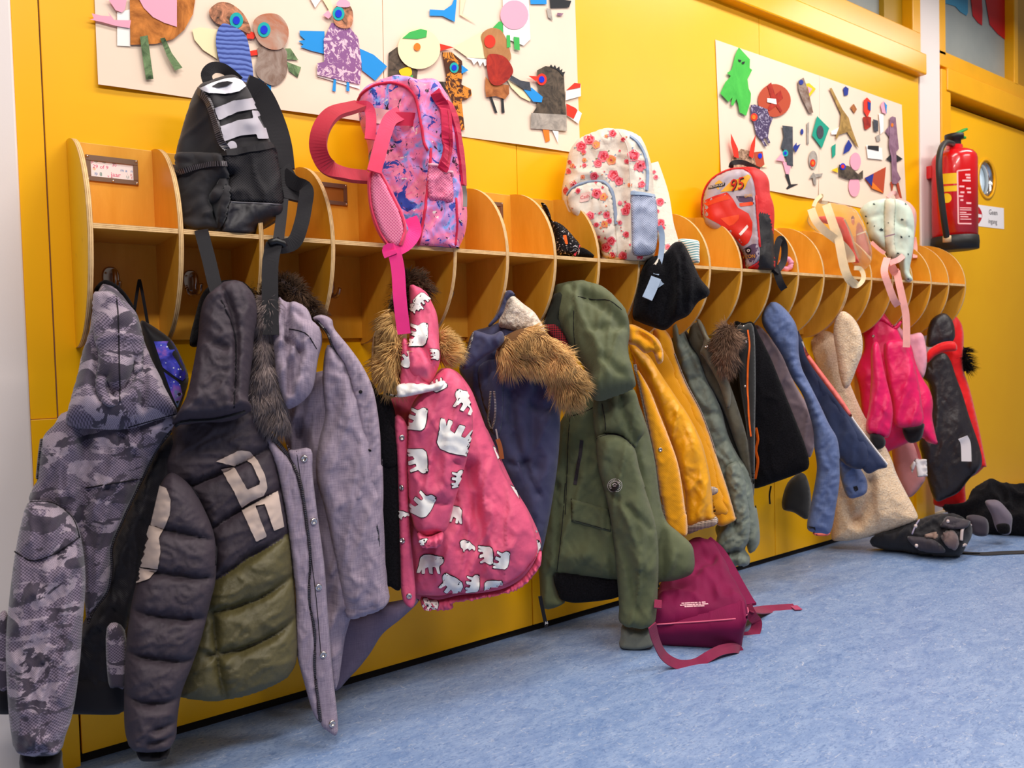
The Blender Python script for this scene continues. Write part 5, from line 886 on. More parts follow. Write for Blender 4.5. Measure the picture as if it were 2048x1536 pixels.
strap('hanging_strap', [(566, 348, .16), (590, 366, .19), (612, 378, .22), (610, 410, .23), (602, 450, .235), (588, 484, .235), (560, 493, .235), (546, 484, .235)], .030, WEB, k1, .003)
strap('strap_pad', [(560, 340, .15), (575, 372, .17), (572, 400, .18)], .05, BP1, k1, .008)
strap('hanging_strap', [(566, 400, .18), (562, 440, .205), (556, 486, .225)], .022, BP1, k1, .006); strap('hanging_strap', [(548, 488, .245), (541, 525, .25), (540, 580, .255), (542, 670, .262)], .032, WEB, k1, .003)
tube('strap_buckle', [tuple(P(x, y, .25)) for x, y in ((538, 486), (552, 482), (566, 486), (570, 494))], .007, plain('black_plastic', '121012', .4), k1)
# ---- pink backpack (pattern of plain blots instead of the printed figures)
def blots():
    m = NT('pink_blotted_print', .6, .3); uv = m.co('UV'); a = m.noise(uv, 13, 5, .6, 1.2); c = m.ramp(a, [(.30, '5a3f9c'), (.38, '6f9fe0'), (.44, 'c98fd0'), (.50, 'f07aa8'), (.60, 'f48fa6'), (.68, 'ee5f98'), (.78, '8cc0ea')])
    b = m.noise(m.co('UV', loc=(4, 2, 0)), 20, 4, .65, 1.8); c = m.mix(m.ramp(b, [(.59, 0.), (.61, 1.)]), c, '2a3f9e'); b2 = m.noise(m.co('UV', loc=(9, 7, 0)), 24, 5, .7, 2.); c = m.mix(m.ramp(b2, [(.60, 0.), (.62, 1.)]), c, '3a1f36')
    b3 = m.noise(m.co('UV', loc=(1, 9, 0)), 30, 3, .6, 1.); c = m.mix(m.ramp(b3, [(.66, 0.), (.69, 1.)]), c, 'f8e6d8'); m.col(c); m.bump(m.noise(uv, 90, 3), .3, .001); return m.m
BLOT = blots(); REDZ = cloth('crimson_zip', 'c80f44', .6, 3500, .5); CRIM = cloth('crimson_binding', 'd81c48', .6, 3500, .3); CORB = cloth('coral_binding', 'ee4468', .7, 3500, .4); PNET = mesh_mat('pink_net', 'f490ac', 'd45c86', 200); HPW = cloth('hot_pink_webbing', 'ee2382', .55, 3500, .5, .05); DKR = cloth('dark_red_binding', 'b01830', .7, 3500, .5)
k2 = bag('pink_backpack', 'pink and blue blotted backpack with crimson zips and a pink net strap', 830, 500, .13)
bb2 = pillow('bag_body', Y6([(315, 215), (330, 170), (370, 135), (420, 112), (470, 92), (540, 75), (620, 100), (690, 95), (750, 100), (790, 150), (830, 220), (872, 330), (897, 500), (907, 700), (917, 830), (903, 930), (870, 1005), (850, 1060), (480, 1060), (450, 960), (420, 900), (390, 760), (380, 600), (370, 440), (332, 330)]), .12, .085, BLOT, k2, Tb=.06, w=34, zmin=SHELF + .001, nz=[(.006, 40, 60, 10), (.003, 14, 24, -20)], cell=6.5,
    folds=[(Y6([(600, 130), (650, 230), (680, 430), (700, 620), (690, 800), (650, 980)]), 12, .022), (Y6([(760, 200), (800, 420), (770, 600)]), 10, .012), (Y6([(480, 400), (560, 650), (560, 850)]), 40, -.012), (Y6([(830, 500), (850, 800), (850, 960)]), 10, -.012)])
cord('piping', Y6([(318, 200), (345, 155), (420, 110), (520, 100), (600, 132), (640, 195), (662, 300), (680, 420), (700, 470)]), bb2, .0035, CRIM, k2); cord('piping', Y6([(715, 455), (712, 560), (700, 680), (685, 800), (650, 985)]), bb2, .0035, CRIM, k2); cord('piping', Y6([(855, 730), (862, 860), (850, 990)]), bb2, .003, CRIM, k2)
strip('zipper', Y6([(745, 150), (785, 225), (802, 330), (805, 450), (785, 560), (780, 580)]), bb2, .026, REDZ, k2, .006); strip('zipper', Y6([(808, 205), (845, 300), (870, 440), (885, 560), (892, 660)]), bb2, .024, REDZ, k2, .006)
strip('zip_groove', Y6([(752, 150), (792, 225), (808, 330), (811, 450), (790, 565)]), bb2, .002, DKR, k2, .0075)
np2 = pillow('net_pocket', Y6([(706, 548), (760, 550), (790, 590), (832, 598), (838, 745), (775, 742), (700, 722)]), .195, .009, PNET, k2, on=bb2, cell=5, w=8, nz=[(.003, 20, 40, 0)]); cord('pocket_binding', Y6([(706, 548), (755, 552), (790, 592), (830, 585), (834, 610)]), np2, .0035, plain('pale_pink_binding', 'f4a8b8', .6), k2)
sp2 = pillow('shoulder_strap', Y6([(415, 548), (440, 600), (475, 660), (515, 740), (552, 820), (572, 905), (548, 990), (492, 992), (435, 905), (395, 780), (384, 640)]), .235, .014, PNET, k2, Tb=.01, cell=5, w=10, zmin=SHELF - .06)
for q in (Y6([(402, 560), (384, 640), (395, 780), (435, 905), (490, 990)]), Y6([(418, 555), (440, 600), (475, 660), (515, 740), (554, 820), (572, 905), (548, 985)])): strip('strap_binding', q, sp2, .012, CORB, k2, .004)
strap('strap_band', [(798, 228, .2), (780, 240, .215), (768, 270, .23), (757, 310, .238), (748, 345, .24)], .032, CORB, k2, .006)
strap('back_band', [(790, 238, .205), (815, 238, .2), (840, 240, .19)], .03, CRIM, k2, .004)
strap('strap_band', [(715, 214, .17), (735, 214, .185), (742, 235, .19), (740, 280, .195)], .024, CORB, k2, .005)
strap('shoulder_strap', [(722, 214, .16), (700, 220, .2), (665, 232, .24), (643, 262, .26), (638, 300, .26), (655, 335, .25), (690, 352, .22), (738, 358, .18)], .036, DKR, k2, .010, n=(-.55, -.8, .25))
strap('lower_strap', [(822, 436, .21), (830, 462, .225), (815, 486, .24), (790, 500, .25), (778, 500, .25), (782, 512, .255)], .030, HPW, k2, .003); strap('hanging_strap', [(788, 500, .255), (796, 540, .262), (800, 600, .268), (808, 668, .27)], .030, HPW, k2, .003)
strap('zip_pull', [(928, 372, .24), (930, 390, .24), (930, 414, .24)], .010, SILV, k2, .003); decal('back_patch', Y6([(392, 232), (500, 250), (520, 285), (480, 330), (395, 318)]), bb2, plain('pale_back_patch', 'f0b6b8', .6), k2, .002, 8)
# ---- knitted cap with a black peak
kc = thing('knitted_cap', 'black speckled knitted cap with a black peak lying on the shelf beside the flowered backpack', 'cap', P(1135, 505, .1))
def speck(name, a, b, sc, th):
    m = NT(name, .9, .15); v = m.noise(m.co('UV', (1, 1.5, 1)), sc, 3, .6, 2); m.col(m.mix(m.ramp(v, [(th, 0.), (th + .03, 1.)]), a, b)); m.bump(v, .6, .002); return m.m
cc = pillow('knit', N2([(1135, 240), (1190, 258), (1232, 350), (1252, 420), (1325, 442), (1400, 500), (1465, 575), (1525, 645), (1540, 700), (1500, 800), (1310, 800), (1270, 600), (1225, 420)]), .13, .06, speck('black_speckled_knit', '1c181a', 'cfc4c0', 70, .6), kc, cell=5, zmin=SHELF + .001)
strap('cap_band', [tuple(N2([(1530, 670)])[0]) + (.185,), tuple(N2([(1500, 720)])[0]) + (.19,), tuple(N2([(1480, 775)])[0]) + (.192,)], .006, plain('red_band', 'c01828', .7), kc, .002); pillow('peak', N2([(1490, 790), (1515, 720), (1545, 690), (1605, 712), (1660, 752), (1690, 796)]), .165, .02, BLKF, kc, cell=4, zmin=SHELF + .001)
decal('orange_stitch', N2([(1360, 570), (1395, 560), (1415, 660), (1390, 665)]), cc, ORNG, kc, .003, 6)
# ---- cream flowered backpack
CREAM = cloth('cream_oilcloth', 'e8dac8', .4, 1400, .1, .04, 0, spec=.45, crease=.5); GBL = cloth('grey_blue_binding', '8f9fb6', .6, 700, .5); GNET = mesh_mat('grey_blue_net', 'b7bdd2', '8d93aa', 210)
k3 = bag('flowered_backpack', 'cream oilcloth backpack printed with red and orange roses, grey blue edging', 1230, 525, .14)
strap('shoulder_strap', [(1296, 330, .165), (1316, 390, .185), (1326, 450, .205), (1336, 490, .22), (1332, 520, .24), (1318, 545, .25)], .06, CREAM, k3, .012, n=(-.3, -1, .1))
ss3 = list(BV)[-1]
bb3 = pillow('bag_body', V5([(90, 580), (100, 480), (120, 380), (140, 270), (180, 190), (240, 140), (330, 100), (430, 70), (520, 80), (620, 98), (690, 130), (730, 190), (762, 280), (780, 350), (792, 450), (800, 560), (826, 700), (828, 860), (812, 1000), (790, 1060), (730, 1090), (640, 1130), (400, 1130), (390, 1000), (250, 900), (120, 760)]), .125, .075, CREAM, k3, Tb=.06, w=36, zmin=SHELF + .001, nz=[(.006, 50, 50, 10), (.003, 18, 26, -20)], cell=6.5,
    folds=[(V5([(560, 130), (600, 250), (618, 500), (625, 800), (620, 1030)]), 14, .02), (V5([(150, 560), (250, 480), (400, 470), (470, 560), (500, 800)]), 8, .008)])
pk3 = pillow('front_pocket', V5([(130, 590), (165, 530), (240, 490), (330, 475), (400, 478), (450, 510), (480, 580), (495, 700), (503, 810), (520, 1000), (500, 1060), (400, 1050), (380, 950), (260, 820), (150, 690)]), .19, .012, CREAM, k3, on=bb3, w=9, cell=6, zmin=SHELF + .001)
strip('zipper', V5([(135, 575), (175, 525), (250, 490), (330, 475), (405, 478), (452, 515), (480, 585), (496, 700), (505, 800)]), pk3, .012, GBL, k3, .004); strip('zipper', V5([(610, 130), (660, 165), (705, 230), (735, 310), (745, 420), (738, 540)]), bb3, .010, GBL, k3, .004)
np3 = pillow('net_pocket', V5([(620, 555), (700, 560), (800, 580), (826, 720), (826, 880), (810, 1000), (760, 1040), (660, 1045), (630, 1000), (625, 800)]), .195, .009, GNET, k3, on=bb3, cell=6, w=8, nz=[(.004, 20, 40, 0)]); strip('pocket_hem', V5([(618, 562), (700, 568), (802, 586)]), np3, .010, GBL, k3, .003)
cord('piping', V5([(520, 80), (560, 135), (600, 230), (612, 400), (620, 560), (624, 1020)]), bb3, .0014, plain('cream_piping', 'd8ccc0', .6), k3)
lab3 = decal('stitched_label', V5([(236, 566), (310, 548), (298, 622), (226, 636)]), pk3, plain('pale_pink_label', 'f0c4b8', .6), k3, .002, 8); text_px('label_text', 'Cath', V5([(268, 592)])[0], (9.5, -2.2), (1.5, 9), plain('label_red', 'd8484e', .6), lab3, pk3, lift=.0032)
strap('grey_strap', [(1318, 452, .24), (1324, 470, .245), (1322, 510, .25), (1312, 550, .255)], .016, GBL, k3, .003); strap('grey_strap', [(1316, 545, .255), (1330, 556, .26), (1318, 568, .262), (1304, 574, .262)], .016, GBL, k3, .004); strap('grey_strap', [(1312, 556, .263), (1304, 576, .265), (1294, 598, .265)], .030, GBL, k3, .003)
strap('zip_pull', [(1294, 352, .2), (1294, 372, .2), (1293, 388, .2)], .006, plain('pull_tab', 'e8dcd8', .5), k3, .002)
FL = {n: plain('rose_' + n, c, .5, .35) for n, c in (('red', 'd4283a'), ('pink', 'ec6f7c'), ('coral', 'ef8f6a'), ('orange', 'e99a3c'), ('leaf', '7f8a5c'), ('blue', '8f9bb0'), ('deep', 'a81628'))}
def rose(t, par, c, r, k, rnd):
    a, b, dk = {'r': ('pink', 'red', 'deep'), 'o': ('coral', 'orange', 'red'), 'p': ('pink', 'red', 'red')}[k]
    blob = lambda R_, n, w, ph, cx=0, cy=0: [(c[0] + cx + R_ * (1 + w * math.sin(n * u + ph)) * math.cos(u), c[1] + cy + R_ * (1 + w * math.sin(n * u + ph)) * math.sin(u)) for u in np.linspace(0, 6.2832, 18, endpoint=False)]
    for i in range(rnd.choice((2, 3))):
        u = rnd.uniform(0, 6.28); x, y = c[0] + math.cos(u) * r * 1.15, c[1] + math.sin(u) * r * 1.15; l = r * .75; v = rnd.choice(('leaf', 'blue', 'blue'))
        decal('leaf_print', [(x - math.cos(u) * l * .4, y - math.sin(u) * l * .4), (x - math.sin(u) * l * .35, y + math.cos(u) * l * .35), (x + math.cos(u) * l * .8, y + math.sin(u) * l * .8), (x + math.sin(u) * l * .35, y - math.cos(u) * l * .35)], t, FL[v], par, .0012, 12)
    o = decal('rose_print', blob(r, 5, .16, rnd.uniform(0, 6)), t, FL[a], par, .0016, 8)
    if o is None: return
    decal('petal', blob(r * .68, 4, .22, rnd.uniform(0, 6), r * .1), t, FL[b], o, .002, 8); decal('petal', blob(r * .42, 3, .25, rnd.uniform(0, 6), r * .05, r * .1), t, FL[a], o, .0024, 8); decal('petal', blob(r * .2, 3, .2, 0), t, FL[dk], o, .0028, 90)
rr = random.Random(3)
for x, y, r, k in ((300, 150, 36, 'r'), (240, 205, 34, 'p'), (355, 190, 28, 'o'), (258, 245, 18, 'p'), (410, 278, 38, 'r'), (368, 335, 28, 'p'), (470, 308, 34, 'o'), (145, 325, 18, 'r'), (175, 352, 16, 'o'), (140, 395, 20, 'r'), (265, 310, 16, 'o'), (265, 350, 16, 'r'), (340, 432, 28, 'r'), (485, 425, 36, 'r'), (530, 470, 30, 'p'), (180, 495, 24, 'r'), (118, 545, 26, 'p'), (640, 275, 40, 'p'), (692, 350, 38, 'r'), (590, 320, 18, 'p'), (705, 495, 24, 'r'), (480, 105, 26, 'r'), (430, 125, 14, 'o'), (580, 700, 30, 'r'), (600, 665, 26, 'p'), (535, 790, 16, 'r'), (610, 500, 16, 'o'), (250, 440, 16, 'o'), (560, 1045, 30, 'r'), (585, 880, 22, 'r'), (690, 1050, 22, 'r'), (560, 150, 16, 'r'), (540, 640, 16, 'r')): rose(bb3, k3, V5([(x, y)])[0], r / 3.3, k, rr)
for x, y, r, k in ((360, 565, 34, 'r'), (410, 590, 28, 'o'), (215, 545, 18, 'r'), (310, 735, 28, 'r'), (435, 730, 24, 'r'), (420, 800, 24, 'o'), (455, 775, 20, 'r'), (355, 805, 18, 'p'), (430, 980, 32, 'r'), (470, 930, 30, 'p'), (480, 1040, 24, 'r'), (375, 900, 12, 'r')): rose(pk3, k3, V5([(x, y)])[0], r / 3.3, k, rr)
for _i in range(46):
    x, y = rr.uniform(110, 780), rr.uniform(110, 1030)
    if x > 620 and y > 540: continue
    rose([bb3, pk3], k3, V5([(x, y)])[0], rr.uniform(2, 3.6), rr.choice('rpo'), rr)
for x, y, r, k in ((815, 440, 18, 'r'), (845, 630, 30, 'r'), (850, 790, 30, 'r'), (865, 830, 18, 'r'), (905, 975, 22, 'r'), (800, 400, 14, 'p'), (870, 1050, 18, 'p'), (830, 850, 14, 'r'), (825, 700, 16, 'p')): rose(ss3, k3, V5([(x, y)])[0], r / 3.6, k, rr)
# ---- red backpack with racing lettering (the printed figure is left out)
k4 = bag('red_racing_backpack', 'red and black backpack with a grey front printed with orange racing number', 1475, 540, .13)
REDB = cloth('red_nylon', 'd5181c', .5, 1400, .1, .06, 0, spec=.45, crease=.4); BSD = cloth('black_side_nylon', '231f20', .45, 1400, .1, .08, 0, spec=.4, crease=.8)
bb4 = pillow('bag_body', R4([(120, 700), (118, 520), (140, 410), (190, 320), (270, 250), (370, 205), (470, 185), (560, 180), (680, 190), (750, 225), (790, 270), (812, 340), (820, 450), (855, 560), (865, 680), (856, 880), (860, 1000), (850, 1250), (560, 1250), (540, 1100), (400, 950), (200, 850)]), .12, .07, (REDB, BSD), k4, Tb=.05, w=26, zmin=SHELF + .001, cell=6, nz=[(.004, 30, 40, 0)], folds=[(R4([(600, 200), (660, 330), (690, 560), (700, 900), (715, 1100)]), 10, .016)],
    midfn=lambda c: int(c[0] > R4([(700, 0)])[0][0] and c[1] > R4([(0, 685)])[0][1] and c[0] < np.interp(c[1], [R4([(0, 685)])[0][1], R4([(0, 900)])[0][1]], [R4([(805, 0)])[0][0], R4([(862, 0)])[0][0]])))
fp4 = pillow('front_panel', R4([(130, 690), (128, 530), (150, 420), (200, 330), (280, 262), (380, 215), (470, 196), (560, 200), (620, 250), (655, 340), (675, 480), (690, 700), (705, 900), (715, 1080), (690, 1150), (620, 1200), (570, 1215), (540, 1060), (400, 900), (200, 800)]), .19, .012, NT('grey_lilac_panel', .4, .4).col('b3a3ac').m, k4, on=bb4, w=14, cell=6)
cord('piping', R4([(128, 660), (128, 530), (150, 420), (200, 330), (280, 262), (380, 215), (470, 196), (560, 200), (620, 250), (655, 340), (675, 480), (690, 700), (705, 900), (716, 1080), (690, 1152), (600, 1205)]), fp4, .004, REDB, k4)
blk = plain('print_black', '1a1616', .4, .4); org = plain('print_orange', 'ef4a1e', .4, .4); yel = plain('print_yellow', 'f0a81c', .4, .4); gld = plain('print_gold', 'dba22a', .4, .4); rdp = plain('print_red', 'dd2a1a', .4, .4); prp = plain('print_purple', '5c4560', .4, .4); whp = plain('print_white', 'f2dcd4', .4, .4)
decal('printed_flash', R4([(310, 430), (430, 310), (520, 290), (610, 240), (640, 255), (590, 320), (560, 400), (430, 420)]), fp4, yel, k4, .001, 7); decal('printed_bar', R4([(185, 405), (195, 370), (365, 330), (355, 370)]), fp4, blk, k4, .001, 7); decal('printed_crest', R4([(255, 340), (300, 305), (335, 330), (325, 385), (295, 415), (265, 385)]), fp4, gld, k4, .0006, 7)
decal('printed_shape', R4([(140, 520), (250, 470), (380, 430), (440, 500), (490, 590), (600, 650), (640, 740), (636, 860), (600, 950), (540, 990), (440, 880), (300, 760), (150, 680)]), fp4, rdp, k4, .001, 7); decal('printed_shape', R4([(150, 545), (260, 490), (380, 455), (420, 500), (300, 530), (170, 575)]), fp4, org, k4, .0016, 7); decal('printed_shape', R4([(310, 700), (500, 660), (505, 700), (450, 760), (400, 780)]), fp4, org, k4, .0016, 7)
decal('printed_shape', R4([(500, 860), (585, 765), (600, 790), (520, 880)]), fp4, whp, k4, .0016, 7); decal('printed_shadow', R4([(470, 470), (640, 480), (660, 560), (600, 540), (500, 530)]), fp4, prp, k4, .0008, 7); decal('printed_ground', R4([(540, 1020), (640, 960), (690, 960), (712, 1080), (690, 1148), (620, 1195), (572, 1210)]), fp4, prp, k4, .0008, 7)
for _dx, _dy in ((1.6, 1.4),): _c0 = R4([(482, 357)])[0]; text_px('print_text', '95', (_c0[0] + _dx, _c0[1] + _dy), (29, -7), (-1.5, 34), blk, k4, fp4, .0032)
_t = text_px('print_text', '95', R4([(482, 357)])[0], (29, -7), (-1.5, 34), plain('print_deep_orange', 'd02408', .5, .3), k4, fp4, .0055)
text_px('print_text', 'PISTON CUP', R4([(275, 368)])[0], (5.2, -1.35), (.2, 6), whp, k4, fp4, .004); text_px('print_text', 'octane', R4([(515, 478)])[0], (6, -.6), (.3, 7), blk, k4, fp4, .004); text_px('print_text', 'GAIN', R4([(597, 470)])[0], (6.5, -1), (.3, 9), yel, k4, fp4, .004); text_px('print_text', 'PZON', R4([(605, 1092)])[0], (9, -.6), (0, 10), yel, k4, fp4, .004)
decal('printed_bar', R4([(505, 545), (645, 527), (645, 565), (508, 582)]), fp4, org, k4, .0012, 7)
b4 = ring_px('printed_badge', R4([(600, 1028)])[0], 3.2, 6, fp4, blk, k4, .002); ring_px('printed_badge', R4([(600, 1028)])[0], 1.4, 3.2, fp4, whp, k4, .002)
strap('carry_loop', [(1462, 334, .13), (1466, 326, .14), (1485, 325, .15), (1505, 333, .14), (1516, 338, .12)], .016, BSD, k4, .006)
strap('hanging_strap', [(1545, 545, .2), (1555, 490, .2), (1562, 478, .2), (1569, 495, .2), (1566, 525, .2), (1550, 545, .21)], .022, WEB, k4, .005); strap('hanging_strap', [(1550, 532, .2), (1556, 552, .215), (1562, 568, .22), (1568, 578, .22)], .024, WEB, k4, .003)
# ---- pink scrunchy
sc_ = thing('pink_scrunchy', 'small pale pink hair scrunchy lying on the shelf behind the red backpack', 'scrunchy', P(1572, 536, .17))
def torus(name, c, R0, r0, mat, par, u, w, k=24, wob=.15):
    X = [np.array(c) + R0 * (math.cos(a) * np.array(u) + math.sin(a) * np.array(w)) for a in np.linspace(0, 6.2832, k)]; r = [r0 * (1 + wob * math.sin(7 * a)) for a in np.linspace(0, 6.2832, k)]; return tube(name, X, r, mat, par, 10)
_p = P(1572, 528, .17); torus('loop', _p, .018, .009, plain('pale_pink_cloth', 'ee9cb4', .8, .2), sc_, (.8, -.6, 0), (0, 0, 1))
# ---- clear backpack with cream straps
CSTR = cloth('cream_webbing', 'ecd2a8', .7, 3500, .5); CLR = NT('clear_vinyl', .08, .5); CLR.col('fbf3ea'); CLR.b.inputs['Transmission Weight'].default_value = .9; CLR.b.inputs['IOR'].default_value = 1.1; CLR = CLR.m
k5 = bag('clear_backpack', 'see-through vinyl backpack with cream straps and a red pouch inside', 1690, 555, .13)
rp = pillow('inner_pouch', M3([(195, 400), (300, 385), (420, 390), (530, 400), (590, 520), (650, 680), (700, 850), (740, 940), (660, 930), (600, 800), (520, 640), (470, 520), (300, 470), (200, 430)]), .10, .02, cloth('red_pouch', 'd8301e', .6, 900), k5, cell=5); pillow('inner_pouch', M3([(620, 400), (700, 470), (760, 560), (830, 700), (860, 880), (800, 950), (720, 800), (660, 560)]), .10, .02, cloth('rose_pouch', 'd88a7c', .6, 900), k5, cell=5)
pillow('clear_body', M3([(130, 300), (200, 220), (330, 215), (480, 230), (600, 260), (690, 310), (750, 400), (800, 520), (850, 660), (885, 820), (880, 920), (840, 1000), (760, 1040), (640, 960), (560, 780), (430, 700), (250, 600), (150, 530), (90, 440)]), .11, .06, CLR, k5, Tb=.03, w=22, cell=7, nz=[(.005, 30, 40, 0)], zmin=SHELF + .001)
pth = lambda *a: [tuple(M3([(x, y)])[0]) + (d,) for x, y, d in a]
strap('shoulder_strap', pth((325, 250, .16), (360, 350, .19), (420, 520, .21), (470, 650, .22), (500, 800, .23), (540, 1000, .24), (600, 1150, .25), (680, 1225, .25)), .030, CSTR, k5, .004); strap('shoulder_strap', pth((140, 300, .15), (190, 430, .18), (300, 560, .2), (430, 660, .21), (540, 760, .22), (620, 870, .22), (630, 950, .22)), .028, CSTR, k5, .004)
strap('strap_loop', pth((600, 1150, .25), (680, 1240, .255), (760, 1190, .26), (780, 1110, .26), (740, 1030, .25), (660, 1020, .24)), .016, CSTR, k5, .004); strap('carry_loop', pth((165, 270, .13), (200, 190, .13), (265, 130, .13), (250, 200, .12), (330, 220, .11)), .014, CSTR, k5, .003)
for q in (((545, 420, .16), (610, 560, .16), (680, 760, .16), (760, 960, .15)), ((690, 620, .15), (760, 600, .15), (830, 640, .14))): strap('clear_seam', pth(*q), .006, CSTR, k5, .002)
# ---- mint backpack with pink straps
MINT = cloth('mint_printed_canvas', 'ccd9c8', .7, 1000, .2, .05); PKW = cloth('pale_pink_webbing', 'f2aca4', .7, 3500, .5)
k6 = bag('mint_backpack', 'pale mint backpack with small dark bird print and pale pink straps', 1780, 565, .13)
pillow('bag_side', M3([(1180, 175), (1260, 180), (1350, 220), (1420, 310), (1432, 420), (1420, 560), (1400, 700), (1390, 850), (1300, 900), (1200, 600)]), .10, .05, PKW, k6, Tb=.03, cell=6, zmin=SHELF + .001)
bb6 = pillow('bag_body', M3([(735, 330), (780, 250), (850, 205), (950, 180), (1050, 165), (1180, 170), (1270, 200), (1350, 270), (1390, 370), (1405, 500), (1400, 680), (1380, 850), (1350, 1010), (1350, 1080), (1385, 1170), (1300, 1190), (1250, 1120), (1200, 950), (1090, 930), (1040, 830), (900, 710), (840, 640), (800, 480)]), .13, .055, MINT, k6, Tb=.04, w=18, cell=6, nz=[(.006, 30, 40, 20), (.003, 12, 20, 0)], folds=[(M3([(1040, 200), (1030, 500), (1060, 820)]), 6, -.014), (M3([(1180, 200), (1170, 450), (1330, 540), (1390, 600)]), 5, -.014), (M3([(850, 420), (1020, 380)]), 4, -.008)])
fs6 = pillow('front_band', M3([(1040, 190), (1110, 175), (1175, 190), (1165, 450), (1165, 700), (1190, 900), (1090, 925), (1055, 820), (1030, 500)]), .185, .006, cloth('beige_mint_band', 'd2cfb8', .7, 1000, .2), k6, on=bb6, cell=6, w=5)
bird = [(-1, .1), (-.4, -.2), (-.1, -.8), (.2, -.15), (.9, -.35), (.5, .15), (1, .4), (.1, .35), (-.3, .7), (-.35, .25)]
DKT = plain('dark_teal_print', '27343a', .6, .2)
for x, y, s, a in ((910, 235, 20, .3), (830, 470, 18, 2), (810, 385, 16, .5), (1000, 550, 34, 0), (1255, 425, 24, 0), (1085, 465, 12, 1), (1245, 640, 24, 4), (1205, 840, 20, 0), (1330, 850, 16, 1), (1125, 890, 12, 2), (1330, 1155, 16, 0), (1340, 630, 14, 1), (915, 505, 12, 3), (1300, 235, 20, 1)):
    decal('bird_print', [M3([(x + s * (u * math.cos(a) - v * math.sin(a)), y + s * (u * math.sin(a) + v * math.cos(a)))])[0] for u, v in bird], [fs6, bb6], DKT, k6, .0016, 90)
strap('band_line', pth((1040, 635, .2), (1100, 620, .2), (1160, 605, .2)), .006, plain('mauve_line', '8a6a70', .7), k6, .002)
strap('strap_buckle', pth((1090, 965, .21), (1150, 940, .215), (1210, 915, .215), (1290, 850, .2)), .022, PKW, k6, .004); strap('strap_buckle', pth((1115, 985, .215), (1165, 1070, .22), (1200, 1075, .22)), .03, cloth('salmon_webbing', 'ea8f80', .7, 450), k6, .005)
strap('hanging_strap', pth((1070, 900, .2), (1035, 1060, .225), (1090, 1240, .24), (1150, 1400, .25), (1200, 1480, .25)), .026, PKW, k6, .003); strap('hanging_strap', pth((1185, 1060, .22), (1215, 1200, .235), (1260, 1400, .25), (1300, 1600, .26), (1310, 1900, .265), (1305, 1995, .265)), .026, PKW, k6, .003)
strap('shoulder_strap', pth((1400, 650, .1), (1415, 780, .12), (1412, 900, .14)), .018, PKW, k6, .004); strap('carry_loop', pth((1075, 160, .13), (1120, 105, .13), (1170, 100, .12), (1200, 160, .12)), .016, PKW, k6, .004); strap('side_strap', pth((880, 705, .14), (960, 780, .17), (1040, 840, .19)), .014, PKW, k6, .004)
# ------------------------------------------------------------------ fire extinguisher on the white pillar
fe = thing('fire_extinguisher', 'red fire extinguisher with black hose and green handle hanging on the white pillar', 'fire extinguisher', P(1909, 487, .11))
_c = P(1909, 400, .11); _dist = (np.array(_c) - CN); _r = np.linalg.norm(_dist) / FPX * 35; zt, zb = P(1909, 300, .11).z, P(1913, 478, .11).z
def lathe(name, x, y, prof, mat, par, k=32):
    V = [(x + r * math.cos(6.2832 * j / k), y + r * math.sin(6.2832 * j / k), z) for r, z in prof for j in range(k)]; F = [(i * k + j, i * k + (j + 1) % k, (i + 1) * k + (j + 1) % k, (i + 1) * k + j) for i in range(len(prof) - 1) for j in range(k)]
    return mesh(name, V, F, mat, par, at=(x, y, prof[0][1]))
FRED = plain('extinguisher_red', 'd10a12', .22, .5); FRED.node_tree.nodes['Principled BSDF'].inputs['Coat Weight'].default_value = .4; PLB = plain('black_plastic_base', '1c1a18', .5, .4)
cyl = lathe('cylinder', _c.x, _c.y, [(0, zb + .002), (_r, zb + .004), (_r, zt - .05), (_r * .96, zt - .032), (_r * .82, zt - .014), (_r * .58, zt - .003), (_r * .4, zt), (_r * .36, zt + .02), (0, zt + .022)], FRED, fe)
lathe('base_ring', _c.x, _c.y, [(0, zb - .052), (_r * 1.04, zb - .052), (_r * 1.06, zb - .02), (_r * 1.03, zb + .008), (_r * .9, zb + .010)], PLB, fe)
lathe('valve', _c.x, _c.y, [(_r * .3, zt + .02), (_r * .3, zt + .045), (_r * .42, zt + .05), (_r * .42, zt + .07), (0, zt + .072)], PLB, fe)
GRH = plain('green_handle', '1f9a3a', .4, .4)
for z0, l in ((.062, .10), (.082, .12)): box('handle', (_c.x - .02, _c.y - .012, zt + z0), (_c.x + l, _c.y + .012, zt + z0 + .012), GRH, fe, .004)
ob = [o for o in fe.children if o.name.startswith('handle')][-1]; ob.rotation_euler = (0, -.35, 0)
tube('hose', sm([tuple(P(x, y, d)) for x, y, d in ((1905, 288, .12), (1890, 286, .15), (1880, 305, .185), (1878, 340, .20), (1882, 390, .20), (1888, 440, .20), (1894, 478, .19))], False, 6), .013, plain('black_rubber_hose', '22201f', .5, .4), fe, 10); lathe('hose_clip', P(1894, 478, .19).x, P(1894, 478, .19).y, [(0, P(1894, 484, .19).z), (.017, P(1894, 484, .19).z), (.017, P(1894, 472, .19).z), (0, P(1894, 472, .19).z)], plain('beige_clip', 'c8a67c', .5), fe, 12)
box('wall_bracket', (_c.x - .05, _c.y, zt - .12), (_c.x + .05, -.004, zt - .06), FRED, fe, .004)
V_, T_ = np.array([v.co for v in cyl.data.vertices]) + np.array(WLOC[cyl]), [tuple(p.vertices) for p in cyl.data.polygons]; BV[cyl] = BVHTree.FromPolygons([tuple(q) for q in V_], T_); o_base[cyl] = Base((1909, 400), .11)
q5 = lambda p: zp(1780, 240, 5.12, p)
LW = plain('label_white', 'f4b8b8', .5, .3)
dl = decal('yellow_label', q5([(528, 552), (690, 540), (690, 728), (545, 735)]), cyl, plain('label_yellow', 'edc018', .5, .3), fe, .0012, 6)
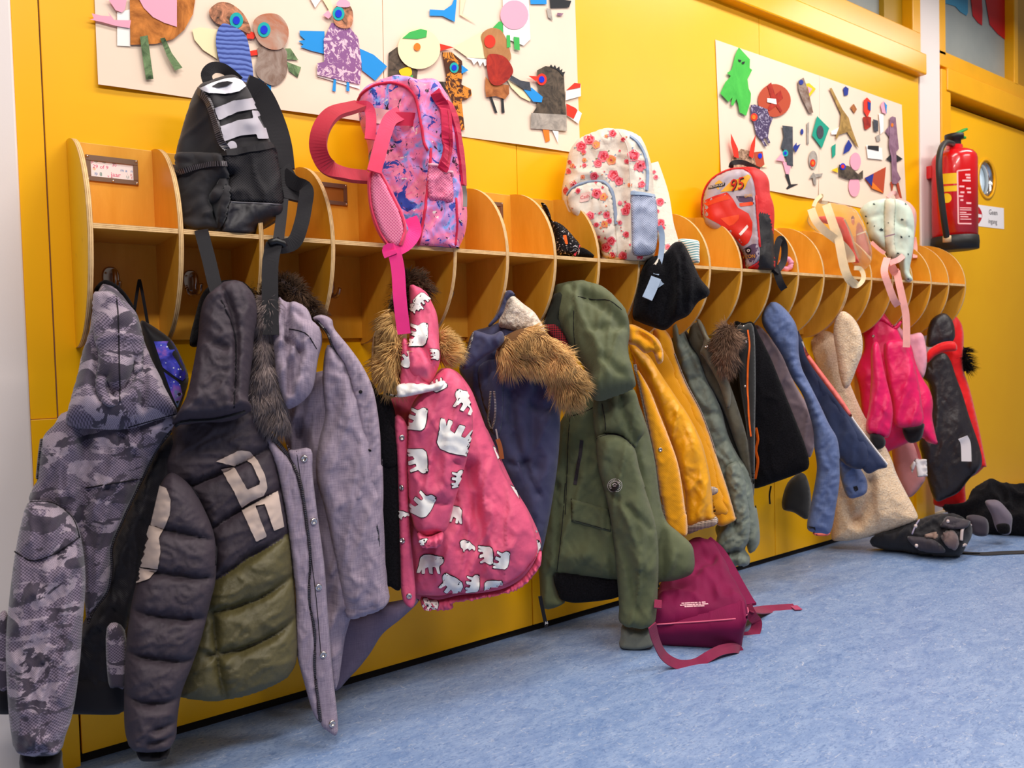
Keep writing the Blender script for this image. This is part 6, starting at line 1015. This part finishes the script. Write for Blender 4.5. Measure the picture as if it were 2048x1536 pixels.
decal('label_line', q5([(530, 660), (690, 650), (690, 668), (532, 680)]), cyl, FRED, dl, .002, 6); decal('yellow_dot', ci(q5([(580, 800)])[0], 10, 16), cyl, plain('label_yellow2', 'edc018', .5, .3), fe, .0012, 6)
for seg in (((690, 520), (820, 508)), ((690, 520), (700, 1060)), ((700, 1060), (832, 1062))): strip('label_frame', q5(list(seg)), cyl, .006, LW, fe, .001)
for i, (y, x0, x1) in enumerate(((560, 770, 820), (590, 780, 822), (620, 740, 825), (680, 710, 760), (700, 780, 825), (740, 720, 760), (740, 790, 828), (780, 705, 750), (820, 720, 750), (850, 780, 830), (900, 715, 830), (920, 715, 830), (945, 715, 780), (965, 715, 830), (990, 720, 800), (1015, 720, 830))): strip('label_print', q5([(x0, y), (x1, y + 2)]), cyl, .008 if i < 10 else .004, LW, fe, .001)
# ------------------------------------------------------------------ on the floor
BURG = cloth('burgundy_canvas', '78053f', .75, 700, .5, .1, .04); BURW = cloth('burgundy_webbing', '8e1c46', .65, 3500, .5)
S1 = lambda p: zp(1280, 1040, 4.956, p)
g1 = thing('burgundy_backpack', 'burgundy canvas backpack slumped on the floor under the mustard coat', 'backpack', PF(1400, 1320, 0))
fr1 = pillow('front_panel', S1([(540, 210), (640, 220), (740, 250), (800, 340), (870, 480), (930, 620), (1000, 740), (1060, 860), (1070, 930), (1050, 965), (800, 990), (500, 1010), (140, 1035), (150, 880), (180, 700), (300, 500), (420, 300)]), .16, .045, BURG, g1, d2=.42, w=28, Tb=.06, cell=6.5, nz=[(.010, 50, 50, 20), (.004, 20, 26, -30)], folds=[(S1([(540, 640), (620, 560), (700, 520)]), 12, -.02), (S1([(600, 430), (720, 470)]), 8, -.016), (S1([(520, 700), (700, 620), (820, 640)]), 22, .014)])
bt1 = pillow('base_panel', S1([(110, 1030), (300, 1022), (600, 1002), (1000, 975), (1066, 935), (1050, 1040), (1020, 1180), (1000, 1300), (960, 1370), (500, 1380), (200, 1370), (40, 1350), (-10, 1310), (60, 1260), (130, 1150)]), .42, .02, BURG, g1, d2=.345, w=16, Tb=.10, cell=7, zmin=ZF + .001)
cord('piping', S1([(145, 1035), (400, 1020), (700, 1000), (980, 975), (1050, 950), (1070, 900), (1062, 870)]), [fr1, bt1], .0022, plain('rose_piping', 'd8607e', .5), g1)
PT = plain('pale_pink_print', 'f0b6bc', .6, .2)
zz = lambda p: zp(1330, 1190, 17.07, p)
for y0, words in ((262, ((560, 655), (675, 855), (870, 920), (930, 990), (1005, 1105), (1125, 1140), (1165, 1375))), (325, ((510, 600), (615, 735), (745, 925), (940, 1025), (1045, 1145), (1160, 1470))), (380, ((665, 735), (745, 955), (970, 1080), (1090, 1115), (1125, 1345)))):
    for a, b in words: yy = lambda x: y0 + 10 - (x - 900) * .055; strip('printed_word', zz([(a, yy(a)), (b, yy(b))]), fr1, .0034, PT, g1, .0008)
sq = lambda *a: [tuple(S1([(x, y)])[0]) + (d,) for x, y, d in a]
strap('shoulder_strap', sq((640, 230, .2), (760, 340, .24), (860, 500, .29), (940, 650, .34), (1030, 810, .39), (1065, 860, .41)), .055, BURG, g1, .008, n=(-.5, -.75, .45)); strap('strap_tail', sq((1060, 850, .42), (1110, 950, .43), (1155, 1010, .43), (1145, 1090, .43), (1100, 1150, .43), (1030, 1165, .42)), .030, BURW, g1, .003)
def floorstrap(name, pts, w, mat, par, z=.0015, t=.002):
    X = np.array([tuple(PF(a, b, z)) for a, b in sm(pts, False, 5)]); N = np.tile((0, 0, 1.), (len(X), 1)); T, S, U = frames(X, N); V, F, uv = ribbon_geo(X, S, U, w, t); return mesh(name, V, F, mat, par, smooth=False, uvs=uv)
strap('strap_tail', sq((1055, 890, .425), (1150, 902, .365), (1260, 892, .335), (1400, 881, .352), (1540, 873, .376)), .040, BURW, g1, .003, n=(0, -.35, 1)); floorstrap('strap_end', S1([(1510, 873), (1583, 870)]), .041, cloth('rose_webbing_end', 'b8446a', .65, 500), g1, .0035)
strap('front_loop', sq((115, 1040, 0.470), (150, 1180, 0.460), (220, 1330, 0.445), (320, 1410, 0.450), (430, 1440, 0.460), (560, 1420, 0.470), (680, 1350, 0.480), (800, 1290, 0.485), (930, 1270, 0.490), (980, 1290, 0.485), (960, 1350, 0.480)), .026, BURW, g1, .003, n=(-.3, -.8, .5)); strap('side_buckle', sq((180, 800, .36), (175, 880, .37)), .02, BURW, g1, .006)
T2 = lambda p: zp(1720, 940, 6.244, p)
BLKB = cloth('black_bag_canvas', '1d1a1e', .7, 900, .4); GRYB = cloth('dark_grey_canvas', '3a333a', .7, 900, .3)
g2 = thing('black_floor_bag', 'flat black sports bag with a brownish round pouch and white buckles lying on the floor', 'bag', PF(1880, 1100, 0))
b2 = pillow('bag_body', T2([(180, 830), (400, 760), (600, 680), (760, 620), (900, 580), (1040, 560), (1200, 570), (1330, 640), (1400, 720), (1390, 840), (1340, 920), (1300, 1000), (1230, 1040), (1060, 1050), (900, 1045), (700, 1020), (500, 970), (320, 960), (200, 930), (120, 900)]), .30, .06, BLKB, g2, d2=.34, Tb=.10, cell=5, zmin=ZF + .001, nz=[(.014, 24, 24, 20), (.006, 10, 12, -30)])
pillow('grey_flap', T2([(1000, 690), (1080, 580), (1240, 600), (1380, 640), (1330, 720), (1200, 740), (1040, 720)]), .43, .02, GRYB, g2, on=b2, cell=4, w=5); pillow('side_net', T2([(580, 840), (700, 830), (900, 860), (1040, 960), (1060, 1030), (900, 1030), (720, 990)]), .43, .02, GRYB, g2, on=b2, cell=4, zmin=ZF + .001)
pillow('round_pouch', T2([(1010, 830), (1070, 760), (1160, 750), (1220, 820), (1235, 920), (1200, 990), (1110, 970), (1040, 900)]), .46, .035, cloth('brown_grey_pouch', '6a5654', .6, 900), g2, on=b2, cell=4); pillow('tan_panel', T2([(790, 815), (960, 770), (965, 860), (840, 850)]), .44, .01, cloth('tan_lining', '8f7468', .7, 900), g2, on=b2, cell=4)
WBK = plain('white_buckle', 'cdb9b4', .4, .4)
for q in (((1380, 690), (1330, 680), (1280, 740), (1270, 800), (1265, 880)), ((1320, 940), (1300, 930), (1280, 945))): tube('buckle', sm([tuple(P(*T2([p])[0], .47)) for p in q], False, 4), .006, WBK, g2, 6)
for p in ((1098, 640), (695, 700), (705, 945)): X = P(*T2([p])[0], .465); torus('rivet', X, .002, .005, WBK, g2, (1, 0, 0), (0, 0, 1), 8, 0)
tube('zip_line', sm([tuple(P(*T2([p])[0], .44)) for p in ((740, 620), (690, 700), (650, 800))], False, 4), .003, plain('lilac_zip', '8c8298', .5), g2, 6)
floorstrap('floor_strap', [(1900, 1104), (1960, 1108), (2010, 1106), (2070, 1104)], .045, BLKB, g2); floorstrap('floor_strap', [(1840, 1100), (1880, 1112), (1920, 1108), (1960, 1108)], .014, BLKB, g2)
g3 = thing('black_jacket_on_floor', 'black fleece jacket dropped in a heap on the floor by the door', 'jacket', PF(1990, 1078, 0))
pillow('heap', T2([(1020, 460), (1200, 450), (1320, 420), (1380, 300), (1480, 220), (1600, 150), (1760, 190), (1900, 220), (2100, 230), (2300, 400), (2300, 830), (2050, 850), (1880, 840), (1740, 850), (1550, 840), (1400, 800), (1380, 650), (1200, 560)]), .30, .10, BLKF, g3, d2=.36, Tb=.12, cell=6, zmin=ZF + .001, nz=[(.024, 40, 50, 40), (.010, 16, 20, -20)])
pillow('sleeve', T2([(1560, 400), (1650, 370), (1740, 390), (1830, 480), (1900, 580), (1895, 700), (1870, 800), (1760, 800), (1690, 720), (1640, 560)]), .44, .04, cloth('grey_sleeve_lining', '6a5f6c', .7, 900), g3, cell=5); pillow('sleeve_opening', T2([(1700, 690), (1780, 665), (1860, 680), (1875, 760), (1830, 800), (1740, 790)]), .485, .01, BLKF, g3, cell=4); pillow('sleeve', T2([(1330, 580), (1450, 560), (1590, 620), (1600, 800), (1500, 830), (1400, 790), (1360, 680)]), .43, .03, cloth('dark_grey_sleeve', '3c343e', .7, 900), g3, cell=5, zmin=ZF + .001)
# ------------------------------------------------------------------ posters of paper birds glued on cream sheets
J_ = lambda p: zp(560, 0, 3.2, p)
L_ = lambda p: zp(1400, 0, 3.16, p)
def paper(name, c, c2=None, sc=14, th=None, dist=1.2):
    m = NT(name, .7, .25); v = m.noise(m.co('UV'), sc, 5, .65, dist)
    m.col(m.mix(m.ramp(v, [(.35, 0.), (.65, 1.)] if th is None else [(th, 0.), (th + .04, 1.)]), c, c2 or c)); return m.m
PC = dict(pink=paper('pink_paper', 'efa4b8'), rust=paper('painted_rust_paper', '8a4a12', 'e08a3c', 12), leaf=paper('leaf_print_paper', '22361c', '7f9a6a', 26), brown=paper('lichen_paper', '3a2a20', 'd8906a', 34), teal=plain('teal_paper', '1aa6a4', .7, .2), blue=plain('ultramarine_paper', '1530c8', .7, .2), cream=paper('cream_paper', 'f6e2b4'), red=paper('red_paper', 'e0321e'), sky=paper('sky_blue_paper', '1f8ed8'), white=paper('white_paper', 'f6efe8'),
    owl=paper('fur_print_paper', 'a08c80', '6a4632', 16), grey=paper('grey_head_paper', 'b8a090', 'b06038', 10), urchin=paper('urchin_print_paper', '8a5a8c', 'e0c0cc', 60, .52), dark=paper('dark_print_paper', '2a2420', '6a5a4a', 22), yellow=paper('yellow_paper', 'f0c418'), green=paper('green_paper', '3fae52'), grn2=paper('bright_green_paper', '4cc04a', '3aa83e', 8), orange=paper('orange_paper', 'ee7a1e'), autumn=paper('autumn_print_paper', '4a2414', 'd8862a', 34, .5), wood=paper('wood_print_paper', 'c08a58', 'a06a3c', 8), deep=paper('deep_red_paper', '8c1a14', 'b8301c', 20), bark=paper('bark_paper', '8a4a22', 'b8703c', 24), black=paper('black_paper', '26262a'), slate=paper('slate_paper', '3a3c44', '4e5058', 40), gold=paper('glitter_paper', '5a3a28', 'd8b090', 60), brick=paper('brick_paper', 'b8492c'), purple=paper('purple_print_paper', '4a3a5c', 'b0a4bc', 60, .55), plum=paper('plum_paper', '7a5468', '9a7488', 20), tan=paper('tan_paper', 'b8904e', '8a6a34', 30), navy=paper('navy_paper', '22348c'), tealg=paper('teal_green_paper', '1a9a80'), stone=paper('stone_paper', 'b8aca0', '8c847c', 20))
def denim():
    m = NT('denim_stripe_paper', .7, .2); v = m.n('SeparateXYZ', Vector=m.co('UV', rot=(0, 0, -.12))).outputs[1]; w = m.math('FRACT', m.math('MULTIPLY', m.math('MULTIPLY_ADD', m.noise(m.co('UV'), 12, 3), .03, v), 95.)); m.col(m.mix(m.ramp(w, [(.3, 0.), (.6, 1.)]), '3a4a90', '6a80c8')); return m.m
PC['denim'] = denim()
def cut(t, name, tf, pts, c, d=.006, smooth=False, sub=()):
    o = wallpoly(name, tf(pts), d, PC[c], t, .0007, smooth)
    for (n, p, cc, s) in sub: wallpoly(n, tf(p), d + .0016 + .0012 * sub.index((n, p, cc, s)), PC[cc], o, .0006, s)
    return o
circ = lambda x, y, r, ry=None, n=22: [(x + r * math.cos(a), y + (ry or r) * math.sin(a)) for a in np.linspace(0, 6.2832, n, endpoint=False)]
def eye(x, y, r, r2, a='teal', b='blue'): return (('eye', circ(x, y, r * .9, r * 1.05), a, False), ('pupil', circ(x, y, r2 * .9, r2 * 1.05), b, False))
def poster(label, outl, seam, d, cx, cy):
    t = thing('paper_bird_poster', label, 'poster', P(cx, cy, .002), 'posters of paper birds')
    return t
t1 = poster('large cream poster of cut-out paper birds high above the left half of the rack', 0, 0, 0, 680, 150)
def sheet(t, px, n=14, zt=None):
    """cream sheet; its lower edge curls a little off the wall"""
    q = np.array(px, float); V = []; F = []
    for j in range(7):
        f = j / 6
        for i in range(n + 1):
            g_ = i / n; top = q[0] * (1 - g_) + q[1] * g_; bot = q[3] * (1 - g_) + q[2] * g_; p = top * (1 - f) + bot * f; dd = .0025 + (.010 * max(0, f - .75) ** 1.3 * 4 * (.5 + .5 * math.sin(g_ * 9 + 1)) if f > .75 else 0); V.append(tuple(P(p[0], p[1], dd)) if zt is None else (lambda a_, b_: (a_.x * (1 - f) + b_.x * f, -dd, zt * (1 - f) + b_.z * f))(P(top[0], top[1], 0), P(bot[0], bot[1], 0)))
    m = len(V); V += [(a, b + .0008, c) for a, b, c in V]; F = [(j * (n + 1) + i, j * (n + 1) + i + 1, (j + 1) * (n + 1) + i + 1, (j + 1) * (n + 1) + i) for j in range(6) for i in range(n)]; F += [tuple(k + m for k in f)[::-1] for f in F]
    return mesh('paper_sheet', V, F, POSTER, t)
sheet(t1, [(187, -110), (762, -110), (768, 250), (195, 171)], zt=1.98); sheet(t1, [(763, -110), (1146, -110), (1159, 308), (769, 251)], zt=1.98)
c = lambda n, tf, p, col, d=.006, s=False, sub=(): cut(t1, n, tf, p, col, d, s, sub)
c('paper_wing', I_, [(575, 125), (600, 118), (587, 85), (650, 100), (705, 104), (690, 75), (732, 128), (838, 130), (830, 180), (740, 165), (650, 140)], 'pink', .009); c('paper_wing', I_, [(690, -10), (812, -10), (800, 60), (780, 80), (740, 65)], 'pink', .009); c('paper_strip', I_, [(750, 78), (832, 60), (834, 297), (750, 292)], 'white')
c('paper_body', I_, [(830, -20), (1252, -20), (1235, 90), (1180, 190), (1110, 250), (1000, 280), (900, 285), (835, 287)], 'rust', .008, False, (('petal', [(885, -15), (1132, -15), (1132, 172), (1050, 145), (980, 110), (920, 50)], 'pink', False),)); c('paper_leg', I_, [(895, 235), (945, 226), (965, 380), (982, 505), (935, 510), (915, 380)], 'leaf', .012); c('paper_leg', I_, [(1025, 245), (1055, 240), (1100, 340), (1168, 433), (1120, 452), (1070, 360)], 'leaf', .012)
c('paper_wing', I_, [(1230, 190), (1280, 175), (1395, 190), (1390, 378), (1300, 320), (1245, 255)], 'cream', .006); c('paper_body', I_, [(1410, 165), (1450, 152), (1560, 210), (1600, 330), (1617, 521), (1520, 500), (1420, 420), (1385, 300), (1385, 220)], 'denim', .012, True)
c('paper_head', I_, [(1337, 75), (1380, 25), (1430, 12), (1490, 30), (1560, 90), (1600, 170), (1597, 215), (1540, 190), (1450, 165), (1380, 145)], 'brown', .009, True, eye(1513, 130, 48, 25)); c('paper_beak', I_, [(1580, 190), (1640, 215), (1622, 250), (1580, 245)], 'red', .008); c('paper_strip', I_, [(1590, 328), (1660, 315), (1660, 350), (1592, 358)], 'red', .007)
c('paper_leaf', I_, [(1825, 310), (1860, 310), (1910, 385), (1835, 380)], 'leaf'); c('paper_leaf', I_, [(1835, 395), (1927, 430), (1905, 497), (1850, 455)], 'leaf'); c('paper_foot', I_, [(1655, 500), (1692, 505), (1687, 556), (1655, 562)], 'sky', .005); c('paper_foot', I_, [(1710, 525), (1737, 530), (1735, 592), (1708, 580)], 'sky', .005)
c('paper_body', I_, [(1660, 300), (1820, 310), (1836, 400), (1832, 480), (1790, 532), (1740, 547), (1660, 500), (1635, 440), (1650, 360)], 'owl', .008, True); c('paper_head', I_, [(1618, 160), (1650, 105), (1720, 85), (1790, 100), (1842, 170), (1842, 250), (1800, 312), (1720, 312), (1650, 260)], 'grey', .011, True, eye(1690, 190, 46, 26))
c('paper_wing', J_, [(125, 196), (285, 200), (285, 345), (200, 325), (130, 300), (150, 285), (118, 262), (160, 255), (128, 225)], 'sky', .006); c('paper_wing', J_, [(510, 310), (600, 350), (686, 425), (610, 517), (525, 450)], 'sky', .006); c('paper_hem', J_, [(235, 465), (240, 490), (375, 530), (510, 570), (512, 540), (370, 495)], 'white', .006)
c('paper_body', J_, [(330, 145), (440, 170), (500, 240), (522, 400), (512, 540), (370, 510), (237, 478), (240, 405), (282, 395), (280, 250)], 'urchin', .009); c('paper_feather', J_, [(275, 95), (310, 65), (332, 100), (310, 120)], 'pink', .008); c('paper_feather', J_, [(265, -15), (320, -15), (340, 60), (325, 120), (310, 60)], 'cream', .006)
c('paper_head', J_, [(343, 60), (400, 20), (450, 40), (468, 95), (455, 170), (400, 180), (350, 150)], 'brown', .012, True, eye(375, 87, 42, 24)); c('paper_crest', J_, [(365, 15), (400, -8), (445, 15), (440, 45), (370, 42)], 'pink', .014, True); c('paper_leg', J_, [(345, 500), (360, 505), (356, 587), (335, 580)], 'sky', .008); c('paper_leg', J_, [(428, 515), (443, 520), (445, 585), (424, 580)], 'sky', .008)
c('paper_feather', J_, [(190, -15), (270, -15), (225, 50)], 'white', .006); c('paper_body', J_, [(695, 340), (750, 300), (830, 420), (882, 450), (870, 545), (690, 545)], 'dark', .006, False, (('patch', [(762, 450), (830, 430), (842, 478), (790, 492)], 'yellow', True),)); c('paper_tail', J_, [(820, 490), (850, 480), (852, 535), (825, 535)], 'green', .007)
c('paper_head', J_, circ(890, 312, 136, 130, 30), 'cream', .010, False, (('cap', [(783, 245), (830, 205), (900, 185), (942, 195), (937, 237), (880, 250), (820, 247)], 'green', False), ('eye', circ(878, 300, 22, 25), 'orange', False))); c('paper_beak', J_, [(1018, 278), (1112, 303), (1022, 326)], 'red', .009)
c('paper_scrap', J_, [(958, 60), (1050, 65), (1100, 30), (1117, -15), (1132, -15), (1118, 140), (1040, 102), (958, 100)], 'sky'); c('paper_scrap', J_, [(1155, -15), (1190, -15), (1165, 90), (1252, 146), (1150, 95)], 'cream'); c('paper_body', J_, [(1035, 335), (1100, 335), (1165, 390), (1172, 460), (1160, 540), (1222, 570), (1228, 610), (1190, 640), (1162, 640), (1182, 830), (1150, 838), (1100, 640), (1060, 560), (1062, 480)], 'autumn', .007, False, eye(1115, 433, 32, 18)); c('paper_beak', J_, [(1162, 415), (1207, 450), (1162, 472)], 'sky', .008); c('paper_wing', J_, [(995, 520), (1080, 525), (1090, 600), (1040, 575)], 'dark', .006)
c('paper_wing', J_, [(1110, 303), (1290, 203), (1325, 375), (1200, 368)], 'cream'); c('paper_fringe', J_, [(1190, 368), (1335, 380), (1330, 410), (1310, 425), (1300, 395), (1280, 425), (1265, 390), (1240, 415), (1225, 385)], 'white', .007); c('paper_tail', J_, [(1360, 180), (1400, 138), (1425, 138), (1428, 220)], 'green'); c('paper_head', J_, [(1290, 220), (1350, 180), (1420, 200), (1465, 300), (1470, 390), (1330, 390), (1300, 290)], 'wood', .008, True, (('spot', circ(1343, 265, 36, 42), 'red', False),))
c('paper_body', J_, [(1315, 490), (1350, 530), (1465, 545), (1467, 600), (1440, 635), (1380, 615), (1320, 622), (1312, 560)], 'bark', .008); c('paper_chest', J_, [(1325, 365), (1370, 345), (1440, 365), (1487, 430), (1485, 480), (1420, 540), (1360, 540), (1330, 480)], 'deep', .011, True); c('paper_leg', J_, [(1335, 605), (1350, 603), (1392, 722), (1376, 722)], 'black'); c('paper_leg', J_, [(1415, 630), (1430, 630), (1438, 722), (1418, 722)], 'black')
c('paper_body', J_, [(1425, -15), (1590, -15), (1603, 250), (1560, 292), (1430, 240)], 'white', .006, False, (('oval', circ(1500, 95, 90, 94), 'pink', False),)); c('paper_leg', J_, [(1450, 225), (1472, 225), (1476, 302), (1452, 305)], 'green', .009); c('paper_leg', J_, [(1495, 235), (1532, 240), (1535, 322), (1500, 315)], 'green', .009); c('paper_scrap', J_, [(1600, -15), (1706, -15), (1706, 26), (1604, 26)], 'sky'); c('paper_scrap', J_, [(1725, -15), (1865, 5), (1850, 47), (1730, 50)], 'black'); c('paper_scrap', J_, [(1705, 50), (1735, 60), (1745, 130), (1715, 110)], 'stone'); c('paper_scrap', J_, [(1775, 82), (1815, 85), (1800, 102), (1772, 98)], 'plum')
c('paper_comb', J_, [(1705, 418), (1725, 425), (1735, 412), (1748, 430), (1760, 415), (1770, 438), (1788, 425), (1792, 450), (1808, 440), (1805, 462), (1826, 458), (1812, 490), (1780, 450)], 'black', .009); c('paper_wing', J_, [(1830, 580), (1885, 530), (1925, 535), (1926, 615), (1828, 642)], 'white', .007, False, (('red_tip', [(1832, 578), (1885, 530), (1924, 535), (1922, 560), (1870, 570)], 'red', False),)); c('paper_wing', J_, [(1830, 660), (1890, 690), (1932, 725), (1910, 792), (1835, 740)], 'white', .007, False, (('red_tip', [(1832, 662), (1890, 690), (1905, 705), (1880, 760), (1836, 738)], 'red', False),))
c('paper_body', J_, [(1645, 450), (1700, 422), (1780, 440), (1817, 480), (1835, 837), (1605, 820), (1620, 720), (1640, 690), (1655, 600)], 'dark', .008, False, eye(1675, 508, 36, 20, 'red')); c('paper_base', J_, [(1608, 722), (1834, 735), (1836, 838), (1604, 822)], 'stone', .010); c('paper_beak', J_, [(1590, 485), (1650, 488), (1640, 522)], 'red', .012); c('paper_wing', J_, [(1452, 505), (1560, 580), (1620, 610), (1600, 650), (1540, 620), (1480, 560)], 'cream', .007); c('paper_wing', J_, [(1560, 575), (1610, 560), (1682, 620), (1675, 655), (1620, 650)], 'sky', .010); c('paper_wing', J_, [(1478, 480), (1540, 515), (1598, 525), (1608, 580), (1560, 572), (1470, 512)], 'slate', .011)
c('paper_leg', J_, [(1680, 825), (1722, 830), (1727, 900), (1700, 912)], 'orange', .009); c('paper_leg', J_, [(1743, 835), (1782, 840), (1780, 917)], 'white', .009)
t2 = poster('smaller cream poster of cut-out paper creatures above the right half of the rack', 0, 0, 0, 1620, 250)
sheet(t2, L_([(97, 250), (755, 478), (750, 1262), (135, 1150)])); sheet(t2, L_([(756, 478), (1275, 662), (1307, 1368), (751, 1262)]))
c = lambda n, p, col, d=.006, s=False, sub=(): cut(t2, n, L_, p, col, d, s, sub)
c('paper_dragon', [(245, 298), (316, 375), (314, 430), (330, 442), (300, 500), (308, 560), (322, 590), (320, 640), (292, 732), (250, 710), (240, 655), (230, 625), (210, 670), (195, 660), (205, 615), (180, 645), (128, 590), (160, 520), (195, 480), (170, 462), (200, 440), (225, 340)], 'grn2', .010, False, (('eye', [(242, 375), (262, 380), (258, 392), (244, 388)], 'black', False), ('eye', [(265, 392), (285, 388), (280, 402), (268, 404)], 'black', False)))
c('paper_disc', circ(470, 635, 104, 104, 30), 'brick', .007, False, (('figure', [(425, 540), (450, 520), (475, 600), (510, 570), (525, 620), (490, 650), (520, 700), (510, 715), (480, 670), (440, 700), (425, 690), (455, 640)], 'deep', False), ('scrap', [(425, 620), (480, 625), (485, 660), (425, 645)], 'white', False)))
c('paper_hedgehog', [(320, 665), (345, 660), (400, 680), (425, 690), (440, 735), (462, 745), (440, 800), (430, 870), (440, 890), (445, 905), (430, 905), (415, 870), (400, 880), (425, 925), (410, 925), (385, 885), (355, 850), (340, 780), (322, 740)], 'purple', .008, False, (('eye', circ(342, 740, 22, 25), 'red', False), ('pupil', circ(340, 740, 12, 14), 'orange', False)))
c('paper_fin', [(665, 530), (690, 525), (732, 562), (690, 615)], 'yellow', .007, False, (('inner', [(680, 545), (710, 562), (690, 590)], 'pink', False),)); c('paper_fish', [(620, 510), (655, 490), (680, 560), (700, 640), (716, 712), (690, 715), (645, 625), (622, 560)], 'owl', .009, False, (('eye', circ(640, 520, 14, 16), 'navy', False),))
c('paper_giraffe', [(818, 560), (832, 555), (900, 690), (940, 745), (955, 800), (1003, 935), (985, 920), (930, 835), (880, 852), (860, 885), (858, 860), (885, 790), (890, 720)], 'tan', .008); c('paper_scrap', [(905, 560), (920, 545), (940, 560), (935, 600), (912, 605)], 'navy'); c('paper_scrap', [(950, 680), (972, 655), (992, 690), (975, 718)], 'bark'); c('paper_wing', [(830, 830), (885, 800), (880, 850), (830, 850)], 'white', .007)
c('paper_kite', [(740, 733), (817, 810), (770, 938), (708, 855)], 'tealg', .008, False, (('oval', circ(760, 835, 22, 42), 'slate', False),)); c('paper_bird', [(520, 793), (586, 800), (588, 1052), (550, 1042), (540, 960), (512, 930), (530, 860)], 'slate', .008, False, eye(540, 968, 20, 10)); c('paper_beak', [(478, 1012), (528, 955), (532, 1022)], 'pink', .009); c('paper_leg', [(520, 1015), (577, 1040), (562, 1105), (545, 1105)], 'pink', .007); c('paper_foot', [(538, 1100), (560, 1100), (575, 1165), (622, 1163), (552, 1197), (545, 1190), (562, 1170)], 'black', .008); c('paper_crest', [(588, 930), (610, 900), (612, 920), (636, 910), (605, 965)], 'navy', .009)
c('paper_scrap', circ(645, 832, 9, 18), 'navy'); c('paper_scrap', [(675, 780), (690, 770), (688, 910), (675, 910)], 'stone'); c('paper_egg', circ(715, 1010, 28, 58), 'stone', .007, False, (('eye', circ(713, 1030, 17, 24), 'red', False), ('pupil', circ(713, 1030, 9, 12), 'orange', False))); c('paper_stripes', [(690, 1130), (715, 1090), (730, 1100), (775, 1095), (770, 1115), (735, 1120), (735, 1170), (718, 1165), (712, 1125)], 'stone', .008)
c('paper_wing', circ(983, 1020, 34, 56), 'pink', .006); c('paper_wing', circ(975, 1178, 36, 66), 'pink', .006); c('paper_bird', [(878, 1040), (940, 1048), (1000, 1100), (1030, 1075), (1030, 1130), (940, 1132), (880, 1112)], 'dark', .009, False, eye(903, 1052, 20, 12, 'blue', 'red')); c('paper_beak', [(830, 1075), (870, 1058), (872, 1092)], 'yellow', .008); c('paper_triangle', [(1040, 1125), (1175, 1055), (1160, 1222), (1085, 1190)], 'brick', .007, False, (('corner', [(1042, 1125), (1098, 1097), (1085, 1175)], 'navy', False), ('corner2', [(1090, 1150), (1160, 1220), (1085, 1190)], 'orange', False)))
c('paper_fin', [(1170, 830), (1200, 790), (1205, 880)], 'plum', .007); c('paper_diamond', [(1176, 1005), (1220, 962), (1282, 1005), (1230, 1032)], 'black', .007); c('paper_leg', [(1203, 1150), (1226, 1150), (1214, 1218)], 'brick', .007); c('paper_leg', [(1238, 1150), (1256, 1155), (1277, 1252), (1262, 1252)], 'brick', .007); c('paper_figure', [(1200, 745), (1215, 735), (1237, 742), (1257, 940), (1240, 960), (1246, 1080), (1270, 1130), (1240, 1165), (1214, 1160), (1210, 1000), (1193, 920), (1198, 830)], 'plum', .009, False, (('eye', circ(1215, 790, 8, 12), 'orange', False),))
c('paper_mask', [(1035, 635), (1055, 615), (1080, 640), (1078, 700), (1058, 742), (1035, 705)], 'red', .008, False, (('patch', [(1060, 640), (1080, 650), (1078, 700), (1062, 690)], 'navy', False),)); c('paper_body', [(1030, 740), (1060, 735), (1082, 742), (1080, 800), (1052, 820), (1040, 815)], 'deep', .007); c('paper_mask', [(1142, 665), (1160, 638), (1182, 665), (1178, 722), (1150, 710)], 'pink', .008, False, (('patch', [(1165, 645), (1182, 665), (1178, 720)], 'sky', False),)); c('paper_robe', [(1130, 715), (1160, 725), (1160, 830), (1140, 850)], 'white', .007); c('paper_square', [(1094, 753), (1126, 763), (1126, 832), (1100, 827)], 'slate', .008); c('paper_card', [(1050, 915), (1150, 935), (1155, 1010), (1060, 1000)], 'white', .007, False, (('bar', [(1062, 920), (1130, 922), (1130, 955), (1060, 940)], 'black', False),)); c('paper_scrap', [(1110, 860), (1135, 850), (1140, 890), (1118, 895)], 'stone')
c('paper_feather', [(832, 925), (858, 908), (856, 980), (836, 1000)], 'tealg'); c('paper_feather', [(918, 920), (940, 882), (962, 920), (945, 952), (905, 975)], 'navy', .007)
c('paper_head', [(340, 962), (395, 957), (408, 1040), (368, 1066), (345, 1050)], 'brick', .008, False, (('eye', circ(380, 985, 13, 17), 'blue', False),)); c('paper_beak', [(395, 1040), (430, 1050), (395, 1058)], 'cream', .007); c('paper_body', [(195, 1070), (205, 990), (260, 940), (335, 960), (362, 1075)], 'gold', .012); c('paper_horn', [(195, 843), (240, 940), (246, 1000), (215, 992), (195, 900)], 'red', .018); c('paper_horn', [(352, 850), (348, 920), (336, 1002), (308, 985), (322, 915)], 'red', .018)
